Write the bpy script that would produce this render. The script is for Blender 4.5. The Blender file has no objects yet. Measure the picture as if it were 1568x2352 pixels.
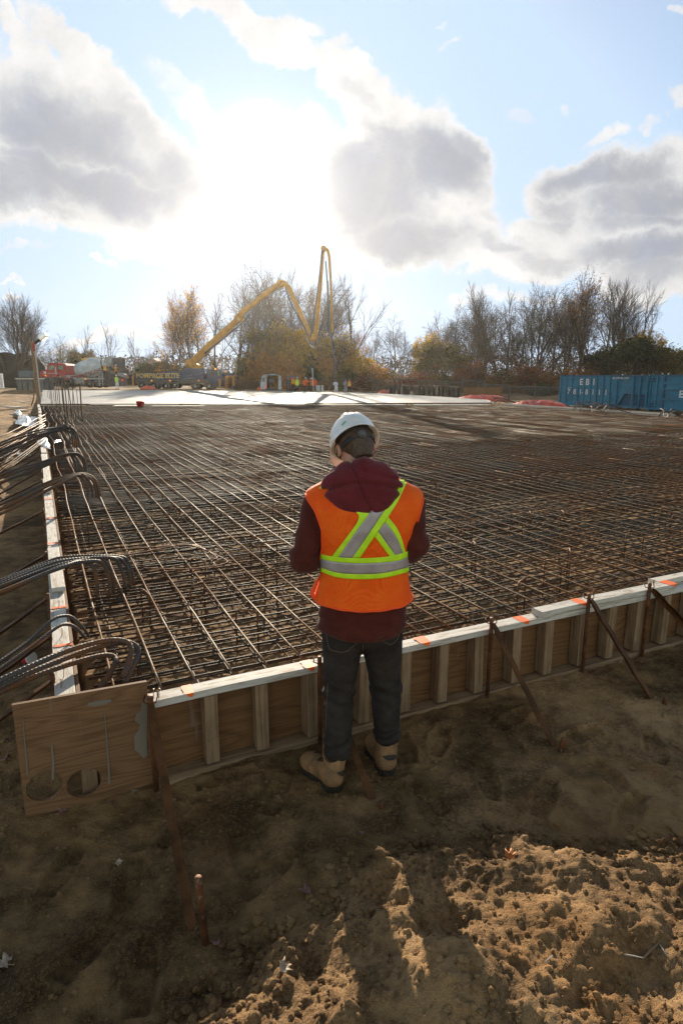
import bpy, math, random
import numpy as np
from mathutils import Vector, Matrix, Euler
from mathutils.bvhtree import BVHTree

C = bpy.context.scene.collection
SC = bpy.context.scene
R = math.radians
rng = np.random.default_rng(7)
random.seed(7)

# ------------------------------------------------------------------ camera
CAM_H = 2.0
PITCH = R(12.4)
FPX = 1430.0
cam_d = bpy.data.cameras.new('camera')
cam = bpy.data.objects.new('camera', cam_d)
C.objects.link(cam)
cam.location = (0, 0, CAM_H)
cam.rotation_euler = (R(90) - PITCH, 0, 0)
cam_d.sensor_fit = 'VERTICAL'
cam_d.sensor_height = 36.0
cam_d.sensor_width = 24.0
cam_d.lens = FPX / 2352 * 36.0
cam_d.clip_start = 0.05
cam_d.clip_end = 5000
SC.camera = cam

CT, ST = math.cos(PITCH), math.sin(PITCH)
def ray(x, y):
    u = (x - 784) / FPX; v = (1176 - y) / FPX
    return u, CT + v * ST, v * CT - ST
def W(x, y, z=0.0):            # photo point -> world point at height z
    u, f, s = ray(x, y); t = (z - CAM_H) / s
    return Vector((u * t, f * t, z))
def WY(x, y, Y):               # photo point -> world point at depth Y
    u, f, s = ray(x, y); t = Y / f
    return Vector((u * t, Y, CAM_H + s * t))

# ------------------------------------------------------------------ sun
SUN_EL, SUN_AZ = R(15.3), R(-6.2)      # azimuth from +Y towards +X
sun_dir = Vector((math.sin(SUN_AZ) * math.cos(SUN_EL), math.cos(SUN_AZ) * math.cos(SUN_EL), math.sin(SUN_EL)))
sd = bpy.data.lights.new('sun', 'SUN'); sd.energy = 5.0; sd.angle = R(0.5); sd.color = (1.0, 0.86, 0.66)
so = bpy.data.objects.new('sun', sd); C.objects.link(so)
so.rotation_euler = (-sun_dir).to_track_quat('-Z', 'Y').to_euler()

# ------------------------------------------------------------------ exposure
SC.view_settings.view_transform = 'Standard'
SC.view_settings.look = 'None'
SC.view_settings.exposure = 0.84
SC.view_settings.gamma = 1.0
SC.cycles.use_denoising = True
SC.cycles.max_bounces = 6
SC.cycles.transparent_max_bounces = 12
SC.cycles.sample_clamp_indirect = 6.0

# ------------------------------------------------------------------ node helper
class NT:
    def __init__(s, tree):
        s.t = tree; s.n = tree.nodes; s.l = tree.links
    def new(s, typ, **kw):
        nd = s.n.new(typ)
        for k, v in kw.items(): setattr(nd, k, v)
        return nd
    def put(s, sock, v):
        if v is None: return
        if hasattr(v, 'is_output'): s.l.new(v, sock)
        else: sock.default_value = v
    def m(s, op, a, b=None, c=None, clamp=False):
        nd = s.new('ShaderNodeMath', operation=op, use_clamp=clamp)
        for i, v in enumerate((a, b, c)): s.put(nd.inputs[i], v)
        return nd.outputs[0]
    def vm(s, op, a, b=None, out=0):
        nd = s.new('ShaderNodeVectorMath', operation=op)
        s.put(nd.inputs[0], a); s.put(nd.inputs[1], b)
        return nd.outputs[out]
    def ss(s, x, lo, hi, a=0.0, b=1.0):
        nd = s.new('ShaderNodeMapRange', interpolation_type='SMOOTHSTEP')
        s.put(nd.inputs[0], x); nd.inputs[1].default_value = lo; nd.inputs[2].default_value = hi
        nd.inputs[3].default_value = a; nd.inputs[4].default_value = b
        return nd.outputs[0]
    def lin(s, x, lo, hi, a=0.0, b=1.0):
        nd = s.new('ShaderNodeMapRange'); s.put(nd.inputs[0], x)
        for i, v in enumerate((lo, hi, a, b)): nd.inputs[i + 1].default_value = v
        return nd.outputs[0]
    def mix(s, f, a, b, mode='MIX'):
        nd = s.new('ShaderNodeMix', data_type='RGBA', blend_type=mode)
        s.put(nd.inputs[0], f)
        for i, v in ((6, a), (7, b)):
            if isinstance(v, tuple) and len(v) == 3: v = v + (1,)
            s.put(nd.inputs[i], v)
        return nd.outputs[2]
    def noise(s, vec, scale, detail=4, rough=0.55, dist=0.0, dim='3D', out=0):
        nd = s.new('ShaderNodeTexNoise', noise_dimensions=dim)
        s.put(nd.inputs['Vector'], vec); nd.inputs['Scale'].default_value = scale
        nd.inputs['Detail'].default_value = detail; nd.inputs['Roughness'].default_value = rough
        nd.inputs['Distortion'].default_value = dist
        return nd.outputs[out]
    def mapping(s, vec, loc=(0,0,0), rot=(0,0,0), scale=(1,1,1), typ='POINT'):
        nd = s.new('ShaderNodeMapping', vector_type=typ)
        s.put(nd.inputs['Vector'], vec)
        nd.inputs['Location'].default_value = loc
        nd.inputs['Rotation'].default_value = rot
        nd.inputs['Scale'].default_value = scale
        return nd.outputs[0]

# ------------------------------------------------------------------ world: sky with clouds
wd = bpy.data.worlds.new('World'); SC.world = wd; wd.use_nodes = True
n = NT(wd.node_tree); n.n.clear()
sky = n.new('ShaderNodeTexSky', sky_type='NISHITA')
sky.sun_disc = False; sky.sun_elevation = SUN_EL; sky.sun_rotation = SUN_AZ
sky.air_density = 1.0; sky.dust_density = 1.0; sky.ozone_density = 1.5
geo = n.new('ShaderNodeTexCoord').outputs['Generated']
dirv = n.vm('NORMALIZE', geo)
sx = n.new('ShaderNodeSeparateXYZ'); n.put(sx.inputs[0], dirv)
dx, dy, dz = sx.outputs
ady = n.m('MAXIMUM', n.m('ABSOLUTE', dy), 0.12)
cmb = n.new('ShaderNodeCombineXYZ')
n.put(cmb.inputs[0], n.m('DIVIDE', dx, ady)); n.put(cmb.inputs[1], n.m('DIVIDE', dz, ady))
n.put(cmb.inputs[2], n.m('LESS_THAN', dy, 0.0))
P = cmb.outputs[0]
def sky_pt(x, y):
    u, f, s = ray(x, y); return (u / f, s / f)
# domain warp for ragged edges
wn = n.noise(P, 6.0, 7, 0.62, 0, out=1)
warp = n.vm('SCALE', n.vm('SUBTRACT', wn, (0.5, 0.5, 0.5)), None)
warp.node.inputs['Scale'].default_value = 0.16
Pw = n.vm('ADD', P, warp)
def blobs(lst, vec):
    acc = None
    for (x, y, rx, ry, ang, w) in lst:
        cx, cz = sky_pt(x, y)
        k = 1 / FPX
        q = n.mapping(vec, (cx, cz, 0), (0, 0, R(ang)), (rx * k, ry * k, 1.0), 'TEXTURE')
        # distance^2 -> smooth bump
        d = n.vm('LENGTH', q, out=1)
        b = n.ss(d, 1.25, 0.35, 0.0, w)
        acc = b if acc is None else n.m('MAXIMUM', acc, b)
    return acc
cloud_l = [(430,200,150,60,-30,.53),(560,300,160,90,-10,.52),(700,330,120,80,0,.55),
  # photo x, y, half sizes, tilt (ccw), weight
 (120,250,230,140,-25,1),(90,420,290,120,-12,1),(300,330,260,110,-35,1),(260,480,330,110,-14,1),(470,500,260,110,-12,.95),
 (60,90,60,50,-40,.85),(180,110,190,55,-42,.9),(640,560,260,60,-5,.8),
 (640,90,180,60,-35,.85),(560,10,220,40,-10,.8),(800,180,110,80,-20,.9),(760,90,60,40,20,.7),
 (880,260,130,80,-20,1),(960,360,190,130,-15,1),(850,430,200,150,0,1),(1000,480,150,130,0,.95),(880,560,230,90,-5,1),
 (1060,330,70,60,0,.9),(1060,560,130,90,0,.8),
 (1330,430,150,95,5,1),(1480,440,180,110,0,1),(1300,540,180,70,0,1),(1480,560,260,90,0,1),(1200,600,220,60,0,.85),(1500,640,180,60,0,.9),
 (1205,250,50,42,-40,.60),(1195,232,24,18,0,.58),(1240,185,18,14,0,.56),(1285,232,16,13,0,.54),(1400,312,66,28,15,.60),(1345,325,26,12,20,.54),(1480,300,36,16,0,.56),(1560,262,34,38,0,.62),(1525,298,14,10,0,.54),
 (1022,88,50,12,32,.56),(1548,8,34,22,0,.6),(998,32,14,8,0,.52),(60,568,90,12,2,.56),(225,606,60,9,0,.6),(20,628,40,8,0,.6),(10,655,30,8,0,.6),
 (60,70,30,28,30,.74),(30,40,22,20,30,.7),(90,95,30,16,30,.72),(250,770,260,24,3,.66),(1130,690,200,26,0,.6),
]
dark_l = [
 (140,320,240,130,-28,1),(60,420,190,75,-8,.9),(230,410,260,95,-15,1),(480,420,190,90,-15,.95),(330,300,160,60,-40,.6),(330,490,120,26,-5,.7),(100,490,100,20,-15,.65),
 (1020,365,140,95,-15,1),(850,430,180,140,0,.95),(940,560,160,85,-5,1),(870,350,130,80,0,.85),(620,520,150,55,0,.6),
 (1390,400,150,55,0,.95),(1500,480,170,70,0,1),(1290,480,90,40,0,.6),(1480,600,200,55,0,1),(1130,575,90,26,0,.75),(1300,600,170,24,0,.7),(1120,510,50,20,0,.6),(820,220,60,24,-20,.35),
]
cb = blobs(cloud_l, Pw)
fb = n.noise(P, 9.0, 9, 0.62)
fbig = n.noise(P, 3.0, 5, 0.55)
dens = n.m('ADD', cb, n.m('MULTIPLY', n.m('SUBTRACT', fb, 0.5), 0.75))
wisp = n.noise(P, 26.0, 8, 0.68, 0.4)
dens = n.m('ADD', dens, n.m('MULTIPLY', n.m('SUBTRACT', wisp, 0.5), 0.34))
alpha = n.ss(dens, 0.36, 0.74)
db = blobs(dark_l, n.vm('ADD', P, n.vm('MULTIPLY', warp, (0.9, 0.9, 0.9))))
darkness = n.m('ADD', db, n.m('MULTIPLY', n.m('SUBTRACT', n.noise(P, 7.0, 9, 0.64, 0.5), 0.5), 1.25))
darkness = n.m('MULTIPLY', n.ss(n.m('ADD', darkness, n.m('MULTIPLY', n.m('SUBTRACT', wisp, .5), .5)), -0.15, 1.15), n.ss(dens, .42, 1.1))
# angular distance from the sun drives the forward glow of thin cloud
sdot = n.vm('DOT_PRODUCT', dirv, tuple(sun_dir), out=1)
ang = n.m('ARCCOSINE', n.m('MINIMUM', sdot, 1.0))
glow = n.m('EXPONENT', n.m('MULTIPLY', ang, -8.0))
glow2 = n.m('EXPONENT', n.m('MULTIPLY', n.m('MULTIPLY', ang, ang), -300.0))
white = n.m('ADD', n.m('ADD', 3.3, n.m('ADD', n.m('MULTIPLY', fb, 3.4), n.m('MULTIPLY', wisp, 2.2))), n.m('MULTIPLY', glow, 1.8))
cw = n.new('ShaderNodeCombineColor'); [n.put(cw.inputs[i], n.m('MULTIPLY', white, k)) for i, k in enumerate((1.0, 0.99, 0.98))]
dk = n.m('ADD', n.m('ADD', .65, n.m('ADD', n.m('MULTIPLY', fb, 2.6), n.m('MULTIPLY', wisp, 1.6))), n.m('MULTIPLY', glow, 1.2))
cd = n.new('ShaderNodeCombineColor'); [n.put(cd.inputs[i], n.m('MULTIPLY', dk, k)) for i, k in enumerate((.96, 1.03, 1.20))]
ccol = n.mix(darkness, cw.outputs[0], cd.outputs[0])
# blue sky: nishita, softened with a pale veil
skyc = n.mix(1.0, n.mix(1.0, sky.outputs[0], (0.9, 1.0, 1.12), 'MULTIPLY'), (4.1, 5.5, 7.4), 'DARKEN')
hz = n.m('EXPONENT', n.m('MULTIPLY', n.m('MAXIMUM', dz, 0.0), -5.0))
veil = n.m('ADD', 0.28, n.m('MULTIPLY', hz, 0.5))
skyc = n.mix(veil, skyc, (4.7, 5.7, 6.9))
full = n.mix(alpha, skyc, ccol)
gl = n.new('ShaderNodeCombineColor'); [n.put(gl.inputs[i], n.m('ADD', n.m('MULTIPLY', glow2, 12.0 * k), n.m('MULTIPLY', glow, .15 * k))) for i, k in enumerate((1.0, 0.97, 0.9))]
full = n.mix(1.0, full, gl.outputs[0], 'ADD')
back = n.ss(dy, 0.15, -0.35, 1.0, 1.55); zen = n.ss(dz, .50, .90, 1.0, .35)
fm = n.new('ShaderNodeVectorMath', operation='SCALE'); n.put(fm.inputs[0], full); n.put(fm.inputs['Scale'], n.m('MULTIPLY', back, zen)); full = n.mix(n.ss(dy, 0.15, -0.35), fm.outputs[0], n.mix(1.0, fm.outputs[0], (1.16, .99, .72), 'MULTIPLY'))
bg = n.new('ShaderNodeBackground'); n.put(bg.inputs[0], full); bg.inputs[1].default_value = 0.080
wo = n.new('ShaderNodeOutputWorld'); n.l.new(bg.outputs[0], wo.inputs[0])
wd.cycles.sampling_method = 'MANUAL'; wd.cycles.sample_map_resolution = 512
# ------------------------------------------------------------------ mesh builder
class MB:
    def __init__(s): s.V = []; s.F = []; s.n = 0; s.mi = []; s.uv = []; s.sm = []
    def add(s, verts, faces, mi=0, uvs=None, smooth=False):
        verts = np.asarray(verts, float).reshape(-1, 3)
        s.V.append(verts); b = s.n
        for i, f in enumerate(faces):
            s.F.append([int(k) + b for k in f]); s.mi.append(mi); s.sm.append(smooth)
            s.uv.append(uvs[i] if uvs is not None else [(0, 0)] * len(f))
        s.n += len(verts); return s
    def box(s, c, size, rot=None, mi=0, M4=None, taper=None):
        hx, hy, hz = [k / 2 for k in size]
        P = np.array([(x * hx, y * hy, z * hz) for z in (-1, 1) for y in (-1, 1) for x in (-1, 1)], float)
        if taper is not None: P[4:, 0] *= taper[0]; P[4:, 1] *= taper[1]
        faces = [(0, 2, 3, 1), (4, 5, 7, 6), (0, 1, 5, 4), (2, 6, 7, 3), (0, 4, 6, 2), (1, 3, 7, 5)]
        L = int(np.argmax(size)); oth = [k for k in range(3) if k != L]
        o = rng.random() * 7
        uvs = []
        for f in faces:
            ext = [np.ptp(P[list(f), k]) for k in range(3)]
            ax = [k for k in range(3) if k != int(np.argmin(ext))]
            a0 = L if L in ax else ax[0]; a1 = ax[1] if ax[0] == a0 else ax[0]
            uvs.append([(P[i, a0] + o, P[i, a1] + o * 1.7 + sum(f) * .13) for i in f])
        if rot is not None:
            Mr = np.array(rot if isinstance(rot, Matrix) else Euler(rot).to_matrix())[:3, :3]
            P = P @ Mr.T
        P = P + np.array(c)
        return s.add(P, faces, mi, uvs)
    def tube(s, pts, r, k=8, mi=0, caps=True, smooth=True, sx=1.0, u0=None):
        pts = np.asarray(pts, float); n_ = len(pts)
        r = np.broadcast_to(np.asarray(r, float), (n_,))
        T = np.gradient(pts, axis=0); T /= np.linalg.norm(T, axis=1)[:, None] + 1e-12
        t0 = T[0]; ref = np.array((0, 0, 1.0)) if abs(t0[2]) < .9 else np.array((0, 1.0, 0))
        N = np.zeros_like(T); nn = np.cross(ref, t0); nn /= np.linalg.norm(nn)
        for i in range(n_):
            nn = nn - T[i] * nn.dot(T[i]); nn /= np.linalg.norm(nn) + 1e-12; N[i] = nn
        B = np.cross(T, N)
        a = np.arange(k) * 2 * math.pi / k
        ring = (N[:, None] * np.cos(a)[None, :, None] * sx + B[:, None] * np.sin(a)[None, :, None]) * r[:, None, None] + pts[:, None]
        Lc = np.concatenate([[0], np.cumsum(np.linalg.norm(np.diff(pts, axis=0), axis=1))]) + (rng.random() * 9 if u0 is None else u0)
        F = []; U = []
        for i in range(n_ - 1):
            for j in range(k):
                j2 = (j + 1) % k
                F.append((i * k + j, i * k + j2, (i + 1) * k + j2, (i + 1) * k + j))
                U.append([(Lc[i], j / k), (Lc[i], (j + 1) / k), (Lc[i + 1], (j + 1) / k), (Lc[i + 1], j / k)])
        if caps:
            F.append(tuple(range(k - 1, -1, -1))); U.append([(Lc[0], 0)] * k)
            F.append(tuple((n_ - 1) * k + j for j in range(k))); U.append([(Lc[-1], 0)] * k)
        return s.add(ring.reshape(-1, 3), F, mi, U, smooth)
    def lathe(s, prof, c=(0,0,0), k=24, axis='z', mi=0, smooth=True, rot=None):
        a = np.arange(k) * 2 * math.pi / k
        P = []
        for r_, h in prof:
            for t in a: P.append((r_ * math.cos(t), r_ * math.sin(t), h))
        P = np.array(P)
        if axis == 'x': P = P[:, [2, 0, 1]]
        if axis == 'y': P = P[:, [1, 2, 0]]
        if rot is not None: P = P @ np.array(rot)[:3, :3].T
        F = []; m_ = len(prof)
        for i in range(m_ - 1):
            for j in range(k):
                F.append((i * k + j, i * k + (j + 1) % k, (i + 1) * k + (j + 1) % k, (i + 1) * k + j))
        if prof[0][0] > 1e-5: F.append(tuple(range(k - 1, -1, -1)))
        if prof[-1][0] > 1e-5: F.append(tuple((m_ - 1) * k + j for j in range(k)))
        return s.add(P + np.array(c), F, mi, None, smooth)
    def prism(s, poly, y0, y1, mi=0, axes='xz', c=(0,0,0)):
        """polygon in a plane extruded along the remaining axis"""
        m_ = len(poly); P = []
        for d in (y0, y1):
            for (a, b) in poly:
                P.append({'xz': (a, d, b), 'xy': (a, b, d), 'yz': (d, a, b)}[axes])
        F = [tuple(range(m_)), tuple(range(2 * m_ - 1, m_ - 1, -1))]
        F += [(i, i + m_, (i + 1) % m_ + m_, (i + 1) % m_) for i in range(m_)]
        P = np.array(P) + np.array(c)
        uv = [[(P[i][0], P[i][2]) for i in f] for f in F]
        return s.add(P, F, mi, uv)
    def build(s, name, mats, parent=None, **tags):
        me = bpy.data.meshes.new(name)
        V = np.concatenate(s.V) if s.V else np.zeros((0, 3))
        me.vertices.add(len(V)); me.vertices.foreach_set('co', V.ravel())
        lens = np.array([len(f) for f in s.F], np.int32)
        li = np.array([i for f in s.F for i in f], np.int32)
        me.loops.add(len(li)); me.loops.foreach_set('vertex_index', li)
        me.polygons.add(len(s.F))
        me.polygons.foreach_set('loop_start', np.concatenate([[0], np.cumsum(lens)[:-1]]).astype(np.int32))
        me.polygons.foreach_set('loop_total', lens)
        me.polygons.foreach_set('material_index', np.array(s.mi, np.int32))
        me.polygons.foreach_set('use_smooth', np.array(s.sm, bool))
        uvl = me.uv_layers.new(name='UVMap')
        uvl.data.foreach_set('uv', np.array([c for f in s.uv for u in f for c in u], np.float32))
        if not isinstance(mats, (list, tuple)): mats = [mats]
        for m_ in mats: me.materials.append(m_)
        me.update(calc_edges=True); me.validate()
        return link(name, me, parent, **tags)
def link(name, me, parent=None, **tags):
    o = bpy.data.objects.new(name, me); C.objects.link(o)
    if parent is not None: o.parent = parent
    for k, v in tags.items(): o[k] = v
    return o
def thing(name, label, category, loc=(0,0,0), rz=0.0, group=None):
    o = bpy.data.objects.new(name, None); C.objects.link(o); o.empty_display_size = .1
    o.location = loc; o.rotation_euler = (0, 0, rz); o['label'] = label; o['category'] = category
    if group: o['group'] = group
    return o
def tags(label, category, group=None):
    d = dict(label=label, category=category)
    if group: d['group'] = group
    return d
def dup(root, loc=None, rz=None, label=None, group=None, scale=None):
    r = root.copy(); C.objects.link(r)
    if loc is not None: r.location = loc
    if rz is not None: r.rotation_euler = (r.rotation_euler[0], r.rotation_euler[1], rz)
    if scale is not None: r.scale = scale
    if label: r['label'] = label
    if group: r['group'] = group
    def rec(a, b):
        for ch in list(a.children):
            c_ = ch.copy(); C.objects.link(c_); c_.parent = b; c_.matrix_parent_inverse = ch.matrix_parent_inverse.copy(); rec(ch, c_)
    rec(root, r)
    return r
def bevel(o, w=.003, seg=1):
    m_ = o.modifiers.new('bevel', 'BEVEL'); m_.width = w; m_.segments = seg; m_.limit_method = 'ANGLE'; return o

# ------------------------------------------------------------------ numpy noise
def vnoise(x, y, seed=0):
    g = np.random.default_rng(seed).random((256, 256))
    xi = np.floor(x).astype(int); yi = np.floor(y).astype(int)
    fx = x - xi; fy = y - yi; fx = fx * fx * (3 - 2 * fx); fy = fy * fy * (3 - 2 * fy)
    a = g[xi % 256, yi % 256]; b = g[(xi + 1) % 256, yi % 256]; c_ = g[xi % 256, (yi + 1) % 256]; d = g[(xi + 1) % 256, (yi + 1) % 256]
    return (a * (1 - fx) + b * fx) * (1 - fy) + (c_ * (1 - fx) + d * fx) * fy
def fbm(x, y, scale, octv=5, seed=0, gain=.5):
    s_ = 0; a = 1; t = 0
    for i in range(octv):
        c1, s1 = math.cos(i * 1.1), math.sin(i * 1.1)
        s_ = s_ + a * vnoise((x * c1 - y * s1) * scale * 2 ** i + 17.3 * i, (x * s1 + y * c1) * scale * 2 ** i + 5.7 * i, seed + i); t += a; a *= gain
    return s_ / t - .5
def sstep(x, a, b):
    t = np.clip((x - a) / (b - a), 0, 1); return t * t * (3 - 2 * t)

# ------------------------------------------------------------------ materials
MATS = {}
def base_mat(name):
    m_ = bpy.data.materials.new(name); m_.use_nodes = True
    nt = NT(m_.node_tree); b = nt.n['Principled BSDF']; MATS[name] = m_
    return m_, nt, b
def mat(name, col, rough=.6, metal=0.0, var=.18, vs=3.0, bump=0.0, bs=60.0, spec=.4, emit=None, dirt=None, dirt_amt=.5, coord='Object'):
    m_, nt, b = base_mat(name)
    co = nt.new('ShaderNodeTexCoord').outputs[coord]
    nz = nt.noise(co, vs, 6, .6)
    if var:
        lo = tuple(c * (1 - var) for c in col); hi = tuple(min(1, c * (1 + var)) for c in col)
        cc = nt.mix(nt.ss(nz, .3, .7), lo, hi)
    else: cc = nt.mix(0.0, col, col)
    if dirt:
        d = nt.noise(co, vs * 2.7, 8, .7)
        cc = nt.mix(nt.ss(d, .62 - .25 * dirt_amt, .75), cc, dirt)
    nt.put(b.inputs['Base Color'], cc)
    b.inputs['Metallic'].default_value = metal
    b.inputs['Specular IOR Level'].default_value = spec
    nt.put(b.inputs['Roughness'], nt.lin(nz, .3, .7, max(.05, rough - .08), min(1, rough + .08)))
    if bump:
        bn = nt.new('ShaderNodeBump'); bn.inputs['Strength'].default_value = bump; bn.inputs['Distance'].default_value = .01
        nt.put(bn.inputs['Height'], nt.noise(co, bs, 6, .65)); nt.put(b.inputs['Normal'], bn.outputs[0])
    if emit: b.inputs['Emission Color'].default_value = emit[:3] + (1,); b.inputs['Emission Strength'].default_value = emit[3]
    return m_
def wood_mat(name, lo, hi, paint=None, rough=.75, grain=1.0, cover=.45):
    m_, nt, b = base_mat(name)
    uv = nt.new('ShaderNodeTexCoord').outputs['UV']
    g = nt.noise(nt.mapping(uv, scale=(2.2 * grain, 45 * grain, 1)), 1.0, 5, .6, .6)
    big = nt.noise(uv, 5.0, 5, .6)
    f = nt.m('ADD', nt.m('MULTIPLY', g, .75), nt.m('MULTIPLY', big, .35))
    cc = nt.mix(nt.ss(f, .35, .75), lo, hi)
    if paint:
        pm = nt.ss(nt.noise(nt.mapping(uv, scale=(5, 26, 1)), 1.0, 7, .7), 1 - cover - .12, 1 - cover + .03)
        cc = nt.mix(pm, cc, paint)
    sp = nt.ss(nt.noise(uv, 34.0, 3, .5), .70, .76)
    cc = nt.mix(nt.m('MULTIPLY', sp, .6), cc, tuple(c * .3 for c in lo))
    nt.put(b.inputs['Base Color'], cc); b.inputs['Roughness'].default_value = rough
    b.inputs['Specular IOR Level'].default_value = .3
    bn = nt.new('ShaderNodeBump'); bn.inputs['Strength'].default_value = .5; bn.inputs['Distance'].default_value = .004
    nt.put(bn.inputs['Height'], g); nt.put(b.inputs['Normal'], bn.outputs[0])
    return m_
def ply_mat(name, lo, hi, stain=(.22,.19,.16)):
    m_, nt, b = base_mat(name)
    uv = nt.new('ShaderNodeTexCoord').outputs['UV']
    w = nt.noise(nt.mapping(uv, scale=(.55, 4.2, 1)), 1.0, 2, .4, 0)
    wv = nt.m('MULTIPLY', w, 46.0)
    band = nt.m('ABSOLUTE', nt.m('SINE', wv))
    fine = nt.noise(nt.mapping(uv, scale=(3, 160, 1)), 1.0, 4, .6)
    f = nt.m('ADD', nt.m('MULTIPLY', band, .20), nt.m('MULTIPLY', fine, .95))
    cc = nt.mix(nt.ss(f, .2, .95), lo, hi)
    st = nt.ss(nt.noise(nt.mapping(uv, scale=(14, 1.6, 1)), 1.0, 5, .6), .62, .74)
    cc = nt.mix(nt.m('MULTIPLY', st, .55), cc, stain)
    nt.put(b.inputs['Base Color'], cc); b.inputs['Roughness'].default_value = .7; b.inputs['Specular IOR Level'].default_value = .3
    bn = nt.new('ShaderNodeBump'); bn.inputs['Strength'].default_value = .35; bn.inputs['Distance'].default_value = .003
    nt.put(bn.inputs['Height'], f); nt.put(b.inputs['Normal'], bn.outputs[0])
    return m_
def rebar_mat(name, col, rust, rough=.38, metal=.85, rust_amt=.5, pitch=90.0, bump=1.0):
    m_, nt, b = base_mat(name)
    uv = nt.new('ShaderNodeTexCoord').outputs['UV']
    ob = nt.new('ShaderNodeTexCoord').outputs['Object']
    su = nt.new('ShaderNodeSeparateXYZ'); nt.put(su.inputs[0], uv)
    big = nt.noise(ob, 1.3, 6, .65); sm = nt.noise(ob, 38.0, 4, .6)
    f = nt.ss(nt.m('ADD', big, nt.m('MULTIPLY', nt.m('SUBTRACT', sm, .5), .45)), .62 - .3 * rust_amt, .78 - .3 * rust_amt)
    nt.put(b.inputs['Base Color'], nt.mix(f, col, rust))
    nt.put(b.inputs['Metallic'], nt.m('MULTIPLY', nt.m('SUBTRACT', 1.0, nt.m('MULTIPLY', f, .65)), metal))
    nt.put(b.inputs['Roughness'], nt.m('ADD', rough, nt.m('MULTIPLY', f, .22))); b.inputs['Specular IOR Level'].default_value = .3
    # slanted ribs, with a seam along the bar
    ph = nt.m('ADD', nt.m('MULTIPLY', su.outputs[0], pitch * 2 * math.pi), nt.m('MULTIPLY', nt.m('ABSOLUTE', nt.m('SUBTRACT', su.outputs[1], .5)), 6.0))
    rib = nt.ss(nt.m('SINE', ph), .1, .8)
    bn = nt.new('ShaderNodeBump'); bn.inputs['Strength'].default_value = bump; bn.inputs['Distance'].default_value = .004
    nt.put(bn.inputs['Height'], rib); nt.put(b.inputs['Normal'], bn.outputs[0])
    return m_

# ------------------------------------------------------------------ slab frame: a runs along the front form, b away from it
TH = R(25.6)
E1 = np.array((math.cos(TH), math.sin(TH))); E2 = np.array((-math.sin(TH), math.cos(TH)))
def AB(a, b, z=0.0):
    p = E1 * a + E2 * b; return np.array((p[0], p[1], z))
def toAB(p): q = np.array((p[0], p[1])); return float(q @ E1), float(q @ E2)
FB = 2.867      # front face of the front form
FT = 0.46       # top of the form
BMAX = lambda a: 38.3 - a * 9.4 / 23.3   # where the mesh meets the poured slab

# ------------------------------------------------------------------ ground
mound_px = [(1600,1925),(1400,1925),(1250,1915),(1180,1885),(1060,1885),(960,1930),(850,1950),(800,2010),(775,2060),(700,2085),(620,2140),(560,2230),(450,2310),(380,2400)]
mpts = [W(x, y, .10) for x, y in mound_px]
mpoly = np.array([(p.x, p.y) for p in mpts] + [(-.9, .9), (-.9, -3), (6, -3), (6, 2.6)])
def poly_sd(px, py, poly):
    d = np.full(px.shape, 1e9); ins = np.zeros(px.shape, bool); n_ = len(poly)
    for i in range(n_):
        x0, y0 = poly[i]; x1, y1 = poly[(i + 1) % n_]
        ex, ey = x1 - x0, y1 - y0; wx, wy = px - x0, py - y0
        t = np.clip((wx * ex + wy * ey) / (ex * ex + ey * ey), 0, 1)
        d = np.minimum(d, (wx - ex * t) ** 2 + (wy - ey * t) ** 2)
        c_ = (y0 > py) != (y1 > py)
        ins ^= c_ & (px < (x1 - x0) * (py - y0) / (y1 - y0 + 1e-12) + x0)
    return np.where(ins, 1, -1) * np.sqrt(d)
pits = [(W(1120,1925,.14), .10, .07), (W(1010,2120,.15), .10, .05), (W(880,2080,.12), .07, .05), (W(1360,1925,.1), .09, .03), (W(700,2180,.12), .09, .05), (W(960,1900,.05), .1, .03)]
humps = [(W(930,2090,.16), .11, .07), (W(1090,1880,.14), .07, .05), (W(1170,1890,.14), .06, .045), (W(1300,1960,.16), .10, .04), (W(880,1985,.12), .06, .05), (W(1500,1985,.14), .14, .05),
         (W(660,2150,.12), .06, .06), (W(840,2250,.2), .09, .05), (W(1010,2230,.2), .12, .05), (W(780,2320,.2), .06, .06), (W(960,1960,.14), .06, .05)]
PRINTS = [(W(x, y, 0).x, W(x, y, 0).y, R(a_)) for x, y, a_ in ((1010,1700,70),(1120,1790,85),(1250,1830,60),(1400,1780,100),(1180,1650,40),(1500,1720,75),(640,1830,80),(560,1960,110),(420,1900,60),(300,2030,95),(210,2180,70),(620,2010,50),(980,1830,120),(1330,1690,30),(150,1990,85),(330,2240,100),(520,1790,20),(930,1720,95),(1450,1860,50))]
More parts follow.
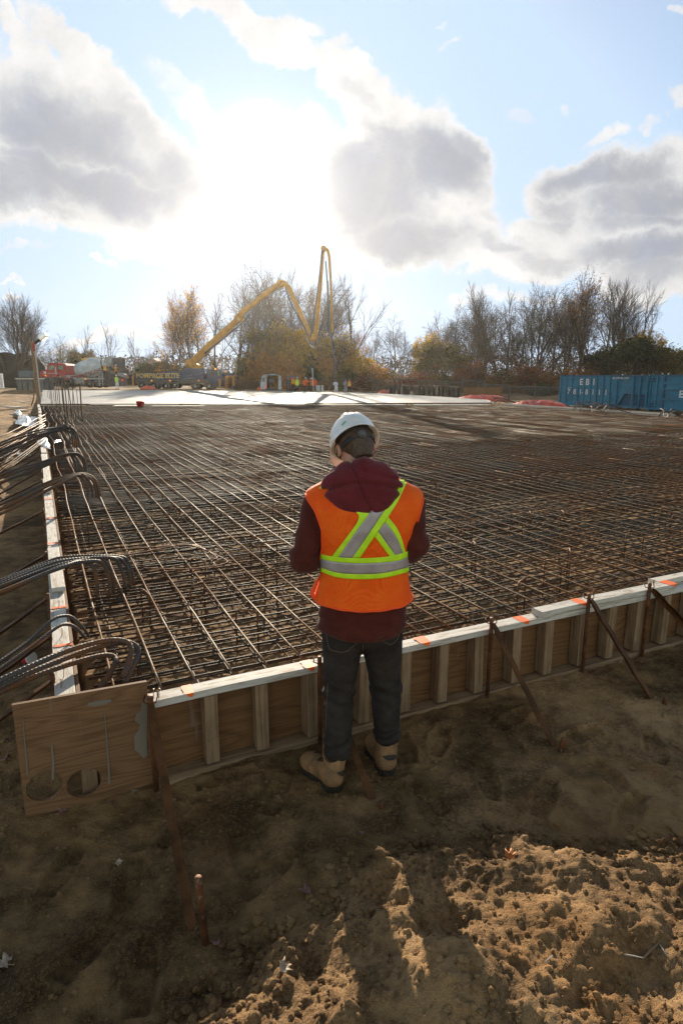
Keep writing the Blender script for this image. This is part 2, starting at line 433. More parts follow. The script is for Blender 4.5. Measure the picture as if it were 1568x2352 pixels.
def gheight(X, Y):
    a = X * E1[0] + Y * E1[1]; b = X * E2[0] + Y * E2[1]
    d = np.hypot(X, Y)
    near = 1 / (1 + (d / 14) ** 2)
    h = .05 * fbm(X, Y, .8, 4, 3) + (.045 * fbm(X, Y, 4.0, 4, 11) + .022 * fbm(X, Y, 18.0, 3, 21, .6)) * near
    out = (b < FB) | (a < -.05)
    inside = sstep(a, .05, .10) * sstep(b, FB + .10, FB + .15) * sstep(-a, -23.6, -23.4)
    wx = X + .05 * fbm(X, Y, 6, 3, 71); wy = Y + .05 * fbm(X, Y, 6, 3, 72)
    sd = poly_sd(wx, wy, mpoly)
    prof = sstep(sd, -.05, .16) * .12 + sstep(sd, .05, .6) * .08
    m_ = sstep(sd, -.10, .12)
    lump = fbm(X, Y, 3.2, 4, 41)
    clump = np.abs(fbm(X, Y, 9.0, 4, 43, .6))
    fine = np.abs(fbm(X, Y, 30.0, 3, 45, .6))
    h = h + prof * (1 + .65 * lump) + m_ * near * (.036 * clump + .05 * fine - .012 + .045 * lump)
    for p, r_, k in pits: h = h - k * np.exp(-((X - p.x) ** 2 + (Y - p.y) ** 2) / (r_ * r_)) * (1 + 1.5 * fbm(X, Y, 12, 3, 5))
    for p, r_, k in humps: h = h + k * np.exp(-((X - p.x) ** 2 + (Y - p.y) ** 2) / (r_ * r_)) * (1 + 2.2 * fbm(X, Y, 14, 4, 6))
    # dug, lumpy ground left of the left form
    lf = sstep(-a, .4, 2.5) * sstep(b, 5, 11)
    h = h + lf * (.55 * fbm(X, Y, .35, 4, 51) + .10 * np.abs(fbm(X, Y, 1.6, 4, 52)) + .10)
    near2 = np.exp(-(d / 4.5) ** 2)
    h = h + near2 * (.016 * np.abs(fbm(X, Y, 11.0, 4, 101, .62)) + .012 * np.maximum(fbm(X, Y, 6.5, 4, 102), 0))
    for (fx, fy, fa) in PRINTS:
        u_ = (X - fx) * math.cos(fa) + (Y - fy) * math.sin(fa); v_ = -(X - fx) * math.sin(fa) + (Y - fy) * math.cos(fa)
        if np.ndim(X) and X.size > 4:
            k_ = (np.abs(u_) < .22) & (np.abs(v_) < .12)
            if not k_.any(): continue
            uu, vv = u_[k_], v_[k_]
            w_ = .045 + .010 * np.sin(np.clip((uu + .14) / .28, 0, 1) * 6.28 - 1.2)
            q_ = np.maximum(np.abs(vv) - w_, np.abs(uu) - .145)
            h[k_] += -.020 * sstep(-q_, -.004, .012) * (1 + .14 * np.sin(uu * 150)) * (.6 + .8 * vnoise(uu * 18 + fx * 9, vv * 18, 7)) + .010 * np.exp(-((q_ - .014) / .012) ** 2)
    h = h * (1 - inside * .35) + inside * (.06 * fbm(X, Y, 3.0, 3, 61) + .12)
    h = h - sstep(X, 9, 14) * sstep(Y, 24, 32) * .32 * (1 - inside)
    h = h + .20 * sstep(Y, 66, 72)
    return np.where(d > 400, h * 0 - .1, h)
def axis(lo, f0, f1, hi, step, g0):
    mid = list(np.arange(f0, f1, step)); up = [mid[-1]]; s_ = step
    while up[-1] < hi: s_ *= g0; up.append(up[-1] + s_)
    dn = [f0]; s_ = step
    while dn[-1] > lo: s_ *= g0; dn.append(dn[-1] - s_)
    return np.array(dn[:0:-1] + mid + up[1:])
gx = axis(-1500, -1.9, 2.5, 1500, .0105, 1.05); gy = axis(-300, 1.2, 4.3, 2500, .0105, 1.022)
GX, GY = np.meshgrid(gx, gy, indexing='ij')
GZ = gheight(GX, GY)
def grid_mesh(name, GX, GY, GZ, m_, **tg):
    nx, ny = GX.shape
    me = bpy.data.meshes.new(name)
    V = np.stack([GX, GY, GZ], -1).reshape(-1, 3)
    idx = np.arange(nx * ny).reshape(nx, ny)
    Q = np.stack([idx[:-1, :-1], idx[1:, :-1], idx[1:, 1:], idx[:-1, 1:]], -1).reshape(-1, 4)
    me.vertices.add(len(V)); me.vertices.foreach_set('co', V.ravel())
    me.loops.add(Q.size); me.loops.foreach_set('vertex_index', Q.ravel().astype(np.int32))
    me.polygons.add(len(Q)); me.polygons.foreach_set('loop_start', (np.arange(len(Q)) * 4).astype(np.int32))
    me.polygons.foreach_set('loop_total', np.full(len(Q), 4, np.int32)); me.polygons.foreach_set('use_smooth', np.ones(len(Q), bool))
    me.update(calc_edges=True); me.materials.append(m_)
    return link(name, me, None, **tg)
def dirt_mat():
    m_, nt, b = base_mat('dirt')
    ob = nt.new('ShaderNodeTexCoord').outputs['Object']
    n1 = nt.noise(ob, .9, 6, .6); n2 = nt.noise(ob, 5.0, 8, .65); n3 = nt.noise(ob, 60.0, 6, .7); n4 = nt.noise(ob, 240.0, 3, .6)
    f = nt.m('ADD', nt.m('MULTIPLY', n1, .55), nt.m('MULTIPLY', n2, .45))
    at = nt.new('ShaderNodeAttribute'); at.attribute_name = 'sand_sunlit'; sa_ = at.outputs['Fac']
    c_shaded_soil = nt.mix(nt.ss(f, .40, .62), (.072, .040, .016), (.40, .245, .108))
    c_sunlit_sand = nt.mix(nt.ss(nt.m('ADD', f, nt.m('MULTIPLY', nt.m('SUBTRACT', n3, .5), .35)), .40, .62), (.165, .095, .044), (.54, .335, .165))
    cc = nt.mix(sa_, c_shaded_soil, c_sunlit_sand)  # sun and shade contrast partly painted in: pale mound sand, dark soil
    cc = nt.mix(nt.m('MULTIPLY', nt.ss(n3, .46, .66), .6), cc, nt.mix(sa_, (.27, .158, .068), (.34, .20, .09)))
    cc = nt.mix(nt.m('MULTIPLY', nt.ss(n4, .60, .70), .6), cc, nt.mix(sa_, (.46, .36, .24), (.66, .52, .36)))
    cc = nt.mix(nt.m('MULTIPLY', nt.ss(n4, .36, .28), .6), cc, (.04, .03, .02))
    red = nt.ss(nt.noise(nt.mapping(ob, (3.1, 0, 0)), 2.2, 5, .6), .52, .70)
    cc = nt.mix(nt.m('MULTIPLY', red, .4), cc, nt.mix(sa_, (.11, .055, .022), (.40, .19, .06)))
    nt.put(b.inputs['Base Color'], cc); b.inputs['Roughness'].default_value = .92; b.inputs['Specular IOR Level'].default_value = .15
    h = nt.m('ADD', nt.m('MULTIPLY', n3, 1.0), nt.m('ADD', nt.m('MULTIPLY', n4, .35), nt.m('MULTIPLY', nt.noise(ob, 22.0, 5, .6), 1.6)))
    bn = nt.new('ShaderNodeBump'); bn.inputs['Strength'].default_value = 1.0; bn.inputs['Distance'].default_value = .018
    nt.put(bn.inputs['Height'], h); nt.put(b.inputs['Normal'], bn.outputs[0])
    return m_
DIRT = dirt_mat()
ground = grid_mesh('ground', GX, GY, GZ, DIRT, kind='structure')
def sand_sunlit(X, Y):  # sand cover, with the sunlit look of the mound painted into it
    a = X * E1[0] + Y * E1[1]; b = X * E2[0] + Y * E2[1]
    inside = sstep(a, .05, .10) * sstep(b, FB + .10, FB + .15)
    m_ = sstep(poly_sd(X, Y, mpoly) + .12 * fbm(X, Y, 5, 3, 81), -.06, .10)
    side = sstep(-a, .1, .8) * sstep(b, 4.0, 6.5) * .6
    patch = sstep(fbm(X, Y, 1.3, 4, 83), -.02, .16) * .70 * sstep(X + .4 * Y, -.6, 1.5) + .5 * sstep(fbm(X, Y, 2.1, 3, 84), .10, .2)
    return np.clip(np.maximum(np.maximum(inside * (.75 - .55 * sstep(b, 6, 12)), m_), np.maximum(side, patch * (1 - m_))), 0, 1)  # far pit sand darkened to paint in the shade under the bars
def put_attr(me, X, Y): at = me.attributes.new('sand_sunlit', 'FLOAT', 'POINT'); at.data.foreach_set('value', sand_sunlit(X, Y).ravel().astype(np.float32))
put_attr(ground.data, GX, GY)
def gh(x, y): return float(gheight(np.array([float(x)]), np.array([float(y)]))[0])

# clods and crumbs of dirt (uncountable)
ico = [(0,0,1),(.894,0,.447),(.276,.851,.447),(-.724,.526,.447),(-.724,-.526,.447),(.276,-.851,.447),(.724,.526,-.447),(-.276,.851,-.447),(-.894,0,-.447),(-.276,-.851,-.447),(.724,-.526,-.447),(0,0,-1)]
icoF = [(0,1,2),(0,2,3),(0,3,4),(0,4,5),(0,5,1),(1,6,2),(2,7,3),(3,8,4),(4,9,5),(5,10,1),(6,7,2),(7,8,3),(8,9,4),(9,10,5),(10,6,1),(6,11,7),(7,11,8),(8,11,9),(9,11,10),(10,11,6)]
ico = np.array(ico)
nc = 42000
cx = rng.uniform(-2.3, 3.2, nc); cy = 1.25 + rng.random(nc) ** 1.3 * 3.6
ca = cx * E1[0] + cy * E1[1]; cbb = cx * E2[0] + cy * E2[1]
sdm = poly_sd(cx, cy, mpoly)
cl = fbm(cx, cy, 2.5, 4, 91)
prob = np.clip(.22 + 1.8 * np.clip(cl, 0, 1) + (np.abs(sdm) < .12) * .8 + (sdm > 0) * .25, 0, 1)
keep = (rng.random(nc) < prob) & ((cbb < FB - .1) | (ca < -.2)) & (cx > -cy * .62 - .2) & (cx < cy * .62 + .2)
cx, cy, sdm, cl = cx[keep], cy[keep], sdm[keep], cl[keep]
cz = gheight(cx, cy); nc = len(cx)
sz = .0016 + .012 * rng.random(nc) ** 3.2 * (1 + .8 * (np.abs(sdm) < .15))
P = ico[None] * (1 + .35 * (rng.random((nc, 12, 1)) - .5)) * sz[:, None, None] * (np.array((1, 1, .7)) * (1 + .5 * (rng.random((nc, 1, 3)) - .5)))
an = rng.random(nc) * 6.28
Px = P[..., 0] * np.cos(an)[:, None] - P[..., 1] * np.sin(an)[:, None]; Py = P[..., 0] * np.sin(an)[:, None] + P[..., 1] * np.cos(an)[:, None]
P = np.stack([Px + cx[:, None], Py + cy[:, None], P[..., 2] + cz[:, None] + sz[:, None] * .25], -1)
F = (np.array(icoF)[None] + (np.arange(nc) * 12)[:, None, None]).reshape(-1, 3)
me = bpy.data.meshes.new('dirt_clods'); me.vertices.add(nc * 12); me.vertices.foreach_set('co', P.ravel())
me.loops.add(F.size); me.loops.foreach_set('vertex_index', F.ravel().astype(np.int32)); me.polygons.add(len(F))
me.polygons.foreach_set('loop_start', (np.arange(len(F)) * 3).astype(np.int32)); me.polygons.foreach_set('loop_total', np.full(len(F), 3, np.int32))
me.polygons.foreach_set('use_smooth', np.zeros(len(F), bool)); me.update(calc_edges=True); me.materials.append(DIRT)
at_ = me.attributes.new('sand_sunlit', 'FLOAT', 'POINT'); at_.data.foreach_set('value', np.clip(sand_sunlit(P[..., 0], P[..., 1]) * .7 + (rng.random((nc, 1)) ** 1.5) * .75, 0, 1).ravel().astype(np.float32)); link('dirt_clods', me, None, kind='stuff', label='small clods and crumbs of dry dirt scattered over the sand and soil', category='dirt')
# ------------------------------------------------------------------ formwork
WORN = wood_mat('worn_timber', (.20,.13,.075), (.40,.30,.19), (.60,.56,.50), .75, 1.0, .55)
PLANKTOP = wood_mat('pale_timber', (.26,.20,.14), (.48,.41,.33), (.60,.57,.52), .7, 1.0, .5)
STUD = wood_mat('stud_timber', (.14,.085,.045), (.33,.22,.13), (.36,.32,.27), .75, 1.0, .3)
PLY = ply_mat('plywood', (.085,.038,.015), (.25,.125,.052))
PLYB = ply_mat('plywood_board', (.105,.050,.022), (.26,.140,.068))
ORANGE = mat('orange_paint', (.95,.15,.01), .6, var=.1)
RUST = mat('rusty_steel', (.155,.062,.026), .6, .35, .45, 14, .5, 140, dirt=(.34,.32,.29), dirt_amt=.25)
RUSTD = mat('dark_rusty_steel', (.105,.046,.018), .55, .4, .4, 10, .5, 120, spec=.15, dirt=(.13,.09,.06), dirt_amt=.1)
NAIL = mat('nail_steel', (.30,.20,.13), .4, .8)
def FR(v):  # rotate slab frame mesh data: local x=a, y=b
    pass
SLABROT = Matrix.Rotation(TH, 3, 'Z')
def plank(mb, a0, a1, b0, b1, z0, z1, rz=0, mi=0):
    c = AB((a0 + a1) / 2, (b0 + b1) / 2, (z0 + z1) / 2)
    mb.box(c, (a1 - a0, b1 - b0, z1 - z0), Matrix.Rotation(TH + rz, 3, 'Z'), mi)
def a_at(x, y, z, b=FB):      # a of a photo point on the plane b=const (z ignored when y given)
    u, f, s = ray(x, y); d = np.array((u, f)); t = b / (d @ E2); return float((d * t) @ E1), CAM_H + s * t

form = thing('front_formwork', 'long timber formwork across the foreground behind the worker, pale top plank on studs', 'formwork', AB(.35, FB))
fl = Vector(form.location)
def child_mesh(mb, name, m_, parent, bev=None, **kw):
    o = mb.build(name, m_, parent, **kw)
    if parent is not None: o.matrix_parent_inverse = Matrix.Translation(parent.location).inverted() if parent.type == 'EMPTY' and parent.rotation_euler[2] == 0 else Matrix.Identity(4)
    if bev: bevel(o, bev)
    return o
AEND = 9.0
mb = MB()
def seg_plank(mb, a0, a1, z0, z1, b0=FB, b1=FB + .092, step=.35, wob=.0012):
    """a plank cut in a few lengths with slight warps, top slightly uneven"""
    k = max(1, int((a1 - a0) / step)); aa = np.linspace(a0, a1, k + 1)
    dz = wob * rng.standard_normal(k + 1); db = wob * .6 * rng.standard_normal(k + 1)
    V = []; F = []; U = []
    for i, a in enumerate(aa):
        for (b, z) in ((b0, z0), (b1, z0), (b1, z1), (b0, z1)): V.append(AB(a, b + db[i], z + dz[i]))
    o = rng.random() * 5
    for i in range(k):
        for j in range(4):
            j2 = (j + 1) % 4
            F.append((i * 4 + j, (i + 1) * 4 + j, (i + 1) * 4 + j2, i * 4 + j2))
            v0, v1 = j * .3 + o, j * .3 + .09 + o
            U.append([(aa[i] + o, v0), (aa[i + 1] + o, v0), (aa[i + 1] + o, v1), (aa[i] + o, v1)])
    F.append((0, 3, 2, 1)); U.append([(o, o)] * 4)
    F.append((k * 4, k * 4 + 1, k * 4 + 2, k * 4 + 3)); U.append([(o, o)] * 4)
    # orient outward
    mb.add(V, [f[::-1] for f in F], 0, [u[::-1] for u in U])
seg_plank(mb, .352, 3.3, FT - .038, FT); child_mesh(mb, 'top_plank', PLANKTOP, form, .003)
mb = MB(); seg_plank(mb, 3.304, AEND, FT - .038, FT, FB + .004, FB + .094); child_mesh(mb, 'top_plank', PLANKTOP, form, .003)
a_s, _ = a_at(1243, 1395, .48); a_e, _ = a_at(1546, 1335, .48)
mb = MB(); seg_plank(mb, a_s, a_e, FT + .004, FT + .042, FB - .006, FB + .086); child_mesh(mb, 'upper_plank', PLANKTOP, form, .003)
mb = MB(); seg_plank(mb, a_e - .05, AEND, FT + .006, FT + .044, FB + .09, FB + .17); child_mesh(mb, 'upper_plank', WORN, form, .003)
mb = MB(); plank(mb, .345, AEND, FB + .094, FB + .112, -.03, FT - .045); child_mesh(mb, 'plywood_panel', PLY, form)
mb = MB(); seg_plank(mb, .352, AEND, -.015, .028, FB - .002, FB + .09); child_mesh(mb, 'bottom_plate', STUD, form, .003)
# studs: photographed columns first, then on at the same rhythm
stud_px = [(487,1670),(604,1640),(719,1615),(838,1590),(933,1560),(1019,1540),(1101,1520),(1188,1490),(1262,1470),(1340,1450)]
sa = [a_at(x, y, .2, FB - .0)[0] for x, y in stud_px]
while sa[-1] < AEND - .3: sa.append(sa[-1] + .27 + .02 * rng.random())
for i, a in enumerate(sa):
    mb = MB(); t = .012 * rng.standard_normal()
    c = AB(a, FB + .046, (FT - .038 + .038) / 2)
    mb.box(c, (.068, .086, FT - .08), Matrix.Rotation(TH + .05 * rng.standard_normal(), 3, 'Z') @ Matrix.Rotation(t, 3, 'Y'))
    child_mesh(mb, 'stud', STUD, form, .003)
# orange paint marks across the planks
def mark(x, y, w, top, b0=FB - .001, b1=FB + .088, skew=0.0, par=None, ztop=None):
    a, _ = a_at(x, y, top, FB + .045)
    mb = MB(); k = 7; V = []; F = []
    for i in range(k + 1):
        b = b0 + (b1 - b0) * i / k; w1 = w * (.42 + .16 * rng.random()); w2 = w * (.42 + .16 * rng.random())
        for s_, d_ in ((-w1, 0), (w2, 0)): V.append(AB(a + s_ + skew * (i / k - .5), b, top + .003))
    for i in range(k): F.append((i * 2, i * 2 + 1, i * 2 + 3, i * 2 + 2))
    # run down over the front edge
    V2 = [AB(a - w * .3 - skew / 2, b0 - .004, top + .003), AB(a + w * .4 - skew / 2, b0 - .004, top + .003), AB(a + w * .3 - skew / 2, b0 - .006, top - .02), AB(a - w * .1 - skew / 2, b0 - .006, top - .012)]
    b_ = len(V); V += V2; F.append((b_, b_ + 3, b_ + 2, b_ + 1)); F.append((0, b_, b_ + 1, 1))
    mb.add(V, F); child_mesh(mb, 'paint_mark', ORANGE, par or form)
for x, y, w, top in [(430,1577,.05,FT),(705,1519,.06,FT),(968,1463,.07,FT),(1196,1413,.07,FT),(1327,1376,.07,FT+.042),(1532,1336,.09,FT+.042)]:
    mark(x, y, w, top)

# left formwork, seen end-on, running away
lform = thing('side_formwork', 'whitewashed timber formwork running away along the left edge of the mesh', 'formwork', AB(0, 3.0))
b = 2.98; li = 0
while b < 38:
    L = 4.8 if b > 3 else 2.35
    dz = .0 if li % 2 == 0 else -.008
    mb = MB(); a0 = .0 + .012 * rng.standard_normal()
    Vp = []
    k = 10
    c0 = AB(a0, b); 
    L2 = min(L, 38 - b)
    mb.box(AB(a0, b + L2 / 2, FT - .019 + dz), (.095, L2 - .01, .038), Matrix.Rotation(TH + .0015 * rng.standard_normal(), 3, 'Z'))
    child_mesh(mb, 'top_plank', PLANKTOP, lform, .003)
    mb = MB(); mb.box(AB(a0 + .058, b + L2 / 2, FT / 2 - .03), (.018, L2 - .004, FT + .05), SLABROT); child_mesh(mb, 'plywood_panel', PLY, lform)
    b += L; li += 1
# short cleats laid over the joints further back, as in the photo
for b_, w in [(5.35,.5),(9.6,.4),(12.9,.35),(14.2,.35),(15.6,.3),(17.2,.3),(18.9,.35),(20.6,.3),(22.4,.3),(24.5,.35),(26.6,.35),(29,.4),(31.5,.4),(34,.4)]:
    mb = MB(); mb.box(AB(.0, b_, FT + .021), (.092, w + .7, .036), Matrix.Rotation(TH + .006, 3, 'Z')); child_mesh(mb, 'upper_plank', PLANKTOP, lform, .003)
for i in range(60):
    b_ = 3.2 + i * .6
    if b_ > 37: break
    mb = MB(); mb.box(AB(-.02, b_, FT / 2 - .02), (.085, .04, FT - .04), SLABROT); child_mesh(mb, 'stud', STUD, lform)
def lmark(x, y, w):
    p = W(x, y, FT); a, b_ = toAB(p)
    mb = MB(); k = 6; V = []; F = []
    for i in range(k + 1):
        a_ = -.05 + .1 * i / k; w1 = w * (.3 + .3 * rng.random()); w2 = w * (.3 + .3 * rng.random())
        V += [AB(a_, b_ - w1, FT + .004), AB(a_, b_ + w2, FT + .004)]
    for i in range(k): F.append((i * 2, i * 2 + 1, i * 2 + 3, i * 2 + 2))
    mb.add(V, [f[::-1] for f in F]); child_mesh(mb, 'paint_mark', ORANGE, lform)
for x, y, w in [(138,1484,.035),(134,1396,.04),(120,1248,.05),(118,1190,.06),(115,1145,.06)]: lmark(x, y, w)
# nails standing in the left plank
for x, y in [(147,1555),(143,1460),(136,1395),(128,1298),(141,1580)]:
    p = W(x, y, FT); mb = MB(); mb.tube([p, p + Vector((.004, .002, .045))], .0022, 6); mb.lathe([(.0001, .045), (.005, .045), (.005, .047), (.0001, .0475)], (p.x + .004, p.y + .002, p.z), 8)
    child_mesh(mb, 'nail', NAIL, lform)
for a, b_ in [(.37, FB + .02), (.395, FB + .012)]:
    p = Vector(AB(a, b_, FT)); mb = MB(); mb.tube([p, p + Vector((.003, .003, .05))], .0022, 6); mb.lathe([(.0001, .05), (.005, .05), (.005, .052), (.0001, .0525)], (p.x + .003, p.y + .003, p.z), 8)
    child_mesh(mb, 'nail', NAIL, form)

# right-hand form far away and the form against the slab
rform = thing('far_formwork', 'low timber formwork in the distance along the right edge of the mesh', 'formwork', AB(23.45, 20))
for b0 in np.arange(4, 27.5, 4.0):
    mb = MB(); mb.box(AB(23.5, b0 + 2, FT / 2 - .03), (.10, 3.99, FT + .04), SLABROT); child_mesh(mb, 'panel', WORN, rform)
sa0, sb0 = .1, 38.35; sa1, sb1 = 23.4, 28.9
pa, pb = AB(sa0, sb0), AB(sa1, sb1)
sv = (pb - pa); sl = float(np.linalg.norm(sv)); sang = math.atan2(sv[1], sv[0])
mform = thing('middle_formwork', 'dark plywood edge form between the steel mesh and the poured concrete', 'formwork', tuple(pa))
k = 10
for i in range(k):
    c = pa + sv * (i + .5) / k; mb = MB(); mb.box((c[0], c[1], FT / 2 + .0), (sl / k - .01, .05, FT), Matrix.Rotation(sang, 3, 'Z')); child_mesh(mb, 'panel', PLY, mform)
    mb = MB(); nrm = np.array((math.sin(sang), -math.cos(sang), 0))
    cc = c + nrm * .16; mb.box((cc[0], cc[1], .36 + .02), (sl / k - .02 - .3 * rng.random(), .13, .036), Matrix.Rotation(sang + .004 * rng.standard_normal(), 3, 'Z')); child_mesh(mb, 'walk_plank', PLANKTOP, mform)

# plywood board with two holes at the corner
board = thing('plywood_board', 'upright plywood board with two round holes nailed across the form corner', 'board', AB(-.23, 2.905))
def board_mesh():
    w, h_, t = .575, .60, .018; a0 = -.23
    holes = []
    for (x, y) in ((103,1803),(194,1796)):
        a, z = a_at(x, y, 0, 2.905); holes.append((a - a0, z + .035, .078))
    outline = [(0, .035), (w * .5, .02), (w, .035), (w, h_ - .012), (w * .6, h_ - .012), (0, h_ + .004)]
    import mathutils
    from mathutils.geometry import delaunay_2d_cdt
    pts = []; edges = []; 
    def loop(lst):
        b_ = len(pts); pts.extend([Vector(p) for p in lst]); n_ = len(lst)
        edges.extend([(b_ + i, b_ + (i + 1) % n_) for i in range(n_)]); return list(range(b_, b_ + n_))
    loop(outline); hl = []
    for cx_, cz_, r_ in holes: loop([(cx_ + r_ * math.cos(t), cz_ + r_ * .97 * math.sin(t)) for t in np.linspace(0, 2 * math.pi, 28, endpoint=False)])
    vs, es, fs, *_ = delaunay_2d_cdt(pts, edges, [], 0, 1e-6)
    ff = []
    for f in fs:
        c_ = sum((vs[i] for i in f), Vector((0, 0))) / len(f)
        if any((c_.x - hx) ** 2 + (c_.y - hz) ** 2 < (r_ * .98) ** 2 for hx, hz, r_ in holes): continue
        ff.append(f)
    nV = len(vs); V = [AB(a0 + v.x, 2.888, v.y - .03) for v in vs] + [AB(a0 + v.x, 2.888 + t, v.y - .03) for v in vs]
    F = []; U = []
    for f in ff:
        F.append(list(f)); U.append([(vs[i].x * 1.5 + 3, vs[i].y * 1.5) for i in f])
        F.append([i + nV for i in f[::-1]]); U.append([(vs[i].x, vs[i].y) for i in f[::-1]])
    from collections import Counter
    ec = Counter(); dr = {}
    for f in ff:
        for i in range(len(f)):
            e = (f[i], f[(i + 1) % len(f)]); ec[tuple(sorted(e))] += 1; dr[tuple(sorted(e))] = e
    for e, c_ in ec.items():
        if c_ == 1:
            i, j = dr[e]; F.append([j, i, i + nV, j + nV]); U.append([(.3, .01), (.3, .02), (.31, .02), (.31, .01)])
    mb = MB(); mb.add(V, F, 0, U); return mb
child_mesh(board_mesh(), 'board_panel', PLYB, board)
def _plaster():
    m_, nt, b_ = base_mat('dried_cement'); b_.inputs['Base Color'].default_value = (.20,.165,.13,1); b_.inputs['Roughness'].default_value = .9; return m_
CEM = _plaster()
def splash(pts):
    mb = MB(); P2 = []
    for (x, y) in pts:
        a, z = a_at(x, y, 0, 2.886); P2.append((a, z))
    V = [AB(a, 2.8865, z) for a, z in P2] + [AB(a, 2.8835, z) for a, z in P2]; n_ = len(P2)
    F = [tuple(range(n_, 2 * n_))] + [(i, (i + 1) % n_, (i + 1) % n_ + n_, i + n_) for i in range(n_)]
    mb.add(V, F); child_mesh(mb, 'cement_splash', CEM, board)
splash([(338,1600),(338,1650),(337,1700),(339,1735),(330,1742),(320,1730),(309,1722),(308,1690),(316,1680),(322,1664),(310,1655),(313,1640),(324,1630),(327,1612)])
splash([(203,1615),(220,1610),(255,1606),(258,1611),(240,1618),(215,1622),(201,1620)])
splash([(240,1640),(242,1640),(247,1700),(252,1760),(254,1800),(248,1800),(248,1770),(244,1700)])
splash([(117,1710),(121,1709),(126,1750),(124,1790),(119,1790),(120,1750)])
splash([(52,1650),(54,1650),(66,1780),(62,1780)])
# frames seen through the hole
mb = MB(); plank(mb, .02, .09, 2.94, 2.975, -.02, .42); plank(mb, .10, .14, 2.96, 3.0, -.02, .42)
child_mesh(mb, 'corner_post', STUD, form)

# ------------------------------------------------------------------ stakes and braces
def stake(x, y, ztop=.50, b=FB - .022, r=.0125, par=None):
    a, z = a_at(x, y, ztop, b)
    p = AB(a, b); zt = z
    mb = MB(); g = gh(p[0], p[1]) - .08
    mb.tube([(p[0], p[1], g), (p[0] + .002, p[1], zt - .01), (p[0] + .002, p[1], zt)], [r, r, r * .93], 12, sx=1.0)
    return mb, p, zt, a
def angle_iron(p0, p1, w=.034, t=.004, side=1.0):
    """L-profile bar from p0 to p1 with flattened, drilled ends"""
    p0 = np.array(p0, float); p1 = np.array(p1, float); d = p1 - p0; L = np.linalg.norm(d); d /= L
    s_ = np.cross(d, (0, 0, 1)); s_ /= np.linalg.norm(s_); n_ = np.cross(s_, d)
    mb = MB(); prof = [(-w, 0), (0, 0), (0, -w), (t, -w), (t, t), (-w, t)]
    k = 14; V = []
    for i in range(k + 1):
        q = p0 + d * L * i / k + n_ * .003 * math.sin(i * 1.7) ; f = 1.0 if 0 < i < k else .75
        for (a, b_) in prof: V.append(q + s_ * a * side * f + n_ * b_ * f)
    m_ = len(prof); F = []
    for i in range(k):
        for j in range(m_):
            F.append((i * m_ + j, (i + 1) * m_ + j, (i + 1) * m_ + (j + 1) % m_, i * m_ + (j + 1) % m_))
    F.append(tuple(range(m_))); F.append(tuple(k * m_ + j for j in range(m_ - 1, -1, -1)))
    mb.add(V, F); return mb
def brace_set(xt, yt, xb, yb, zb, pin=None, lab='', second=True, r=.0125):
    mb, p, zt, a = stake(xt, yt, r=r)
    t = thing('form_brace', lab, 'brace', (p[0], p[1], 0), 0, 'steel braces along the front formwork')
    child_mesh(mb, 'stake', RUST, t)
    g = W(xb, yb, zb) if zb is not None else None
    top = np.array((p[0] + .02, p[1] - .012, zt - .035))
    side = 1.0 if g.x > p[0] else -1.0
    child_mesh(angle_iron(top, (g.x, g.y, g.z - .01), side=-1), 'angle_iron', RUSTD, t)
    # wire clip round the stake head
    mb = MB(); q = np.array((p[0], p[1], zt - .03)); mb.tube([q + (-.03, .02, .02), q + (-.03, -.005, .0), q + (.0, -.018, -.004), q + (.03, -.01, 0), q + (.034, .012, .02), q + (.034, .014, .05)], .0035, 6)
    child_mesh(mb, 'clip', RUSTD, t)
    if pin:
        (x0, y0), (x1, y1) = pin
        gb = W(x1, y1, 0); gb.z = gh(gb.x, gb.y) ; pt = WY(x0, y0, gb.y - .0)
        mb = MB(); mb.tube([gb - Vector((0, 0, .06)), pt - Vector((0, 0, .004)), pt], [.0135, .0135, .0115], 12)
        child_mesh(mb, 'ground_pin', RUST, t)
    return t
brace_set(344, 1598, 455, 2150, .0, ((455, 2014), (474, 2172)), 'long rusty brace from the form corner down to a round pin in the dirt', r=.0145)
brace_set(733, 1508, 868, 1850, .0, ((874, 1842), (878, 1862)), 'rusty brace passing between the standing worker boots')
brace_set(1128, 1419, 1278, 1712, .0, ((1294, 1695), (1284, 1722)), 'rusty steel brace right of the worker, second brace from the picture edge')
brace_set(1352, 1363, 1503, 1608, .0, ((1528, 1602), (1522, 1618)), 'rusty steel brace near the right edge reaching a short pin in the dirt')
brace_set(1491, 1339, 1640, 1500, .0, None, 'rusty brace cut by the right picture edge, farthest along the front form')
# stray stakes without braces
for (x, y, lab) in [(1340, 1400, None)]: pass
def lbrace(b_, out, up, lab, dz=0.0, r=.011):
    p = AB(-.065, b_); zt = FT + .045 + dz
    t = thing('side_brace', lab, 'brace', (p[0], p[1], 0), 0, 'rusty braces along the left formwork')
    mb = MB(); mb.tube([(p[0], p[1], gh(p[0], p[1]) - .08), (p[0], p[1], zt)], r, 10); child_mesh(mb, 'stake', RUST, t)
    q = AB(-.065 - out, b_ - up); g = gh(q[0], q[1])
    child_mesh(angle_iron((p[0] - .01, p[1], zt - .03), (q[0], q[1], g), w=.026), 'angle_iron', RUSTD, t)
bl = [toAB(W(x, y, FT))[1] for x, y in [(114,1570),(122,1470),(108,1385),(108,1278),(107,1178),(104,1110),(104,1085)]]
bl += list(np.arange(bl[-1] + .9, 20, 1.1))
for i, b_ in enumerate(bl):
    lbrace(b_, .95 + .25 * rng.random(), .25 + .2 * rng.random(), 'rusty steel brace leaning away from the left formwork onto the dirt', .03 * rng.random())

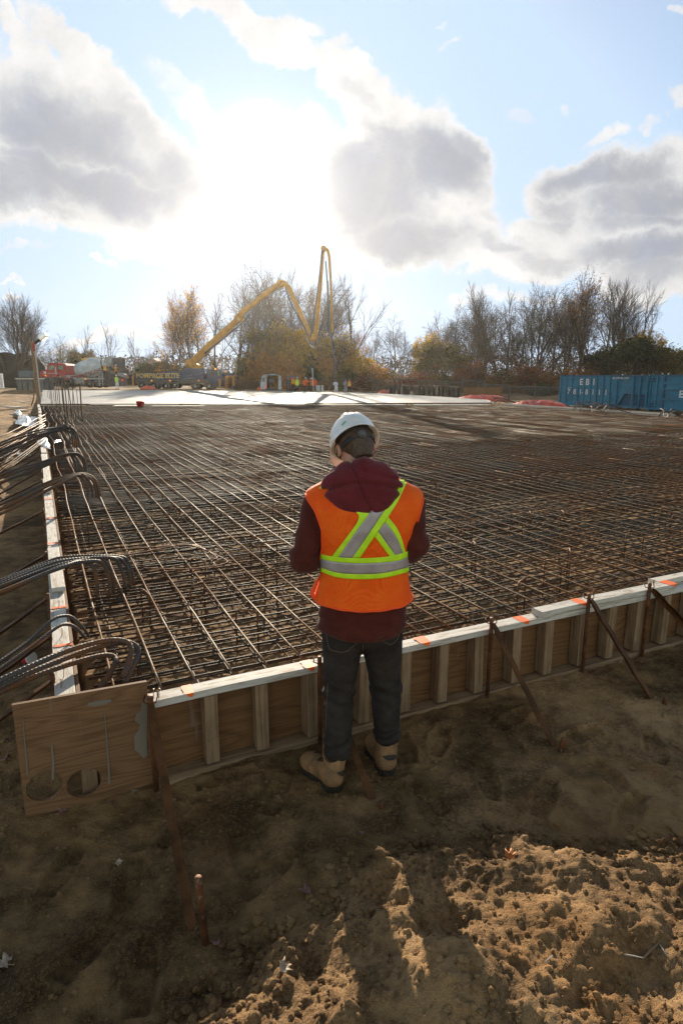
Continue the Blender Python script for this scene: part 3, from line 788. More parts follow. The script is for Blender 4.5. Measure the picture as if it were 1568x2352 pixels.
# ------------------------------------------------------------------ reinforcing mesh
BAR_TOP = rebar_mat('long_bar_steel', (.185,.125,.070), (.22,.090,.028), .58, .20, .7)
BAR_X = rebar_mat('cross_bar_steel', (.044,.036,.030), (.115,.050,.020), .62, .15, .45)
BAR_LOW = rebar_mat('lower_bar_steel', (.075,.060,.045), (.16,.068,.026), .65, .1, .65)
BAR_THICK = rebar_mat('thick_bar_steel', (.082,.076,.072), (.165,.078,.032), .55, .3, .6, 46.0, .8)
BAR_RUST = rebar_mat('thin_rusty_bar', (.12,.07,.04), (.21,.085,.03), .5, .6, .8, 90)
def add_bar(mb, pts, r, k=6, mi=0): mb.tube(pts, r, k, mi, caps=True)
def bar_e1(b_, z, r, wob, a0=.1, a1=23.2):
    a1 = min(a1, 23.2); st = .55 if b_ < 12 else .9
    aa = np.arange(a0, a1, st); 
    if b_ > 28.9: a1 = min(a1, (38.3 - b_) / 9.4 * 23.3 - .05); aa = aa[aa < a1]
    if len(aa) < 3: return None
    y = b_ + np.cumsum(rng.standard_normal(len(aa))) * wob * .35; y = y - np.linspace(0, y[-1] - b_, len(aa)) * .8
    zz = z + rng.standard_normal(len(aa)) * .003
    return np.array([AB(a, bb, q) for a, bb, q in zip(aa, y, zz)])
def bar_e2(a, z, r, wob, b0=3.0, b1=99):
    b1 = min(b1, BMAX(a) - .2); bb = np.concatenate([np.arange(b0, min(12, b1), .35), np.arange(12, b1, .8)])
    if len(bb) < 3: return None
    amp = np.clip((bb - 5) / 14, .12, 1)
    ph = rng.random(4) * 6.28
    aa = a + wob * amp * (np.sin(bb * .9 + ph[0]) + .6 * np.sin(bb * 1.9 + ph[1]) + .4 * np.sin(bb * 3.3 + ph[2]))
    zz = z + .012 * amp * np.sin(bb * 1.3 + ph[3]) + rng.standard_normal(len(bb)) * .002
    return np.array([AB(a_, b_, q) for a_, b_, q in zip(aa, bb, zz)])
def mat_thing(name, label, bars, m_list, centre):
    t = thing(name, label, 'reinforcing mesh', centre)
    bars.sort(key=lambda q: q[0])
    for i, (sc_, pts, r, k, m_) in enumerate(bars[:100]):
        mb = MB(); add_bar(mb, pts, r, k); child_mesh(mb, 'bar', m_, t)
    if len(bars) <= 100: return
    mb = MB()
    for (sc_, pts, r, k, m_) in bars[100:]: add_bar(mb, pts, r, max(4, k - 1), m_list.index(m_))
    o = mb.build('bars', m_list, t, kind='stuff'); o.matrix_parent_inverse = Matrix.Translation(t.location).inverted()
ZT = .392
bars = []
# long bars on top
for a in np.arange(.22, 23.3, .205):
    a_ = a + .012 * rng.standard_normal()
    p = bar_e2(a_, ZT, .010, .03, 2.99 + .02 * rng.random())
    if p is not None: bars.append((3 + a_ * .45, p, .0070, 6, BAR_TOP))
# short lap bars beside them
for i in range(150):
    a_ = rng.uniform(.4, 22); b0 = rng.uniform(7, 34); 
    p = bar_e2(a_, ZT + .004, .009, .015, b0, b0 + rng.uniform(.9, 1.6))
    if p is not None and len(p) > 2: bars.append((b0 * 1.5, p, .0068, 5, BAR_TOP))
b_ = 3.06
while b_ < 38:
    dense = .5 if (4.2 < b_ < 4.9 or 8.2 < b_ < 9.4 or 14 < b_ < 15.4 or 21 < b_ < 22.5 or 29 < b_ < 30.5) else 1.0
    p = bar_e1(b_ + .01 * rng.standard_normal(), ZT - .021, .01, .012, .08 + .1 * rng.random())
    if p is not None: bars.append((b_ * (1 if b_ < 14 else 1.5), p, .0064, 6, BAR_X))
    b_ += .142 * dense
mat_thing('top_steel_mesh', 'upper layer of tied reinforcing bars spread over the whole bay', bars, [BAR_TOP, BAR_X], (0, 6, 0))
bars = []; ZB = .185
for a in np.arange(.30, 23.3, .205):
    p = bar_e2(a + .012 * rng.standard_normal(), ZB + .02, .01, .008, 3.02)
    if p is not None: bars.append((3 + a * .5, p, .0066, 5, BAR_LOW))
b_ = 3.1
while b_ < 38:
    p = bar_e1(b_ + .01 * rng.standard_normal(), ZB, .01, .008, .12)
    if p is not None: bars.append((b_, p, .0066, 5, BAR_LOW))
    b_ += .145
mat_thing('lower_steel_mesh', 'lower layer of reinforcing bars close above the sand, seen through the upper layer', bars, [BAR_LOW], (0, 7, 0))
# middle-height bars of the thickened strips
bars = []
for b0, b1, st_ in ((5.6, 6.3, .1), (8.1, 9.5, .1), (10.5, 38, .15)):
    for z in (.29,):
        for q in np.arange(b0, b1, st_):
            p = bar_e1(q + .02 * rng.standard_normal(), z, .01, .01, .15)
            if p is not None: bars.append((q, p, .0075, 5, BAR_X))
mat_thing('beam_strip_mesh', 'dense bands of cross bars between the upper and lower layers', bars, [BAR_X], (0, 8, 0))

# upright bar chairs carrying the top layer
def chair_mb(h, w):
    mb = MB(); pts = [(-w / 2, 0, 0), (-w / 2, 0, h - .03), (-w / 2 + .012, 0, h - .008), (-w / 2 + .04, 0, h), (w / 2 - .04, 0, h), (w / 2 - .012, 0, h - .008), (w / 2, 0, h - .03), (w / 2, 0, 0)]
    mb.tube(pts, .0065, 6); return mb
ch0 = chair_mb(.40, .16).build('bar_chair', BAR_RUST, None, **tags('rusty hooked bar chair standing up through the reinforcing mesh', 'bar chair', 'bar chairs in the mesh'))
first = True
for i in range(90):
    a = rng.uniform(.4, 9); b_ = rng.uniform(3.3, 13)
    if i < 10: a, b_ = [(2.1,3.6),(1.9,4.1),(1.6,4.7),(3.3,3.6),(3.6,4.6),(2.6,5.2),(1.15,3.9),(.95,4.5),(4.2,4.0),(4.9,5.5)][i]
    o = ch0 if first else ch0.copy()
    if not first: C.objects.link(o)
    first = False
    q = AB(a, b_, .02); o.location = tuple(q); o.rotation_euler = (0, 0, rng.random() * 3.14); o.scale = (1, 1, 1.0 + .12 * rng.random())

# long thin hairpins lying on the mesh
def hairpin(px, lab, z=ZT + .018):
    P_ = [W(x, y, z) for x, y in px]
    from mathutils import geometry
    mb = MB(); pts = []
    for i in range(len(P_) - 1):
        for t in np.linspace(0, 1, 6, endpoint=False): pts.append(P_[i].lerp(P_[i + 1], t))
    pts.append(P_[-1]); pts = np.array(pts); 
    for _ in range(2): pts[1:-1] = (pts[:-2] + 2 * pts[1:-1] + pts[2:]) / 4
    mb.tube(pts, .0062, 6); mb.build('hairpin_bar', BAR_RUST, None, **tags(lab, 'bent bar'))
hairpin([(255,1281),(330,1268),(430,1248),(470,1262),(528,1290),(500,1300),(420,1308),(330,1305)], 'thin rusty hairpin bar lying on the mesh, larger of the two left of the worker')
hairpin([(270,1263),(360,1256),(452,1250),(505,1283),(470,1287),(400,1284)], 'thin rusty hairpin bar lying inside the larger one')

# ------------------------------------------------------------------ thick hooked bars over the left form
def bez(ps, n_=8):
    """smooth curve through points (catmull-rom)"""
    P_ = [np.array(p, float) for p in ps]; P_ = [2 * P_[0] - P_[1]] + P_ + [2 * P_[-1] - P_[-2]]
    out = []
    for i in range(1, len(P_) - 2):
        p0, p1, p2, p3 = P_[i - 1:i + 3]
        for t in np.linspace(0, 1, n_, endpoint=False):
            out.append(.5 * ((2 * p1) + (-p0 + p2) * t + (2 * p0 - 5 * p1 + 4 * p2 - p3) * t * t + (-p0 + 3 * p1 - 3 * p2 + p3) * t ** 3))
    out.append(P_[-2]); return np.array(out)
def hook_bar(name, px, label, grp, r=.0145, m_=None):
    """px: photo points with depth from the camera (x, y, Y)"""
    jx, jy = rng.normal() * 2.2, rng.normal() * 3.0
    pts = bez([WY(x + jx * (.4 + .6 * (i_ < 3)), y + jy * max(0, 1 - i_ * .3) + rng.normal() * .8, Y) for i_, (x, y, Y) in enumerate(px)], 7)
    mb = MB(); mb.tube(pts, r, 12); return mb.build(name, m_ or BAR_THICK, None, **tags(label, 'bent bar', grp))
def hooks(base, n_, offs, lab, grp, r=.0165, jit=.012):
    for i in range(n_):
        px = []
        for k_, (x, y, Y) in enumerate(base):
            ox, oy, oY = offs[0] * i, offs[1] * i, offs[2] * i
            px.append((x + ox + rng.normal() * 1.5, y + oy + rng.normal() * 1.5, Y + oY))
        hook_bar('hooked_bar', px, lab, grp, r)
G1 = 'hooked thick bars, nearest bundle at the form corner'
L1 = 'thick hooked bar of the nearest bundle, lying over the corner behind the board'
hook_bar('hooked_bar', [(-60,1590,2.55),(60,1533,2.75),(150,1495,2.95),(225,1473,3.12),(270,1470,3.2),(296,1477,3.22),(302,1495,3.18),(294,1530,3.10),(281,1556,3.03)], L1, G1, .0145)
hook_bar('hooked_bar', [(-60,1606,2.60),(60,1548,2.78),(160,1508,3.0),(240,1482,3.17),(285,1473,3.26),(311,1482,3.28),(318,1500,3.25),(302,1540,3.13),(287,1568,3.05)], L1, G1, .0145)
hook_bar('hooked_bar', [(-60,1617,2.65),(70,1557,2.84),(170,1522,3.05),(235,1505,3.2),(262,1508,3.24),(266,1520,3.2),(250,1552,3.1),(228,1582,3.0)], L1, G1, .0145)
hook_bar('hooked_bar', [(-60,1603,2.75),(70,1545,2.9),(180,1500,3.15),(255,1480,3.34),(300,1480,3.42),(318,1495,3.44),(321,1525,3.42),(322,1570,3.40)], L1, G1, .0145)
G2 = 'hooked thick bars, second bundle from the corner'
L2 = 'thick hooked bar of the second bundle, arching over the left form'
for i, (ex, ey) in enumerate([(225,1400),(253,1386),(262,1388),(290,1378),(303,1373),(309,1372)]):
    o = i * 6
    arch = ex - 42 + (i % 2) * 6
    hook_bar('hooked_bar', [(-60,1385-o,3.75+.05*i),(20,1355-o,3.9+.05*i),(90,1325-o*.9,4.1+.05*i),(150,1302-o*.7,4.25+.05*i),(arch,1288-i*2+abs(i-3),4.4+.06*i),(ex-14,1300-i*1,4.45+.06*i),(ex-3,1330,4.46+.06*i),(ex,ey,4.44+.06*i)], L2, G2, .0145)
G3 = 'hooked thick bars, third bundle from the corner'
L3 = 'thick hooked bar of the third bundle, arching over the left form'
for i, (ex, ey) in enumerate([(202,1138),(212,1142),(222,1143),(228,1144),(231,1141)]):
    o = i * 5
    hook_bar('hooked_bar', [(-60,1212-o,5.8+.06*i),(30,1170-o,6.1+.06*i),(100,1132-o*.9,6.3+.06*i),(150,1105-o*.5,6.5+.06*i),(178+i*4,1091-i,6.7+.06*i),(ex-14,1098,6.75+.06*i),(ex-4,1116,6.76+.06*i),(ex,ey,6.75+.06*i)], L3, G3, .0140)
G4 = 'hooked thick bars, fourth bundle from the corner'
L4 = 'thick hooked bar of the fourth bundle, arching over the left form'
for i, (ex, ey) in enumerate([(178,1083),(184,1084),(195,1084),(199,1086)]):
    o = i * 5
    hook_bar('hooked_bar', [(-60,1135-o,6.9),(30,1098-o,7.2),(100,1072-o*.8,7.5),(140,1053-o*.4,7.7),(162+i*4,1044-i,7.9),(ex-9,1050,7.95),(ex-3,1062,7.96),(ex,ey,7.95)], L4, G4, .0140)
G5 = 'hooked thick bars, fifth bundle from the corner'
L5 = 'thick hooked bar of the fifth bundle, farthest of the arching bundles'
for i, (ex, ey) in enumerate([(162,1024),(168,1026),(172,1027),(175,1024),(178,1028),(181,1022)]):
    o = i * 4
    hook_bar('hooked_bar', [(-60,1085-o*2,8.6),(30,1040-o*1.6,9.0),(80,1012-o,9.4),(120,996-o*.6,9.8),(146+i*3,983-i*2+ (i%2)*8,10.1),(ex-8,990,10.15),(ex-2,1004,10.15),(ex,ey,10.15)], L5, G5, .0140)
G6 = 'loose rusty bars at the left'
for i in range(14):
    x0 = -60; y0 = 1130 + 34 * rng.random() - i * 3
    y1 = 1000 + rng.random() * 60
    hook_bar('loose_bar', [(x0, 1160 - i * 10, 8.2 + .1 * i), (20, 1085 - i * 7, 9.0 + .1 * i), (102 + 4 * rng.random(), 1018 - i * 5, 10.5 + .2 * i)], 'thin bar leaning on the left form with its lower end in the dug dirt', G6, .0075, RUSTD)
# two thin bars with gooseneck over the near left plank
for k_, px in enumerate([[(-60,1562,2.9),(60,1480,3.25),(120,1425,3.45),(152,1415,3.55),(172,1422,3.58),(194,1447,3.6),(205,1462,3.62)], [(-60,1575,2.85),(60,1492,3.15),(125,1442,3.35),(150,1434,3.42),(172,1441,3.45),(196,1466,3.5)]]):
    hook_bar('gooseneck_bar', px, ['rusty bar bent down over the near left plank, upper of two', 'rusty bar bent down over the near left plank, lower of two'][k_], 'gooseneck bars over the left plank', .0095)

# tall dowels standing in the mesh at the far left
dow = [(192,885,985,.016),(166,880,968,.014),(158,872,975,.014),(150,868,960,.016),(141,872,960,.012),(136,868,945,.012),(132,866,950,.014),(127,866,940,.010),(120,867,945,.010),(116,866,930,.010),(172,884,975,.008),(177,888,985,.008),(146,880,940,.008),(153,878,985,.010),(124,872,955,.009),(184,895,980,.008),(112,872,925,.008),(162,882,960,.008)]
for (x, yt, yb, r_) in dow:
    g = W(x, yb, .10); tp = WY(x - .09 * (yb - yt) * .9, yt, g.y)
    mb = MB(); mb.tube([g, Vector((g.x + .01 * rng.normal(), g.y, (tp.z + g.z) / 2)), Vector((g.x + .03 * rng.normal(), g.y, tp.z))], r_ * 1.5, 8)
    mb.build('dowel_bar', BAR_THICK, None, **tags('tall steel dowel bar standing upright in the mesh near the timber pole', 'dowel bar', 'upright dowel bars at the far left'))
# ------------------------------------------------------------------ signed-distance modelling
def surf_nets(f, org, h):
    s = f < 0; nx, ny, nz = f.shape
    cor = [(i, j, k) for i in (0, 1) for j in (0, 1) for k in (0, 1)]
    sl = lambda A, c: A[c[0]:nx - 1 + c[0], c[1]:ny - 1 + c[1], c[2]:nz - 1 + c[2]]
    cnt = sum(sl(s, c).astype(np.int8) for c in cor)
    act = (cnt > 0) & (cnt < 8)
    I = np.argwhere(act); idx = -np.ones(act.shape, np.int64); idx[act] = np.arange(len(I))
    acc = np.zeros((len(I), 3)); num = np.zeros(len(I))
    for a in cor:
        for ax in range(3):
            if a[ax]: continue
            b = list(a); b[ax] = 1
            fa = f[I[:, 0] + a[0], I[:, 1] + a[1], I[:, 2] + a[2]]; fb_ = f[I[:, 0] + b[0], I[:, 1] + b[1], I[:, 2] + b[2]]
            x = (fa < 0) != (fb_ < 0); t = np.where(x, fa / np.where(x, fa - fb_, 1), 0)
            p = np.tile(np.array(a, float), (len(I), 1)); p[:, ax] += t
            acc += p * x[:, None]; num += x
    V = (I + acc / num[:, None]) * h + np.array(org)
    Q = []
    for ax in range(3):
        o1, o2 = [(1, 2), (2, 0), (0, 1)][ax]
        S0 = [slice(None)] * 3; S1 = [slice(None)] * 3; S0[ax] = slice(0, -1); S1[ax] = slice(1, None)
        d = s[tuple(S0)] != s[tuple(S1)]
        E = np.argwhere(d); sg = s[tuple(S0)][d]
        ok = (E[:, o1] > 0) & (E[:, o2] > 0) & (E[:, o1] < f.shape[o1] - 1) & (E[:, o2] < f.shape[o2] - 1); E = E[ok]; sg = sg[ok]
        def cell(d1, d2):
            c = E.copy(); c[:, o1] -= d1; c[:, o2] -= d2; return idx[c[:, 0], c[:, 1], c[:, 2]]
        q = np.stack([cell(1, 1), cell(0, 1), cell(0, 0), cell(1, 0)], -1); q[~sg] = q[~sg][:, ::-1]
        Q.append(q)
    Q = np.concatenate(Q); Q = Q[(Q >= 0).all(1)]
    return V, Q
def sdf_mesh(name, fn, lo, hi, h, m_, parent=None, smooth=1, **tg):
    lo = np.array(lo, float); hi = np.array(hi, float)
    ax = [np.arange(lo[i], hi[i] + h, h) for i in range(3)]
    X, Y, Z = np.meshgrid(*ax, indexing='ij')
    V, Q = surf_nets(fn(X, Y, Z), lo, h)
    if smooth:   # light laplacian
        for _ in range(smooth):
            S_ = np.zeros_like(V); n_ = np.zeros(len(V))
            for a, b in ((0, 1), (1, 2), (2, 3), (3, 0)):
                np.add.at(S_, Q[:, a], V[Q[:, b]]); np.add.at(S_, Q[:, b], V[Q[:, a]]); np.add.at(n_, Q[:, a], 1); np.add.at(n_, Q[:, b], 1)
            V = V * .5 + .5 * S_ / np.maximum(n_, 1)[:, None]
    me = bpy.data.meshes.new(name); me.vertices.add(len(V)); me.vertices.foreach_set('co', V.ravel())
    me.loops.add(Q.size); me.loops.foreach_set('vertex_index', Q.ravel().astype(np.int32)); me.polygons.add(len(Q))
    me.polygons.foreach_set('loop_start', (np.arange(len(Q)) * 4).astype(np.int32)); me.polygons.foreach_set('loop_total', np.full(len(Q), 4, np.int32))
    me.polygons.foreach_set('use_smooth', np.ones(len(Q), bool)); me.update(calc_edges=True); me.validate()
    for q in (m_ if isinstance(m_, list) else [m_]): me.materials.append(q)
    o = link(name, me, parent, **tg); return o
def cone(X, Y, Z, a, b, ra, rb, sq=(1, 1, 1)):
    a = np.array(a, float); b = np.array(b, float); d = b - a; L2 = (d * d).sum()
    px, py, pz = X - a[0], Y - a[1], Z - a[2]
    t = np.clip((px * d[0] + py * d[1] + pz * d[2]) / L2, 0, 1)
    return np.sqrt(((px - d[0] * t) / sq[0]) ** 2 + ((py - d[1] * t) / sq[1]) ** 2 + ((pz - d[2] * t) / sq[2]) ** 2) - (ra + (rb - ra) * t)
def ell(X, Y, Z, c, r):
    k = np.sqrt(((X - c[0]) / r[0]) ** 2 + ((Y - c[1]) / r[1]) ** 2 + ((Z - c[2]) / r[2]) ** 2)
    return (k - 1) * min(r)
def smin(a, b, k):
    h = np.clip(.5 + .5 * (b - a) / k, 0, 1); return b * (1 - h) + a * h - k * h * (1 - h)
def smax(a, b, k): return -smin(-a, -b, k)
def n3(X, Y, Z, s, seed=0):
    """cheap smooth 3-d noise from shifted planes"""
    r_ = np.random.default_rng(seed); out = 0
    for i in range(5):
        v = r_.standard_normal(3); v /= np.linalg.norm(v); w = r_.standard_normal(3); w /= np.linalg.norm(w)
        out = out + np.sin((X * v[0] + Y * v[1] + Z * v[2]) * s + r_.random() * 6 + 1.3 * np.sin((X * w[0] + Y * w[1] + Z * w[2]) * s * .7 + r_.random() * 6))
    return out / 5

# ------------------------------------------------------------------ cloth and skin materials
def cloth(name, col, col2=None, rough=.9, weave=900.0, sheen=.3, bump=.25, fold=8.0, trans=0.0):
    m_, nt, b = base_mat(name); ob = nt.new('ShaderNodeTexCoord').outputs['Object']
    nz = nt.noise(ob, 9.0, 6, .6); fine = nt.noise(ob, weave * .4, 3, .6)
    c2 = col2 or tuple(c * 1.3 for c in col)
    cc = nt.mix(nt.ss(nt.m('ADD', nt.m('MULTIPLY', nz, .7), nt.m('MULTIPLY', fine, .3)), .35, .65), col, c2)
    nt.put(b.inputs['Base Color'], cc); b.inputs['Roughness'].default_value = rough; b.inputs['Specular IOR Level'].default_value = .2
    b.inputs['Sheen Weight'].default_value = sheen; b.inputs['Sheen Roughness'].default_value = .5
    bn = nt.new('ShaderNodeBump'); bn.inputs['Strength'].default_value = bump; bn.inputs['Distance'].default_value = .006
    hgt = nt.m('ADD', nt.m('MULTIPLY', nt.noise(ob, fold, 5, .6, .8), 4.0), nt.m('MULTIPLY', nt.noise(ob, weave, 2, .5), .25))
    nt.put(bn.inputs['Height'], hgt); nt.put(b.inputs['Normal'], bn.outputs[0])
    return m_
HOODIE = cloth('maroon_fleece', (.066,.012,.008), (.096,.021,.014), .95, 500, .1, .6, 11)
HOODIN = cloth('plum_fleece', (.110,.014,.020), (.150,.022,.030), .95, 500, .15, .6, 11)
JEANS = cloth('dark_denim', (.024,.019,.017), (.046,.038,.034), .9, 700, .0, .8, 15)
ORV = None
def vest_mat():
    m_, nt, b = base_mat('orange_mesh_cloth'); ob = nt.new('ShaderNodeTexCoord').outputs['Object']
    vor = nt.new('ShaderNodeTexVoronoi', feature='F1'); nt.put(vor.inputs['Vector'], nt.mapping(ob, scale=(1, .7, 1))); vor.inputs['Scale'].default_value = 330; vor.inputs['Randomness'].default_value = .15
    hole = nt.ss(vor.outputs['Distance'], .42, .22)
    nz = nt.noise(ob, 7.0, 5, .6)
    cc = nt.mix(nt.ss(nz, .35, .65), (.96,.105,.002), (1.0,.150,.005))
    cc = nt.mix(nt.m('MULTIPLY', hole, .2), cc, (.30,.03,.004))
    nt.put(b.inputs['Base Color'], cc); b.inputs['Roughness'].default_value = .7; b.inputs['Specular IOR Level'].default_value = .25; b.inputs['Sheen Weight'].default_value = .0
    bn = nt.new('ShaderNodeBump'); bn.inputs['Strength'].default_value = .7; bn.inputs['Distance'].default_value = .02
    nt.put(bn.inputs['Height'], nt.m('ADD', nt.noise(ob, 9.0, 6, .6, 1.2), nt.m('MULTIPLY', hole, -.05))); nt.put(b.inputs['Normal'], bn.outputs[0])
    return m_
VESTM = vest_mat()
TRIM = mat('bright_orange_binding', (1.0,.10,.015), .6, var=.1)
LIME = mat('lime_tape', (.55,.95,.02), .55, var=.12, vs=20, bump=.1, bs=300)
SILVER = mat('silver_reflective_tape', (.40,.37,.39), .45, .25, var=.15, vs=14, bump=.25, bs=30)
SKIN = mat('skin', (.50,.27,.19), .5, var=.12, vs=20, bump=.15, bs=200)
SKIN.node_tree.nodes['Principled BSDF'].inputs['Subsurface Weight'].default_value = .25
SKIN.node_tree.nodes['Principled BSDF'].inputs['Subsurface Scale'].default_value = .01
def hair_mat():
    m_, nt, b = base_mat('dark_brown_hair'); ob = nt.new('ShaderNodeTexCoord').outputs['Object']
    g = nt.noise(nt.mapping(ob, scale=(260, 260, 22)), 1.0, 5, .6)
    nt.put(b.inputs['Base Color'], nt.mix(nt.ss(g, .3, .7), (.018,.010,.006), (.125,.068,.036))); b.inputs['Roughness'].default_value = .55
    bn = nt.new('ShaderNodeBump'); bn.inputs['Strength'].default_value = .9; bn.inputs['Distance'].default_value = .004
    nt.put(bn.inputs['Height'], g); nt.put(b.inputs['Normal'], bn.outputs[0]); return m_
HAIR = hair_mat()
HELM = mat('white_helmet_plastic', (.80,.80,.79), .28, var=.04, vs=9, bump=.03, bs=30, spec=.5)
HELM.node_tree.nodes['Principled BSDF'].inputs['Subsurface Weight'].default_value = .3
HELM.node_tree.nodes['Principled BSDF'].inputs['Subsurface Scale'].default_value = .01; HELM.node_tree.nodes['Principled BSDF'].inputs['Subsurface Radius'].default_value = (1, .85, .6)
STRAP = mat('black_plastic', (.03,.03,.035), .4, var=.1)
KNOB = mat('grey_plastic', (.040,.040,.043), .7, var=.1, spec=.2); DISC = mat('ratchet_disc_grey', (.13,.13,.135), .6, spec=.2)
BOOT = mat('tan_boot_leather', (.26,.140,.062), .7, var=.35, vs=16, bump=.35, bs=60, dirt=(.16,.10,.055), dirt_amt=.5)
SOLE = mat('black_boot_rubber', (.034,.028,.022), .95, var=.3, vs=20, dirt=(.16,.11,.065), dirt_amt=.5, bump=.3, spec=.1)
LACE = mat('black_lace', (.015,.015,.015), .7)
PAD = mat('dark_grey_pad', (.060,.052,.044), .9, spec=.1)
STITCH = mat('brown_stitching', (.16,.11,.07), .8)
GREENL = mat('green_sticker', (.05,.42,.22), .5, var=0)

# ------------------------------------------------------------------ the worker in front
PO = Vector((.10, 2.75, 0)); 
gz = gh(.1, 2.75)
worker = thing('person', 'worker seen from behind in orange safety vest, maroon hoodie and white hard hat, head bowed', 'person', tuple(PO))
def T(z, tab):
    zs = [r_[0] for r_ in tab]; return [np.interp(z, zs, [r_[i] for r_ in tab]) for i in range(1, 5)]
TOR = [ # z, half width, half depth, cx, cy
 (.70,.185,.12,-.005,.0),(.80,.190,.125,-.005,.0),(.92,.198,.132,.0,.0),(1.02,.188,.126,.002,.0),(1.12,.176,.120,.003,-.002),(1.22,.183,.124,.003,-.006),
 (1.34,.205,.132,.0,-.012),(1.42,.205,.128,.0,-.012),(1.47,.185,.112,.0,-.004),(1.51,.14,.095,-.003,.008),(1.56,.095,.085,-.008,.02),(1.62,.07,.07,-.012,.035)]
def torso(X, Y, Z, off=0.0):
    wx, wy, cx_, cy_ = T(Z, TOR)
    p = 2.35
    k = (np.abs((X - cx_) / (wx + off)) ** p + np.abs((Y - cy_) / (wy + off)) ** p) ** (1 / p)
    d = (k - 1) * (wy + off)
    sh = np.minimum(cone(X, Y, Z, (-.05,.0,1.50), (-.195,.0,1.435), .075 + off, .068 + off), cone(X, Y, Z, (.05,.0,1.50), (.198,.0,1.437), .075 + off, .068 + off))
    d = smin(d, sh, .05)
    return smax(d, Z - 1.60, .02)
SHL, ELL_, WRL = (-.212,.0,1.425), (-.268,-.035,1.192), (-.115,.245,1.18)
SHR, ELR, WRR = (.208,.0,1.42), (.222,-.025,1.248), (.115,.25,1.20)
def arms(X, Y, Z):
    d = 1e3
    for S_, E_, W_, sg in ((SHL, ELL_, WRL, 1), (SHR, ELR, WRR, -1)):
        a = smin(cone(X, Y, Z, S_, E_, .067, .066), cone(X, Y, Z, E_, W_, .064, .043), .03)
        # slack cloth hanging below the elbow
        a = smin(a, ell(X, Y, Z, (E_[0] + .02 * sg, E_[1] + .03, E_[2] - .02), (.058, .075, .055)), .03)
        d = np.minimum(d, a)
    fold = .0055 * np.sin((Z * 62 + X * 30 + 2.2 * np.sin(Y * 22 + X * 14))) * np.exp(-((Z - 1.22) / .13) ** 2) + .005 * n3(X, Y, Z, 24, 3)
    return d + fold
HEMZ = lambda X, Y: .845 - .032 * np.clip(1 - (X / .2) ** 2, 0, 1) * (Y < .03)
def hoodie_f(X, Y, Z):
    d = smin(torso(X, Y, Z, .006), arms(X, Y, Z), .018)
    d = d + .004 * n3(X, Y, Z, 20, 5) + .003 * np.sin(Z * 95 + 8 * np.sin(X * 9)) * sstep(-Z, -1.0, -.86)
    d = d - .006 * np.exp(-((Z - .86) / .02) ** 2)
    return smax(d, HEMZ(X, Y) - Z, .01)
sdf_mesh('hoodie', hoodie_f, (-.42,-.22,.78), (.38,.36,1.66), .0078, HOODIE, worker)
# draped hood: collar roll round the neck and a bag hanging on the back
def hood_f(X, Y, Z):
    x = X + .006
    roll = 1e3
    ring = [(0, -.085, 1.60), (-.075, -.070, 1.575), (-.118, -.01, 1.545), (-.10, .07, 1.515), (-.04, .12, 1.495), (.04, .12, 1.495), (.10, .07, 1.515), (.122, -.01, 1.545), (.08, -.07, 1.575), (0, -.085, 1.60)]
    for a, b in zip(ring[:-1], ring[1:]):
        roll = smin(roll, cone(x, Y, Z, a, b, .038, .038, (1, 1, 1.35)), .02)
    bag = ell(x, Y, Z, (0, -.100, 1.530), (.172, .062, .098))
    tip = ell(x, Y, Z, (.004, -.122, 1.462), (.112, .048, .066))
    d = smin(smin(roll, bag, .025), tip, .02)
    # folds: crease under the roll, diagonal swags, centre seam
    d = d + .013 * np.exp(-((Z - 1.553 + .5 * x * x * 3) / .010) ** 2) * (Y < 0)
    d = d + .010 * np.exp(-((Z - 1.50 - .35 * np.abs(x) + .15 * np.sin(x * 16)) / .009) ** 2) * (Y < -.05)
    d = d + .006 * np.exp(-((Z - 1.595 + .28 * (x - .03)) / .007) ** 2) * (x > -.02) * (Y < 0)
    d = d + .0035 * np.exp(-((x - .004 - .25 * (1.6 - Z)) / .0035) ** 2) * (Z > 1.50) * (Y < 0)
    d = d + .005 * n3(x, Y, Z, 30, 11)
    return d
sdf_mesh('hood', hood_f, (-.22,-.24,1.34), (.22,.22,1.74), .006, HOODIN, worker)

# vest: the torso grown outwards, cut by arm holes, hem and neck
def armlim(Z):  # lateral limits of the vest
    zl = [.9, 1.0, 1.10, 1.17, 1.25, 1.34, 1.42, 1.48, 1.6]
    l = np.interp(Z, zl, [.30, .30, .30, .20, .186, .186, .215, .262, .262]); r = np.interp(Z, zl, [.30, .30, .30, .22, .22, .232, .250, .268, .268])
    return l, r
VHEM = lambda X, Y: .990 - .016 * np.clip(1 - (X / .21) ** 2, 0, 1)
def vest_f(X, Y, Z):
    fl_ = .012 * sstep(-Z, -1.09, -.95)
    d = torso(X, Y, Z, .0) - .017 - fl_ + .0035 * n3(X, Y, Z, 17, 9) + .0022 * np.sin(X * 70 + 6 * np.sin(Z * 14)) * sstep(-Z, -1.10, -.99)
    l, r = armlim(Z)
    d = smax(d, np.maximum(-X - l, X - r), .006)
    d = smax(d, VHEM(X, Y) - Z, .006)
    neck = cone(X, Y, Z, (0, .02, 1.56), (0, .02, 1.72), .105, .13)
    vneck = np.maximum(np.abs(X) - np.interp(Z, [1.1, 1.5], [.0, .10]), .03 - Y)
    return smax(smax(d, -neck, .006), -vneck, .006)
vest = sdf_mesh('safety_vest', vest_f, (-.30,-.22,.92), (.30,.22,1.62), .006, VESTM, worker)
vbm = BVHTree.FromPolygons([v.co + PO for v in vest.data.vertices], [p.vertices for p in vest.data.polygons])
CAMV = Vector((0, 0, CAM_H))
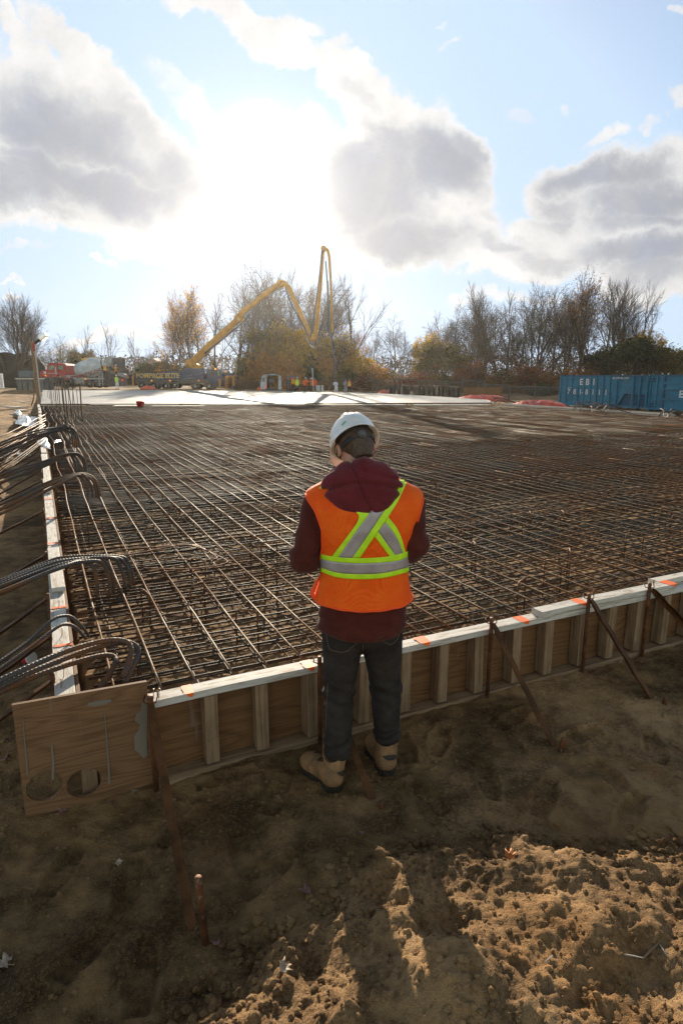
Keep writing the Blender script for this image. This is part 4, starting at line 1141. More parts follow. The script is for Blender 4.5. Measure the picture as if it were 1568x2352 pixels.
def cast(x, y, tree=vbm, lift=.0025):
    u, f, s = ray(x, y); d = Vector((u, f, s)).normalized()
    hit, nrm, _, _ = tree.ray_cast(CAMV, d)
    return None if hit is None else (hit + nrm * lift if nrm.dot(d) < 0 else hit - d * lift)
def z4(p): return (603 + p[0] * .2747, 918.7 + p[1] * .2747)
def interp_poly(P, n_):
    P = np.array(P, float)
    for _ in range(2):
        if len(P) > 2: P = np.concatenate([P[:1], np.stack([P[:-1] * .75 + P[1:] * .25, P[:-1] * .25 + P[1:] * .75], 1).reshape(-1, 2)[1:-1], P[-1:]])
    L = np.concatenate([[0], np.cumsum(np.linalg.norm(np.diff(P, axis=0), axis=1))]); t = np.linspace(0, L[-1], n_)
    return np.stack([np.interp(t, L, P[:, 0]), np.interp(t, L, P[:, 1])], -1)
def strip_on(name, e0, e1, m_, parent, tree=vbm, lift=.0025, n_=40, w=5, conv=z4, off=PO):
    A = interp_poly([conv(p) for p in e0], n_); B = interp_poly([conv(p) for p in e1], n_)
    V = []; prev = None; idx = -np.ones((n_, w + 1), int)
    for i in range(n_):
        for j in range(w + 1):
            q = A[i] * (1 - j / w) + B[i] * j / w; c = cast(q[0], q[1], tree, lift)
            if c is not None: idx[i, j] = len(V); V.append(c - off)
    F = []
    for i in range(n_ - 1):
        for j in range(w):
            q = (idx[i, j], idx[i, j + 1], idx[i + 1, j + 1], idx[i + 1, j])
            if min(q) < 0: continue
            # drop faces that stretch over a silhouette
            pts = [V[k] for k in q]
            if max((pts[a] - pts[b]).length for a in range(4) for b in range(a)) > .09: continue
            F.append(q)
    mb = MB(); mb.add([tuple(v) for v in V], F, 0, None, True)
    o = mb.build(name, m_, parent)
    # consistent outward normals and a real thickness
    s_ = o.modifiers.new('solid', 'SOLIDIFY'); s_.thickness = .0012; s_.offset = 0
    return o
# tape: cross over the back, then the belt
strip_on('lime_tape', [(935,1140),(1065,1315)], [(965,1100),(1112,1305)], LIME, vest)
strip_on('silver_tape', [(965,1100),(1112,1305)], [(1020,1020),(1120,1140),(1172,1285)], SILVER, vest)
strip_on('lime_tape', [(1020,1020),(1120,1140),(1172,1285)], [(1045,975),(1140,1090),(1192,1275)], LIME, vest)
strip_on('lime_tape', [(580,1308),(700,1150),(820,985),(770,925),(775,915)], [(635,1312),(750,1140),(895,945),(900,930),(905,915)], LIME, vest, lift=.0035)
strip_on('silver_tape', [(635,1312),(750,1140),(895,945),(930,880)], [(750,1318),(900,1100),(1035,895),(1060,850)], SILVER, vest, lift=.0035)
strip_on('lime_tape', [(750,1318),(900,1100),(1035,895),(1110,790),(1150,655)], [(812,1318),(940,1130),(1060,960),(1140,830),(1200,690),(1202,655)], LIME, vest, lift=.0045)
strip_on('lime_tape', [(470,742),(520,700)], [(530,748),(540,700)], LIME, vest, n_=8)
EX = 60
def ext(P): return [(P[0][0] - EX, P[0][1] - EX * .5)] + P + [(P[-1][0] + EX, P[-1][1] - EX * .35)]
b0_ = ext([(485,1285),(600,1310),(800,1322),(1000,1312),(1100,1298),(1215,1258)])
b1_ = ext([(485,1325),(600,1352),(800,1365),(1000,1358),(1150,1340),(1215,1305)])
b2_ = ext([(485,1395),(620,1445),(800,1455),(1000,1450),(1200,1400)])
b3_ = ext([(485,1430),(620,1485),(800,1498),(1000,1490),(1205,1440)])
strip_on('lime_tape', b0_, b1_, LIME, vest, n_=70, lift=.0045); strip_on('silver_tape', b1_, b2_, SILVER, vest, n_=70, lift=.0045); strip_on('lime_tape', b2_, b3_, LIME, vest, n_=70, lift=.0045)
def trim_on(P, r, name, m_, parent, tree=vbm, conv=z4, n_=50, lift=.001, off=PO):
    Q = interp_poly([conv(p) for p in P], n_); V = [c for c in (cast(a, b, tree, lift) for a, b in Q) if c is not None]
    V = [v for i, v in enumerate(V) if i == 0 or (v - V[i - 1]).length < .08]
    if len(V) < 3: return
    mb = MB(); mb.tube([tuple(v - off) for v in V], r, 6); return mb.build(name, m_, parent)
def rim_loop(z_of, name, r, m_, parent, n_=90, grow=.002):
    """binding tube that follows the vest hem all the way round"""
    V = []
    for t in np.linspace(0, 2 * math.pi, n_):
        d = Vector((math.sin(t), -math.cos(t), 0)); z = z_of(d.x * .2, -.1 if d.y < 0 else .1) + .005
        o_ = PO + Vector((0, 0, z)); hit, nr, _, _ = vbm.ray_cast(o_ + d * .6, -d)
        if hit: V.append(tuple(hit + d * grow - PO))
    mb = MB(); mb.tube(V, r, 6); return mb.build(name, m_, parent)
rim_loop(VHEM, 'hem_binding', .005, TRIM, vest)
# arm-hole bindings
for sg in (-1, 1):
    V = []
    for z in np.linspace(1.16, 1.50, 24):
        l, r = armlim(z); x = -l if sg < 0 else r
        hit, nr, _, _ = vbm.ray_cast(PO + Vector((x * .985, -.6, z)), Vector((0, 1, 0)))
        if hit: V.append(tuple(hit - PO + Vector((sg * .002, -.001, 0))))
    if len(V) > 3: mb = MB(); mb.tube(V, .0045, 6); mb.build('armhole_binding', TRIM, vest)
# side flap at the left hip
mb = MB(); mb.tube([(-.195,-.02,1.10),(-.222,-.03,1.06),(-.236,-.03,1.02),(-.228,-.035,.998),(-.21,-.04,1.0)], [.006,.008,.012,.009,.005], 8); mb.build('side_tab', TRIM, vest)

# jeans
LL = [(-.092,.0,.84), (-.112,.030,.50), (-.120,.006,.185)]; RL = [(.085,.0,.84), (.116,.075,.50), (.135,.125,.185)]
def jeans_f(X, Y, Z):
    pel = ell(X, Y, Z, (-.005, .0, .885), (.186, .128, .15))
    d = pel
    for P_, ox in ((LL, -.1), (RL, .1)):
        l = smin(cone(X, Y, Z, P_[0], P_[1], .101, .075), cone(X, Y, Z, P_[1], P_[2], .075, .061), .02)
        l = smin(l, ell(X, Y, Z, (P_[1][0], P_[1][1] - .018, .37), (.056, .06, .11)), .03)
        l = l - .007 * np.exp(-((Z - .20) / .035) ** 2)
        # knee and ankle creases
        l = l + .006 * np.sin(Z * 85 + X * 34 + 1.5 * np.sin(Y * 40)) * np.exp(-((Z - .49) / .075) ** 2) + .0055 * np.sin(Z * 120 - X * 40) * np.exp(-((Z - .23) / .05) ** 2)
        d = smin(d, l, .028)
    d = d + .0045 * n3(X, Y, Z, 19, 21)
    d = smax(d, -(Z - .165 - .10 * Y), .006)
    return smax(d, Z - .98, .01)
jeans = sdf_mesh('jeans', jeans_f, (-.24,-.17,.13), (.24,.24,1.0), .0068, JEANS, worker)
jb = BVHTree.FromPolygons([v.co + PO for v in jeans.data.vertices], [p.vertices for p in jeans.data.polygons])
z5 = lambda p: ((1100 + p[0] * .41454) * .57415, (2400 + p[1] * .41454) * .57415)
for P_ in ([(495,330),(520,470),(530,478),(670,520),(785,420),(780,400)], [(1020,385),(1110,440),(1180,385),(1205,300)], [(850,420),(848,505)], [(510,800),(500,1000),(488,1260)]):
    trim_on(P_, .0012, 'stitching', STITCH, jeans, jb, z5, 40, .0008)

# boots
def boot(heel, toe, ank, nm_lab=None):
    heel = np.array(heel, float); toe = np.array(toe, float); d = toe - heel; L = np.linalg.norm(d); d /= L; s_ = np.array((-d[1], d[0]))
    G = gz + .0
    def loc(X, Y): 
        u = (X - heel[0]) * d[0] + (Y - heel[1]) * d[1]; v = (X - heel[0]) * s_[0] + (Y - heel[1]) * s_[1]; return u, v
    def upper(X, Y, Z):
        u, v = loc(X, Y); z = Z - G
        f = cone(u, v, z, (.045, 0, .06), (L - .065, .004, .058), .045, .047, (1, 1, .95))
        toeb = ell(u, v, z, (L - .068, .004, .055), (.066, .052, .046))
        inst = cone(u, v, z, (.07, 0, .10), (L - .11, .0, .062), .046, .040)
        a_u, a_v = loc(np.array(ank[0]), np.array(ank[1]))
        sh = cone(u, v, z, (.050, 0, .07), (float(a_u) + .006, float(a_v), .235), .050, .067)
        q = smin(smin(smin(f, toeb, .02), inst, .025), sh, .03)
        q = q + .0035 * np.sin(u * 110 + z * 60) * np.exp(-((u - L * .52) / .04) ** 2) * (z > .05) + .0022 * n3(u, v, z, 45, 31)
        q = smax(q, z - (.228 - .02 * v / .05 + .03 * (u - .05)), .004)
        q = np.maximum(q, -cone(u, v, z, (.055, 0, .20), (float(a_u), float(a_v), .30), .052, .066))
        return smax(q, .022 - z, .006)
    def sole(X, Y, Z):
        u, v = loc(X, Y); z = Z - G
        t = np.clip((u - .045) / (L - .105), 0, 1); w = .046 + .008 * t - .010 * np.exp(-((t - .42) / .2) ** 2)
        q = np.sqrt((u - .045 - t * (L - .105)) ** 2 + (v - .004 * t) ** 2) - w
        q = np.maximum(q, np.maximum(z - .040 - .008 * np.exp(-((u) / .05) ** 2), -.004 - z))
        arch = np.maximum(.012 - z, np.abs(u - L * .40) - .028)
        tr = .003 * (np.sin(u * 420) > .2) * (z < .016)
        rb_ = .0016 * np.sin(z * 520)
        return np.maximum(q + tr + rb_, -(np.maximum(z - .010, np.abs(u - L * .40) - .026)))
    lo = (min(heel[0], toe[0]) - .10, min(heel[1], toe[1]) - .10, G - .02); hi = (max(heel[0], toe[0]) + .10, max(heel[1], toe[1]) + .10, G + .26)
    o = sdf_mesh('boot', upper, lo, hi, .0055, BOOT, worker); sdf_mesh('sole', sole, lo, hi, .0045, SOLE, o, 0)
    return o
bl_ = boot((-.112,-.072), (-.292,.150), (-.120,.010)); br_ = boot((.140,.050), (.068,.325), (.135,.130))
for bo, pads, laces, seams in ((bl_, [[(595,1672),(620,1695),(655,1700),(700,1675),(700,1668)], [(605,1664),(650,1645),(705,1622),(706,1630)]], [[(405,1555),(440,1520),(465,1530)],[(425,1560),(445,1525)],[(440,1560),(460,1528)],[(458,1562),(470,1530)],[(385,1480),(430,1450),(470,1452)]], [[(640,1505),(640,1600),(635,1640)],[(470,1500),(470,1580),(540,1650),(600,1664)],[(490,1740),(490,1700),(520,1665),(570,1660)],[(490,1740),(510,1780)],[(345,1560),(400,1640),(430,1700)]]),
                       (br_, [[(1040,1508),(1060,1540),(1120,1552),(1165,1530),(1170,1520)], [(1038,1504),(1180,1490),(1180,1495)]], [], [[(1105,1370),(1103,1500)],[(1000,1330),(985,1400),(1010,1490),(1050,1520)],[(1010,1620),(1170,1600)]])):
    tb = BVHTree.FromPolygons([v.co + PO for v in bo.data.vertices], [p.vertices for p in bo.data.polygons])
    strip_on('heel_pad', pads[0], pads[1], PAD, bo, tb, .002, 10, 3, z5)
    for l in laces: trim_on(l, .0022, 'lace', LACE, bo, tb, z5, 14, .003)
    for l in seams: trim_on(l, .0009, 'seam', STITCH, bo, tb, z5, 26, .0005)
    if bo is bl_: strip_on('pull_loop', [(500,1515),(530,1550),(560,1552)], [(500,1510),(540,1520),(565,1548)], LACE, bo, tb, .002, 10, 3, z5)

# head in its own frame
HC = Vector((-.036, .095, 1.674)); HR = Matrix.Rotation(R(15), 3, 'Z') @ Matrix.Rotation(R(-40), 3, 'X') @ Matrix.Rotation(R(-5), 3, 'Y')
HRi = np.array(HR.inverted())
def hl(X, Y, Z):
    x, y, z = X - HC.x, Y - HC.y, Z - HC.z
    return [HRi[i, 0] * x + HRi[i, 1] * y + HRi[i, 2] * z for i in range(3)]
def head_base(x, y, z):
    d = ell(x, y, z, (0, -.012, .028), (.076, .095, .098))
    d = smin(d, ell(x, y, z, (0, .030, -.040), (.058, .062, .072)), .03)     # face and jaw
    d = smin(d, ell(x, y, z, (0, .058, -.092), (.030, .026, .022)), .03)     # chin
    return d
def head_f(X, Y, Z):
    x, y, z = hl(X, Y, Z)
    d = head_base(x, y, z)
    d = smin(d, cone(x, y, z, (0, .088, .012), (0, .110, -.022), .009, .014), .010)  # nose
    d = smin(d, ell(x, y, z, (0, .082, .026), (.052, .012, .008)), .012)              # brow
    for s in (-1, 1):
        d = smax(d, -ell(x, y, z, (s * .030, .098, .008), (.017, .014, .010)), .008)
        d = smin(d, ell(x, y, z, (s * .030, .083, .008), (.012, .011, .009)), .003)
        e = ell(x, y, z, (s * .083, -.006, -.002), (.011, .020, .033)); e = smax(e, -ell(x, y, z, (s * .092, .004, .002), (.008, .012, .022)), .004)
        d = smin(d, e, .006)
    d = smin(d, ell(x, y, z, (0, .090, -.050), (.022, .008, .006)), .006); d = smax(d, -ell(x, y, z, (0, .099, -.0515), (.02, .006, .0018)), .002)
    neck = cone(X, Y, Z, (-.012, .030, 1.50), (HC.x + .012, HC.y - .035, HC.z - .045), .066, .060)
    return smin(d, neck, .03)
sdf_mesh('head', head_f, (-.20,-.08,1.46), (.10,.26,1.88), .0058, SKIN, worker)
def hair_f(X, Y, Z):
    x, y, z = hl(X, Y, Z)
    d = head_base(x, y, z) - .009 - .002 * np.sin(x * 300 + 4 * np.sin(z * 60)) * .4
    nape = cone(x, y, z, (0, -.062, -.02), (0, -.052, -.085), .058, .044)
    d = smin(d, nape, .02)
    # hairline: off the face, round the ears, tapering on the nape
    cut = np.maximum(y - (.055 + .0 * z), -z - .098 + .0 * y)
    ear = np.maximum(-(z) - .012 - .75 * np.clip(-y - .012, 0, .1), -(.0) + 0 * z) 
    side = smax(-z - .020 + np.where(y < -.02, (y + .02) * 1.9, 0), np.abs(x) * 0 - 1, .01)
    return smax(smax(d, y - .045, .006), smax(side, -z - .095, .006), .006)
sdf_mesh('hair', hair_f, (-.20,-.08,1.52), (.10,.26,1.88), .0055, HAIR, worker)
# hard hat
def helmet():
    root = thing('hard_hat', 'white hard hat worn by the large worker in the foreground', 'hard hat')
    A = 0
    nu, nv = 72, 26; V = []; 
    for j in range(nv + 1):
        t = j / nv
        for i in range(nu):
            ph = 2 * math.pi * i / nu; cxp, syp = math.sin(ph), math.cos(ph)   # ph=0 -> front
            front = max(0, syp)
            if t <= .80:
                th = t / .80 * R(88); rr = math.sin(th); zz = math.cos(th)
                x = .112 * rr * cxp; y = .138 * rr * syp - .005; z = .135 * zz ** .92 if zz > 0 else 0
                # ribs along the crown
                rb = max(0, 1 - (th / R(88)) ** 3)
                for c_, w_, h_ in ((.032, .008, .010), (-.032, .008, .010), (.0, .018, .002)):
                    z += h_ * math.exp(-((x - c_) / w_) ** 2) * rb * (1 if abs(y) < .11 else .4)
            else:
                k_ = (t - .80) / .20
                ext_ = .008 + .050 * front ** 1.6
                x = (.112 + ext_ * .45 * k_ + .004 * k_) * cxp; y = (.138 + ext_ * k_) * syp - .005; z = -.004 * k_ - .014 * k_ * (1 - .3 * front) - .006 * front * k_
                z += .012 * (1 - k_) * .0
            V.append((x, y, z))
    F = [(j * nu + i, j * nu + (i + 1) % nu, (j + 1) * nu + (i + 1) % nu, (j + 1) * nu + i) for j in range(1, nv) for i in range(nu)]
    F += [(0, nu + i, nu + (i + 1) % nu)[::-1] for i in range(nu)]
    mb = MB(); mb.add(V, [f[::-1] for f in F], 0, None, True)
    return root, mb
hr, mbh = helmet(); bpy.data.objects.remove(hr)
HM = Matrix.Translation(PO + HC) @ HR.to_4x4()
HAT_OFF = Vector((0, .0, .030)); HAT_T = Matrix.Rotation(R(-6), 4, 'X')
hat = mbh.build('hard_hat', HELM, None, **tags('white hard hat on the bowed head of the worker in the foreground', 'hard hat'))
hat.matrix_world = HM @ Matrix.Translation(HAT_OFF) @ HAT_T @ Matrix.Scale(.94, 4)
s_ = hat.modifiers.new('solid', 'SOLIDIFY'); s_.thickness = .0035; s_.offset = -1
# suspension band, ratchet knob
def band(z, w, y0, a0, a1, r0x, r0y, m_, name, th=.003, dip=0.0):
    V = []; n_ = 40; F = []
    for i in range(n_ + 1):
        a = a0 + (a1 - a0) * i / n_; ww = w * (.65 + .35 * math.cos((i / n_ - .5) * 3.0)) if w > .015 else w
        for k_, dz in enumerate((-ww / 2, ww / 2)):
            V.append((r0x * math.sin(a), -r0y * math.cos(a) + y0, z + dz - dip * abs(math.sin(a))))
            V.append(((r0x + th) * math.sin(a), -(r0y + th) * math.cos(a) + y0, z + dz - dip * abs(math.sin(a))))
    for i in range(n_):
        b = i * 4; c_ = b + 4
        for (p, q) in ((0, 1), (1, 3), (3, 2), (2, 0)): F.append((b + p, b + q, c_ + q, c_ + p))
    F += [(0, 2, 3, 1), (n_ * 4, n_ * 4 + 1, n_ * 4 + 3, n_ * 4 + 2)]
    mb = MB(); mb.add(V, F, 0, None, True); o = mb.build(name, m_, hat); return o
b_o = band(-.052, .030, -.012, R(-72), R(72), .086, .108, KNOB, 'strap_band')
mb = MB(); mb.lathe([(.0001, 0), (.021, 0), (.022, .004), (.0001, .004)], k=28); mb.lathe([(.0001, .003), (.0165, .003), (.0175, .011), (.015, .014), (.0001, .0145)], k=28)
kn = mb.build('ratchet_knob', DISC, hat); kn.location = (.0, -.124, -.052); kn.rotation_euler = (R(90), 0, 0)
band(-.012, .006, -.004, R(-180), R(180), .098, .122, STRAP, 'suspension_ring', .003)
for a in (50, 130, 230, 310):
    mb = MB(); q = [(.098 * math.sin(R(a)), .122 * math.cos(R(a)), -.012), (.088 * math.sin(R(a)), .108 * math.cos(R(a)), .03), (.05 * math.sin(R(a)), .06 * math.cos(R(a)), .075), (0, 0, .088)]
    mb.tube(q, .005, 6, sx=.4); mb.build('crown_strap', STRAP, hat)
# sticker on the rear left of the shell
def txt(body, size, m_, name, parent=None, loc=(0,0,0), rot=(0,0,0), ext_=.0, align='CENTER', bold=0.0, sx=1.0, **tg):
    cu = bpy.data.curves.new(name, 'FONT'); cu.body = body; cu.size = size; cu.align_x = align; cu.align_y = 'CENTER'; cu.extrude = ext_; cu.offset = bold * size; cu.resolution_u = 3
    o = bpy.data.objects.new(name, cu); C.objects.link(o)
    dg = bpy.context.evaluated_depsgraph_get(); me = bpy.data.meshes.new_from_object(o.evaluated_get(dg)); bpy.data.objects.remove(o)
    me.materials.clear(); me.materials.append(m_)
    for v in me.vertices: v.co.x *= sx
    ob = link(name, me, parent, **tg); ob.location = loc; ob.rotation_euler = rot; return ob
def wrap(o, tree, lift, d=(0, 1, 0)):
    """lay a small flat mesh on a surface by ray casts in the parent's space"""
    M = o.matrix_basis.copy()
    for v in o.data.vertices:
        p = M @ v.co; hit, nr, _, _ = tree.ray_cast(p, Vector(d))
        if hit: v.co = M.inverted() @ (hit - Vector(d) * lift)
hb = BVHTree.FromPolygons([v.co for v in hat.data.vertices], [p.vertices for p in hat.data.polygons])
mb = MB(); nn = 8
for i in range(nn): mb.add([(-.011 + .022 * i / nn, -.004, 0), (-.011 + .022 * (i + 1) / nn, -.004, 0), (-.011 + .022 * (i + 1) / nn, .004, 0), (-.011 + .022 * i / nn, .004, 0)], [(0, 1, 2, 3)])
st = mb.build('sticker', GREENL, hat); st.location = (-.066, -.3, .028); st.rotation_euler = (R(90), R(-28), 0); wrap(st, hb, .0068)
tx = txt('CASCADE', .0042, mat('sticker_white', (.8,.82,.8), .5, var=0), 'lettering', st, bold=.02)
bpy.data.objects.remove(tx)

# hands holding a phone in front of the chest
def hand(wr, sg):
    """palm and five bent fingers as one skin surface"""
    w_ = np.array(wr); f = np.array((-.35 * -sg, .75, .35)); f /= np.linalg.norm(f)
    up = np.array((0, -.35, .9)); side = np.cross(f, up); side /= np.linalg.norm(side); up = np.cross(side, f)
    pc = w_ + f * .06
    def fn(X, Y, Z):
        d = cone(X, Y, Z, w_ - f * .03, w_ + f * .03, .030, .027)
        d = smin(d, cone(X, Y, Z, w_ + f * .03, pc + f * .03, .030, .034, (1, 1, .8)), .015)
        for k_, (o_, L) in enumerate(((-.030, .062), (-.010, .072), (.011, .068), (.030, .052))):
            b0 = pc + f * .045 + up * o_ * -1; k1 = b0 + f * L * .45 - side * sg * -.010; k2 = k1 + f * L * .15 + side * sg * .028; k3 = k2 - f * L * .15 + side * sg * .018
            d = smin(d, smin(smin(cone(X, Y, Z, b0 - f * .02, k1, .0095, .0088), cone(X, Y, Z, k1, k2, .0088, .008), .003), cone(X, Y, Z, k2, k3, .008, .0068), .003), .004)
        tb0 = w_ + f * .035 + up * .026; tb1 = tb0 + f * .030 + up * .020 + side * sg * .012; tb2 = tb1 + f * .028 + up * .004 + side * sg * .018
        d = smin(d, smin(cone(X, Y, Z, tb0, tb1, .013, .0105), cone(X, Y, Z, tb1, tb2, .0105, .008), .003), .008)
        return d
    c = pc; sdf_mesh('hand', fn, c - .13, c + .13, .0048, SKIN, worker)
    return pc, f
pc1, f1 = hand(WRL, 1); pc2, f2 = hand(WRR, -1)
mb = MB(); mb.box((PO.x + .0, PO.y + .36, 1.235), (.075, .009, .15), Matrix.Rotation(R(-35), 3, 'X'))
ph = mb.build('phone', STRAP, None, **tags('dark phone held in both hands in front of the chest, hidden behind the worker', 'phone')); bevel(ph, .003, 2)
# ------------------------------------------------------------------ poured slab in the distance
def conc():
    m_, nt, b = base_mat('wet_concrete'); ob = nt.new('ShaderNodeTexCoord').outputs['Object']
    f = nt.noise(ob, .5, 6, .6); g = nt.noise(nt.mapping(ob, scale=(1, .25, 1)), 3.0, 4, .6)
    nt.put(b.inputs['Base Color'], nt.mix(nt.ss(nt.m('ADD', nt.m('MULTIPLY', f, .6), nt.m('MULTIPLY', g, .4)), .35, .65), (.17,.165,.155), (.25,.245,.23)))
    nt.put(b.inputs['Roughness'], nt.lin(f, .3, .7, .42, .62)); b.inputs['Specular IOR Level'].default_value = .5
    bn = nt.new('ShaderNodeBump'); bn.inputs['Strength'].default_value = .25; bn.inputs['Distance'].default_value = .02
    nt.put(bn.inputs['Height'], nt.noise(ob, 7.0, 4, .6)); nt.put(b.inputs['Normal'], bn.outputs[0]); return m_
CONC = conc()
sp = [(pa[0], pa[1]), (pb[0], pb[1])] + [(W(x, y, FT).x, W(x, y, FT).y) for x, y in ((1115,919),(1000,911),(870,904),(760,900.5),(620,898.5),(350,897),(99,896))]
mb = MB(); mb.prism(sp, .0, FT + .005, 0, 'xy'); mb.build('concrete_slab', CONC, None, kind='structure')
mb = MB()
for i in range(1, len(sp) - 1):
    a = np.array(sp[i]); b = np.array(sp[i + 1]); L = np.linalg.norm(b - a)
    if L < .8: continue
    d = (b - a) / L; nrm = np.array((-d[1], d[0])) * -1; c = (a + b) / 2 + nrm * .06
    mb.box((c[0], c[1], FT / 2), (L - .01, .08, FT + .05), Matrix.Rotation(math.atan2(d[1], d[0]), 3, 'Z'))
mb.build('slab_edge_form', WORN, None, **tags('low timber edge form running along the far side of the poured slab', 'formwork'))

# ------------------------------------------------------------------ trees
def bark(name, lo, hi):
    return mat(name, tuple((a + b) / 2 for a, b in zip(lo, hi)), .9, var=.4, vs=4, spec=.1)
BARK = bark('grey_bark', (.06,.046,.036), (.11,.088,.07))
BARK2 = bark('brown_bark', (.055,.036,.024), (.10,.07,.048))
def leaf_mat(name, cols, trans=.55):
    m_, nt, b = base_mat(name)
    rnd = nt.new('ShaderNodeNewGeometry').outputs['Random Per Island']
    cr = nt.new('ShaderNodeValToRGB'); el = cr.color_ramp.elements
    while len(el) < len(cols): el.new(.5)
    for i, c in enumerate(cols): el[i].position = i / max(1, len(cols) - 1); el[i].color = c + (1,)
    nt.put(cr.inputs[0], rnd)
    nt.n.remove(b)
    df = nt.new('ShaderNodeBsdfDiffuse'); tr = nt.new('ShaderNodeBsdfTranslucent'); mx = nt.new('ShaderNodeMixShader')
    nt.put(df.inputs[0], cr.outputs[0]); nt.put(tr.inputs[0], cr.outputs[0]); mx.inputs[0].default_value = trans
    nt.l.new(df.outputs[0], mx.inputs[1]); nt.l.new(tr.outputs[0], mx.inputs[2])
    nt.l.new(mx.outputs[0], nt.n['Material Output'].inputs[0]); return m_
L_YEL = leaf_mat('yellow_leaves', [(.48,.32,.04),(.66,.44,.05),(.50,.26,.04),(.22,.20,.04)])
L_ORG = leaf_mat('orange_leaves', [(.58,.25,.05),(.66,.37,.07),(.40,.15,.04),(.30,.21,.05)])
L_OLV = leaf_mat('olive_leaves', [(.07,.075,.018),(.13,.12,.025),(.20,.14,.03),(.05,.055,.015)])
L_RED = leaf_mat('red_leaves', [(.30,.05,.035),(.18,.04,.025),(.22,.10,.03),(.12,.08,.03)])
L_GRN = leaf_mat('dark_green_leaves', [(.028,.040,.014),(.045,.055,.018),(.07,.07,.02)], .35)
L_BRN = leaf_mat('dry_brown_leaves', [(.20,.11,.05),(.28,.15,.06),(.13,.08,.04)])
def quads(P, size, rg, flat=.5):
    """leaf quads at points P"""
    n_ = len(P); d = rg.standard_normal((n_, 3)); d /= np.linalg.norm(d, axis=1)[:, None]
    e = rg.standard_normal((n_, 3)); e -= d * (d * e).sum(1)[:, None]; e /= np.linalg.norm(e, axis=1)[:, None] + 1e-9
    s_ = size * (.6 + .8 * rg.random(n_))[:, None]
    return np.stack([P - d * s_, P - e * s_ * flat, P + d * s_, P + e * s_ * flat], 1)
def quad_mesh(V4):
    n_ = len(V4); me = bpy.data.meshes.new('leaves'); me.vertices.add(n_ * 4); me.vertices.foreach_set('co', V4.ravel())
    me.loops.add(n_ * 4); me.loops.foreach_set('vertex_index', np.arange(n_ * 4, dtype=np.int32)); me.polygons.add(n_)
    me.polygons.foreach_set('loop_start', np.arange(n_, dtype=np.int32) * 4); me.polygons.foreach_set('loop_total', np.full(n_, 4, np.int32)); me.update(calc_edges=True); return me
def grow(seed, H, stems=1, spread=.45, up=.35, levels=5, dens=1.0, r0=None, split=.28, droop=0.0):
    rg = np.random.default_rng(seed); big = MB(); tw = MB(); tips = []
    global rng
    def br(p, d, L, r, lv):
        k = 4 if lv < 2 else (3 if lv < 4 else 2)
        pts = [p]; dd = d.copy(); q = p.copy()
        for i in range(k):
            dd = dd + rg.standard_normal(3) * (.10 if lv < 2 else .16); dd[2] += up * (.12 if lv else .3) - droop * .1 * lv; dd /= np.linalg.norm(dd); q = q + dd * L / k; pts.append(q)
        r1 = r * (.55 if lv < levels else .3)
        (big if lv < 2 else tw).tube(pts, np.linspace(r, r1, k + 1), 6 if lv < 2 else 3, 0, caps=False)
        if lv >= levels - 1: tips.extend(pts[1:])
        if lv >= levels: return
        nb = {0: 4, 1: 4, 2: 4, 3: 3, 4: 3}.get(lv, 3); nb = max(2, int(round(nb * dens * (.85 if lv > 1 else 1))))
        for j in range(nb):
            t = split + (1 - split) * (j + rg.random()) / nb; t = min(t, .99)
            f = t * k; i = int(f); pp = pts[i] + (pts[i + 1] - pts[i]) * (f - i)
            loc = pts[i + 1] - pts[i]; loc = loc / np.linalg.norm(loc)
            ax = rg.standard_normal(3); ax -= loc * ax.dot(loc); ax /= np.linalg.norm(ax)
            s_ = spread * (.7 + .6 * rg.random()); nd = loc * math.cos(s_) + ax * math.sin(s_); nd[2] += up * .5; nd /= np.linalg.norm(nd)
            br(pp, nd, L * (.62 + .22 * rg.random()) * (1 - .35 * (t - split)), r * (.50 + .12 * rg.random()) * (1 - .4 * t) + .004, lv + 1)
        br(pts[-1], dd, L * .62, r1, lv + 1)
    for s_ in range(stems):
        a = 6.28 * s_ / stems + rg.random(); lean = .28 * (stems > 1) * (.5 + rg.random())
        d = np.array((math.cos(a) * lean, math.sin(a) * lean, 1.0)); d /= np.linalg.norm(d)
        br(np.array((math.cos(a) * .15 * (stems > 1), math.sin(a) * .15 * (stems > 1), -.2)), d, H * .42, r0 or H * .018, 0)
    return big, tw, np.array(tips)
PROT = {}
def tree_proto(key, seed, H, bk, leaf=None, nleaf=0, lsize=.12, low=0.0, **kw):
    big, tw, tips = grow(seed, H, **kw)
    V = np.concatenate(tw.V); h_ = V[:, 2].max()
    root = bpy.data.objects.new(key, None)
    def keep(mbx, nm):
        o = mbx.build(nm, bk, None); me = o.data; bpy.data.objects.remove(o); return me
    ms = [('trunk', keep(big, 'trunk')), ('branches', keep(tw, 'branches'))]
    if leaf is not None:
        rg = np.random.default_rng(seed + 99); T_ = tips[tips[:, 2] > low * h_]
        P = T_[rg.integers(0, len(T_), nleaf)] + rg.standard_normal((nleaf, 3)) * .22
        me = quad_mesh(quads(P, lsize, rg)); me.materials.append(leaf); ms.append(('leaves', me))
    bpy.data.objects.remove(root)
    w_ = np.percentile(np.abs(V[:, 0]), 96)
    PROT[key] = (ms, h_, w_)
tree_proto('vase', 1, 14, BARK, stems=2, spread=.62, up=.22, dens=1.0)
tree_proto('vase2', 2, 14, BARK, stems=3, spread=.55, up=.26, dens=1)
tree_proto('round', 3, 12, BARK, stems=1, spread=.78, up=.14, dens=1.1)
tree_proto('tall', 4, 15, BARK2, stems=1, spread=.52, up=.28, dens=1.0)
tree_proto('wide', 13, 12, BARK2, stems=1, spread=.88, up=.12, dens=1.1)
tree_proto('crooked', 14, 12, BARK, stems=2, spread=.75, up=.16, dens=1.05)
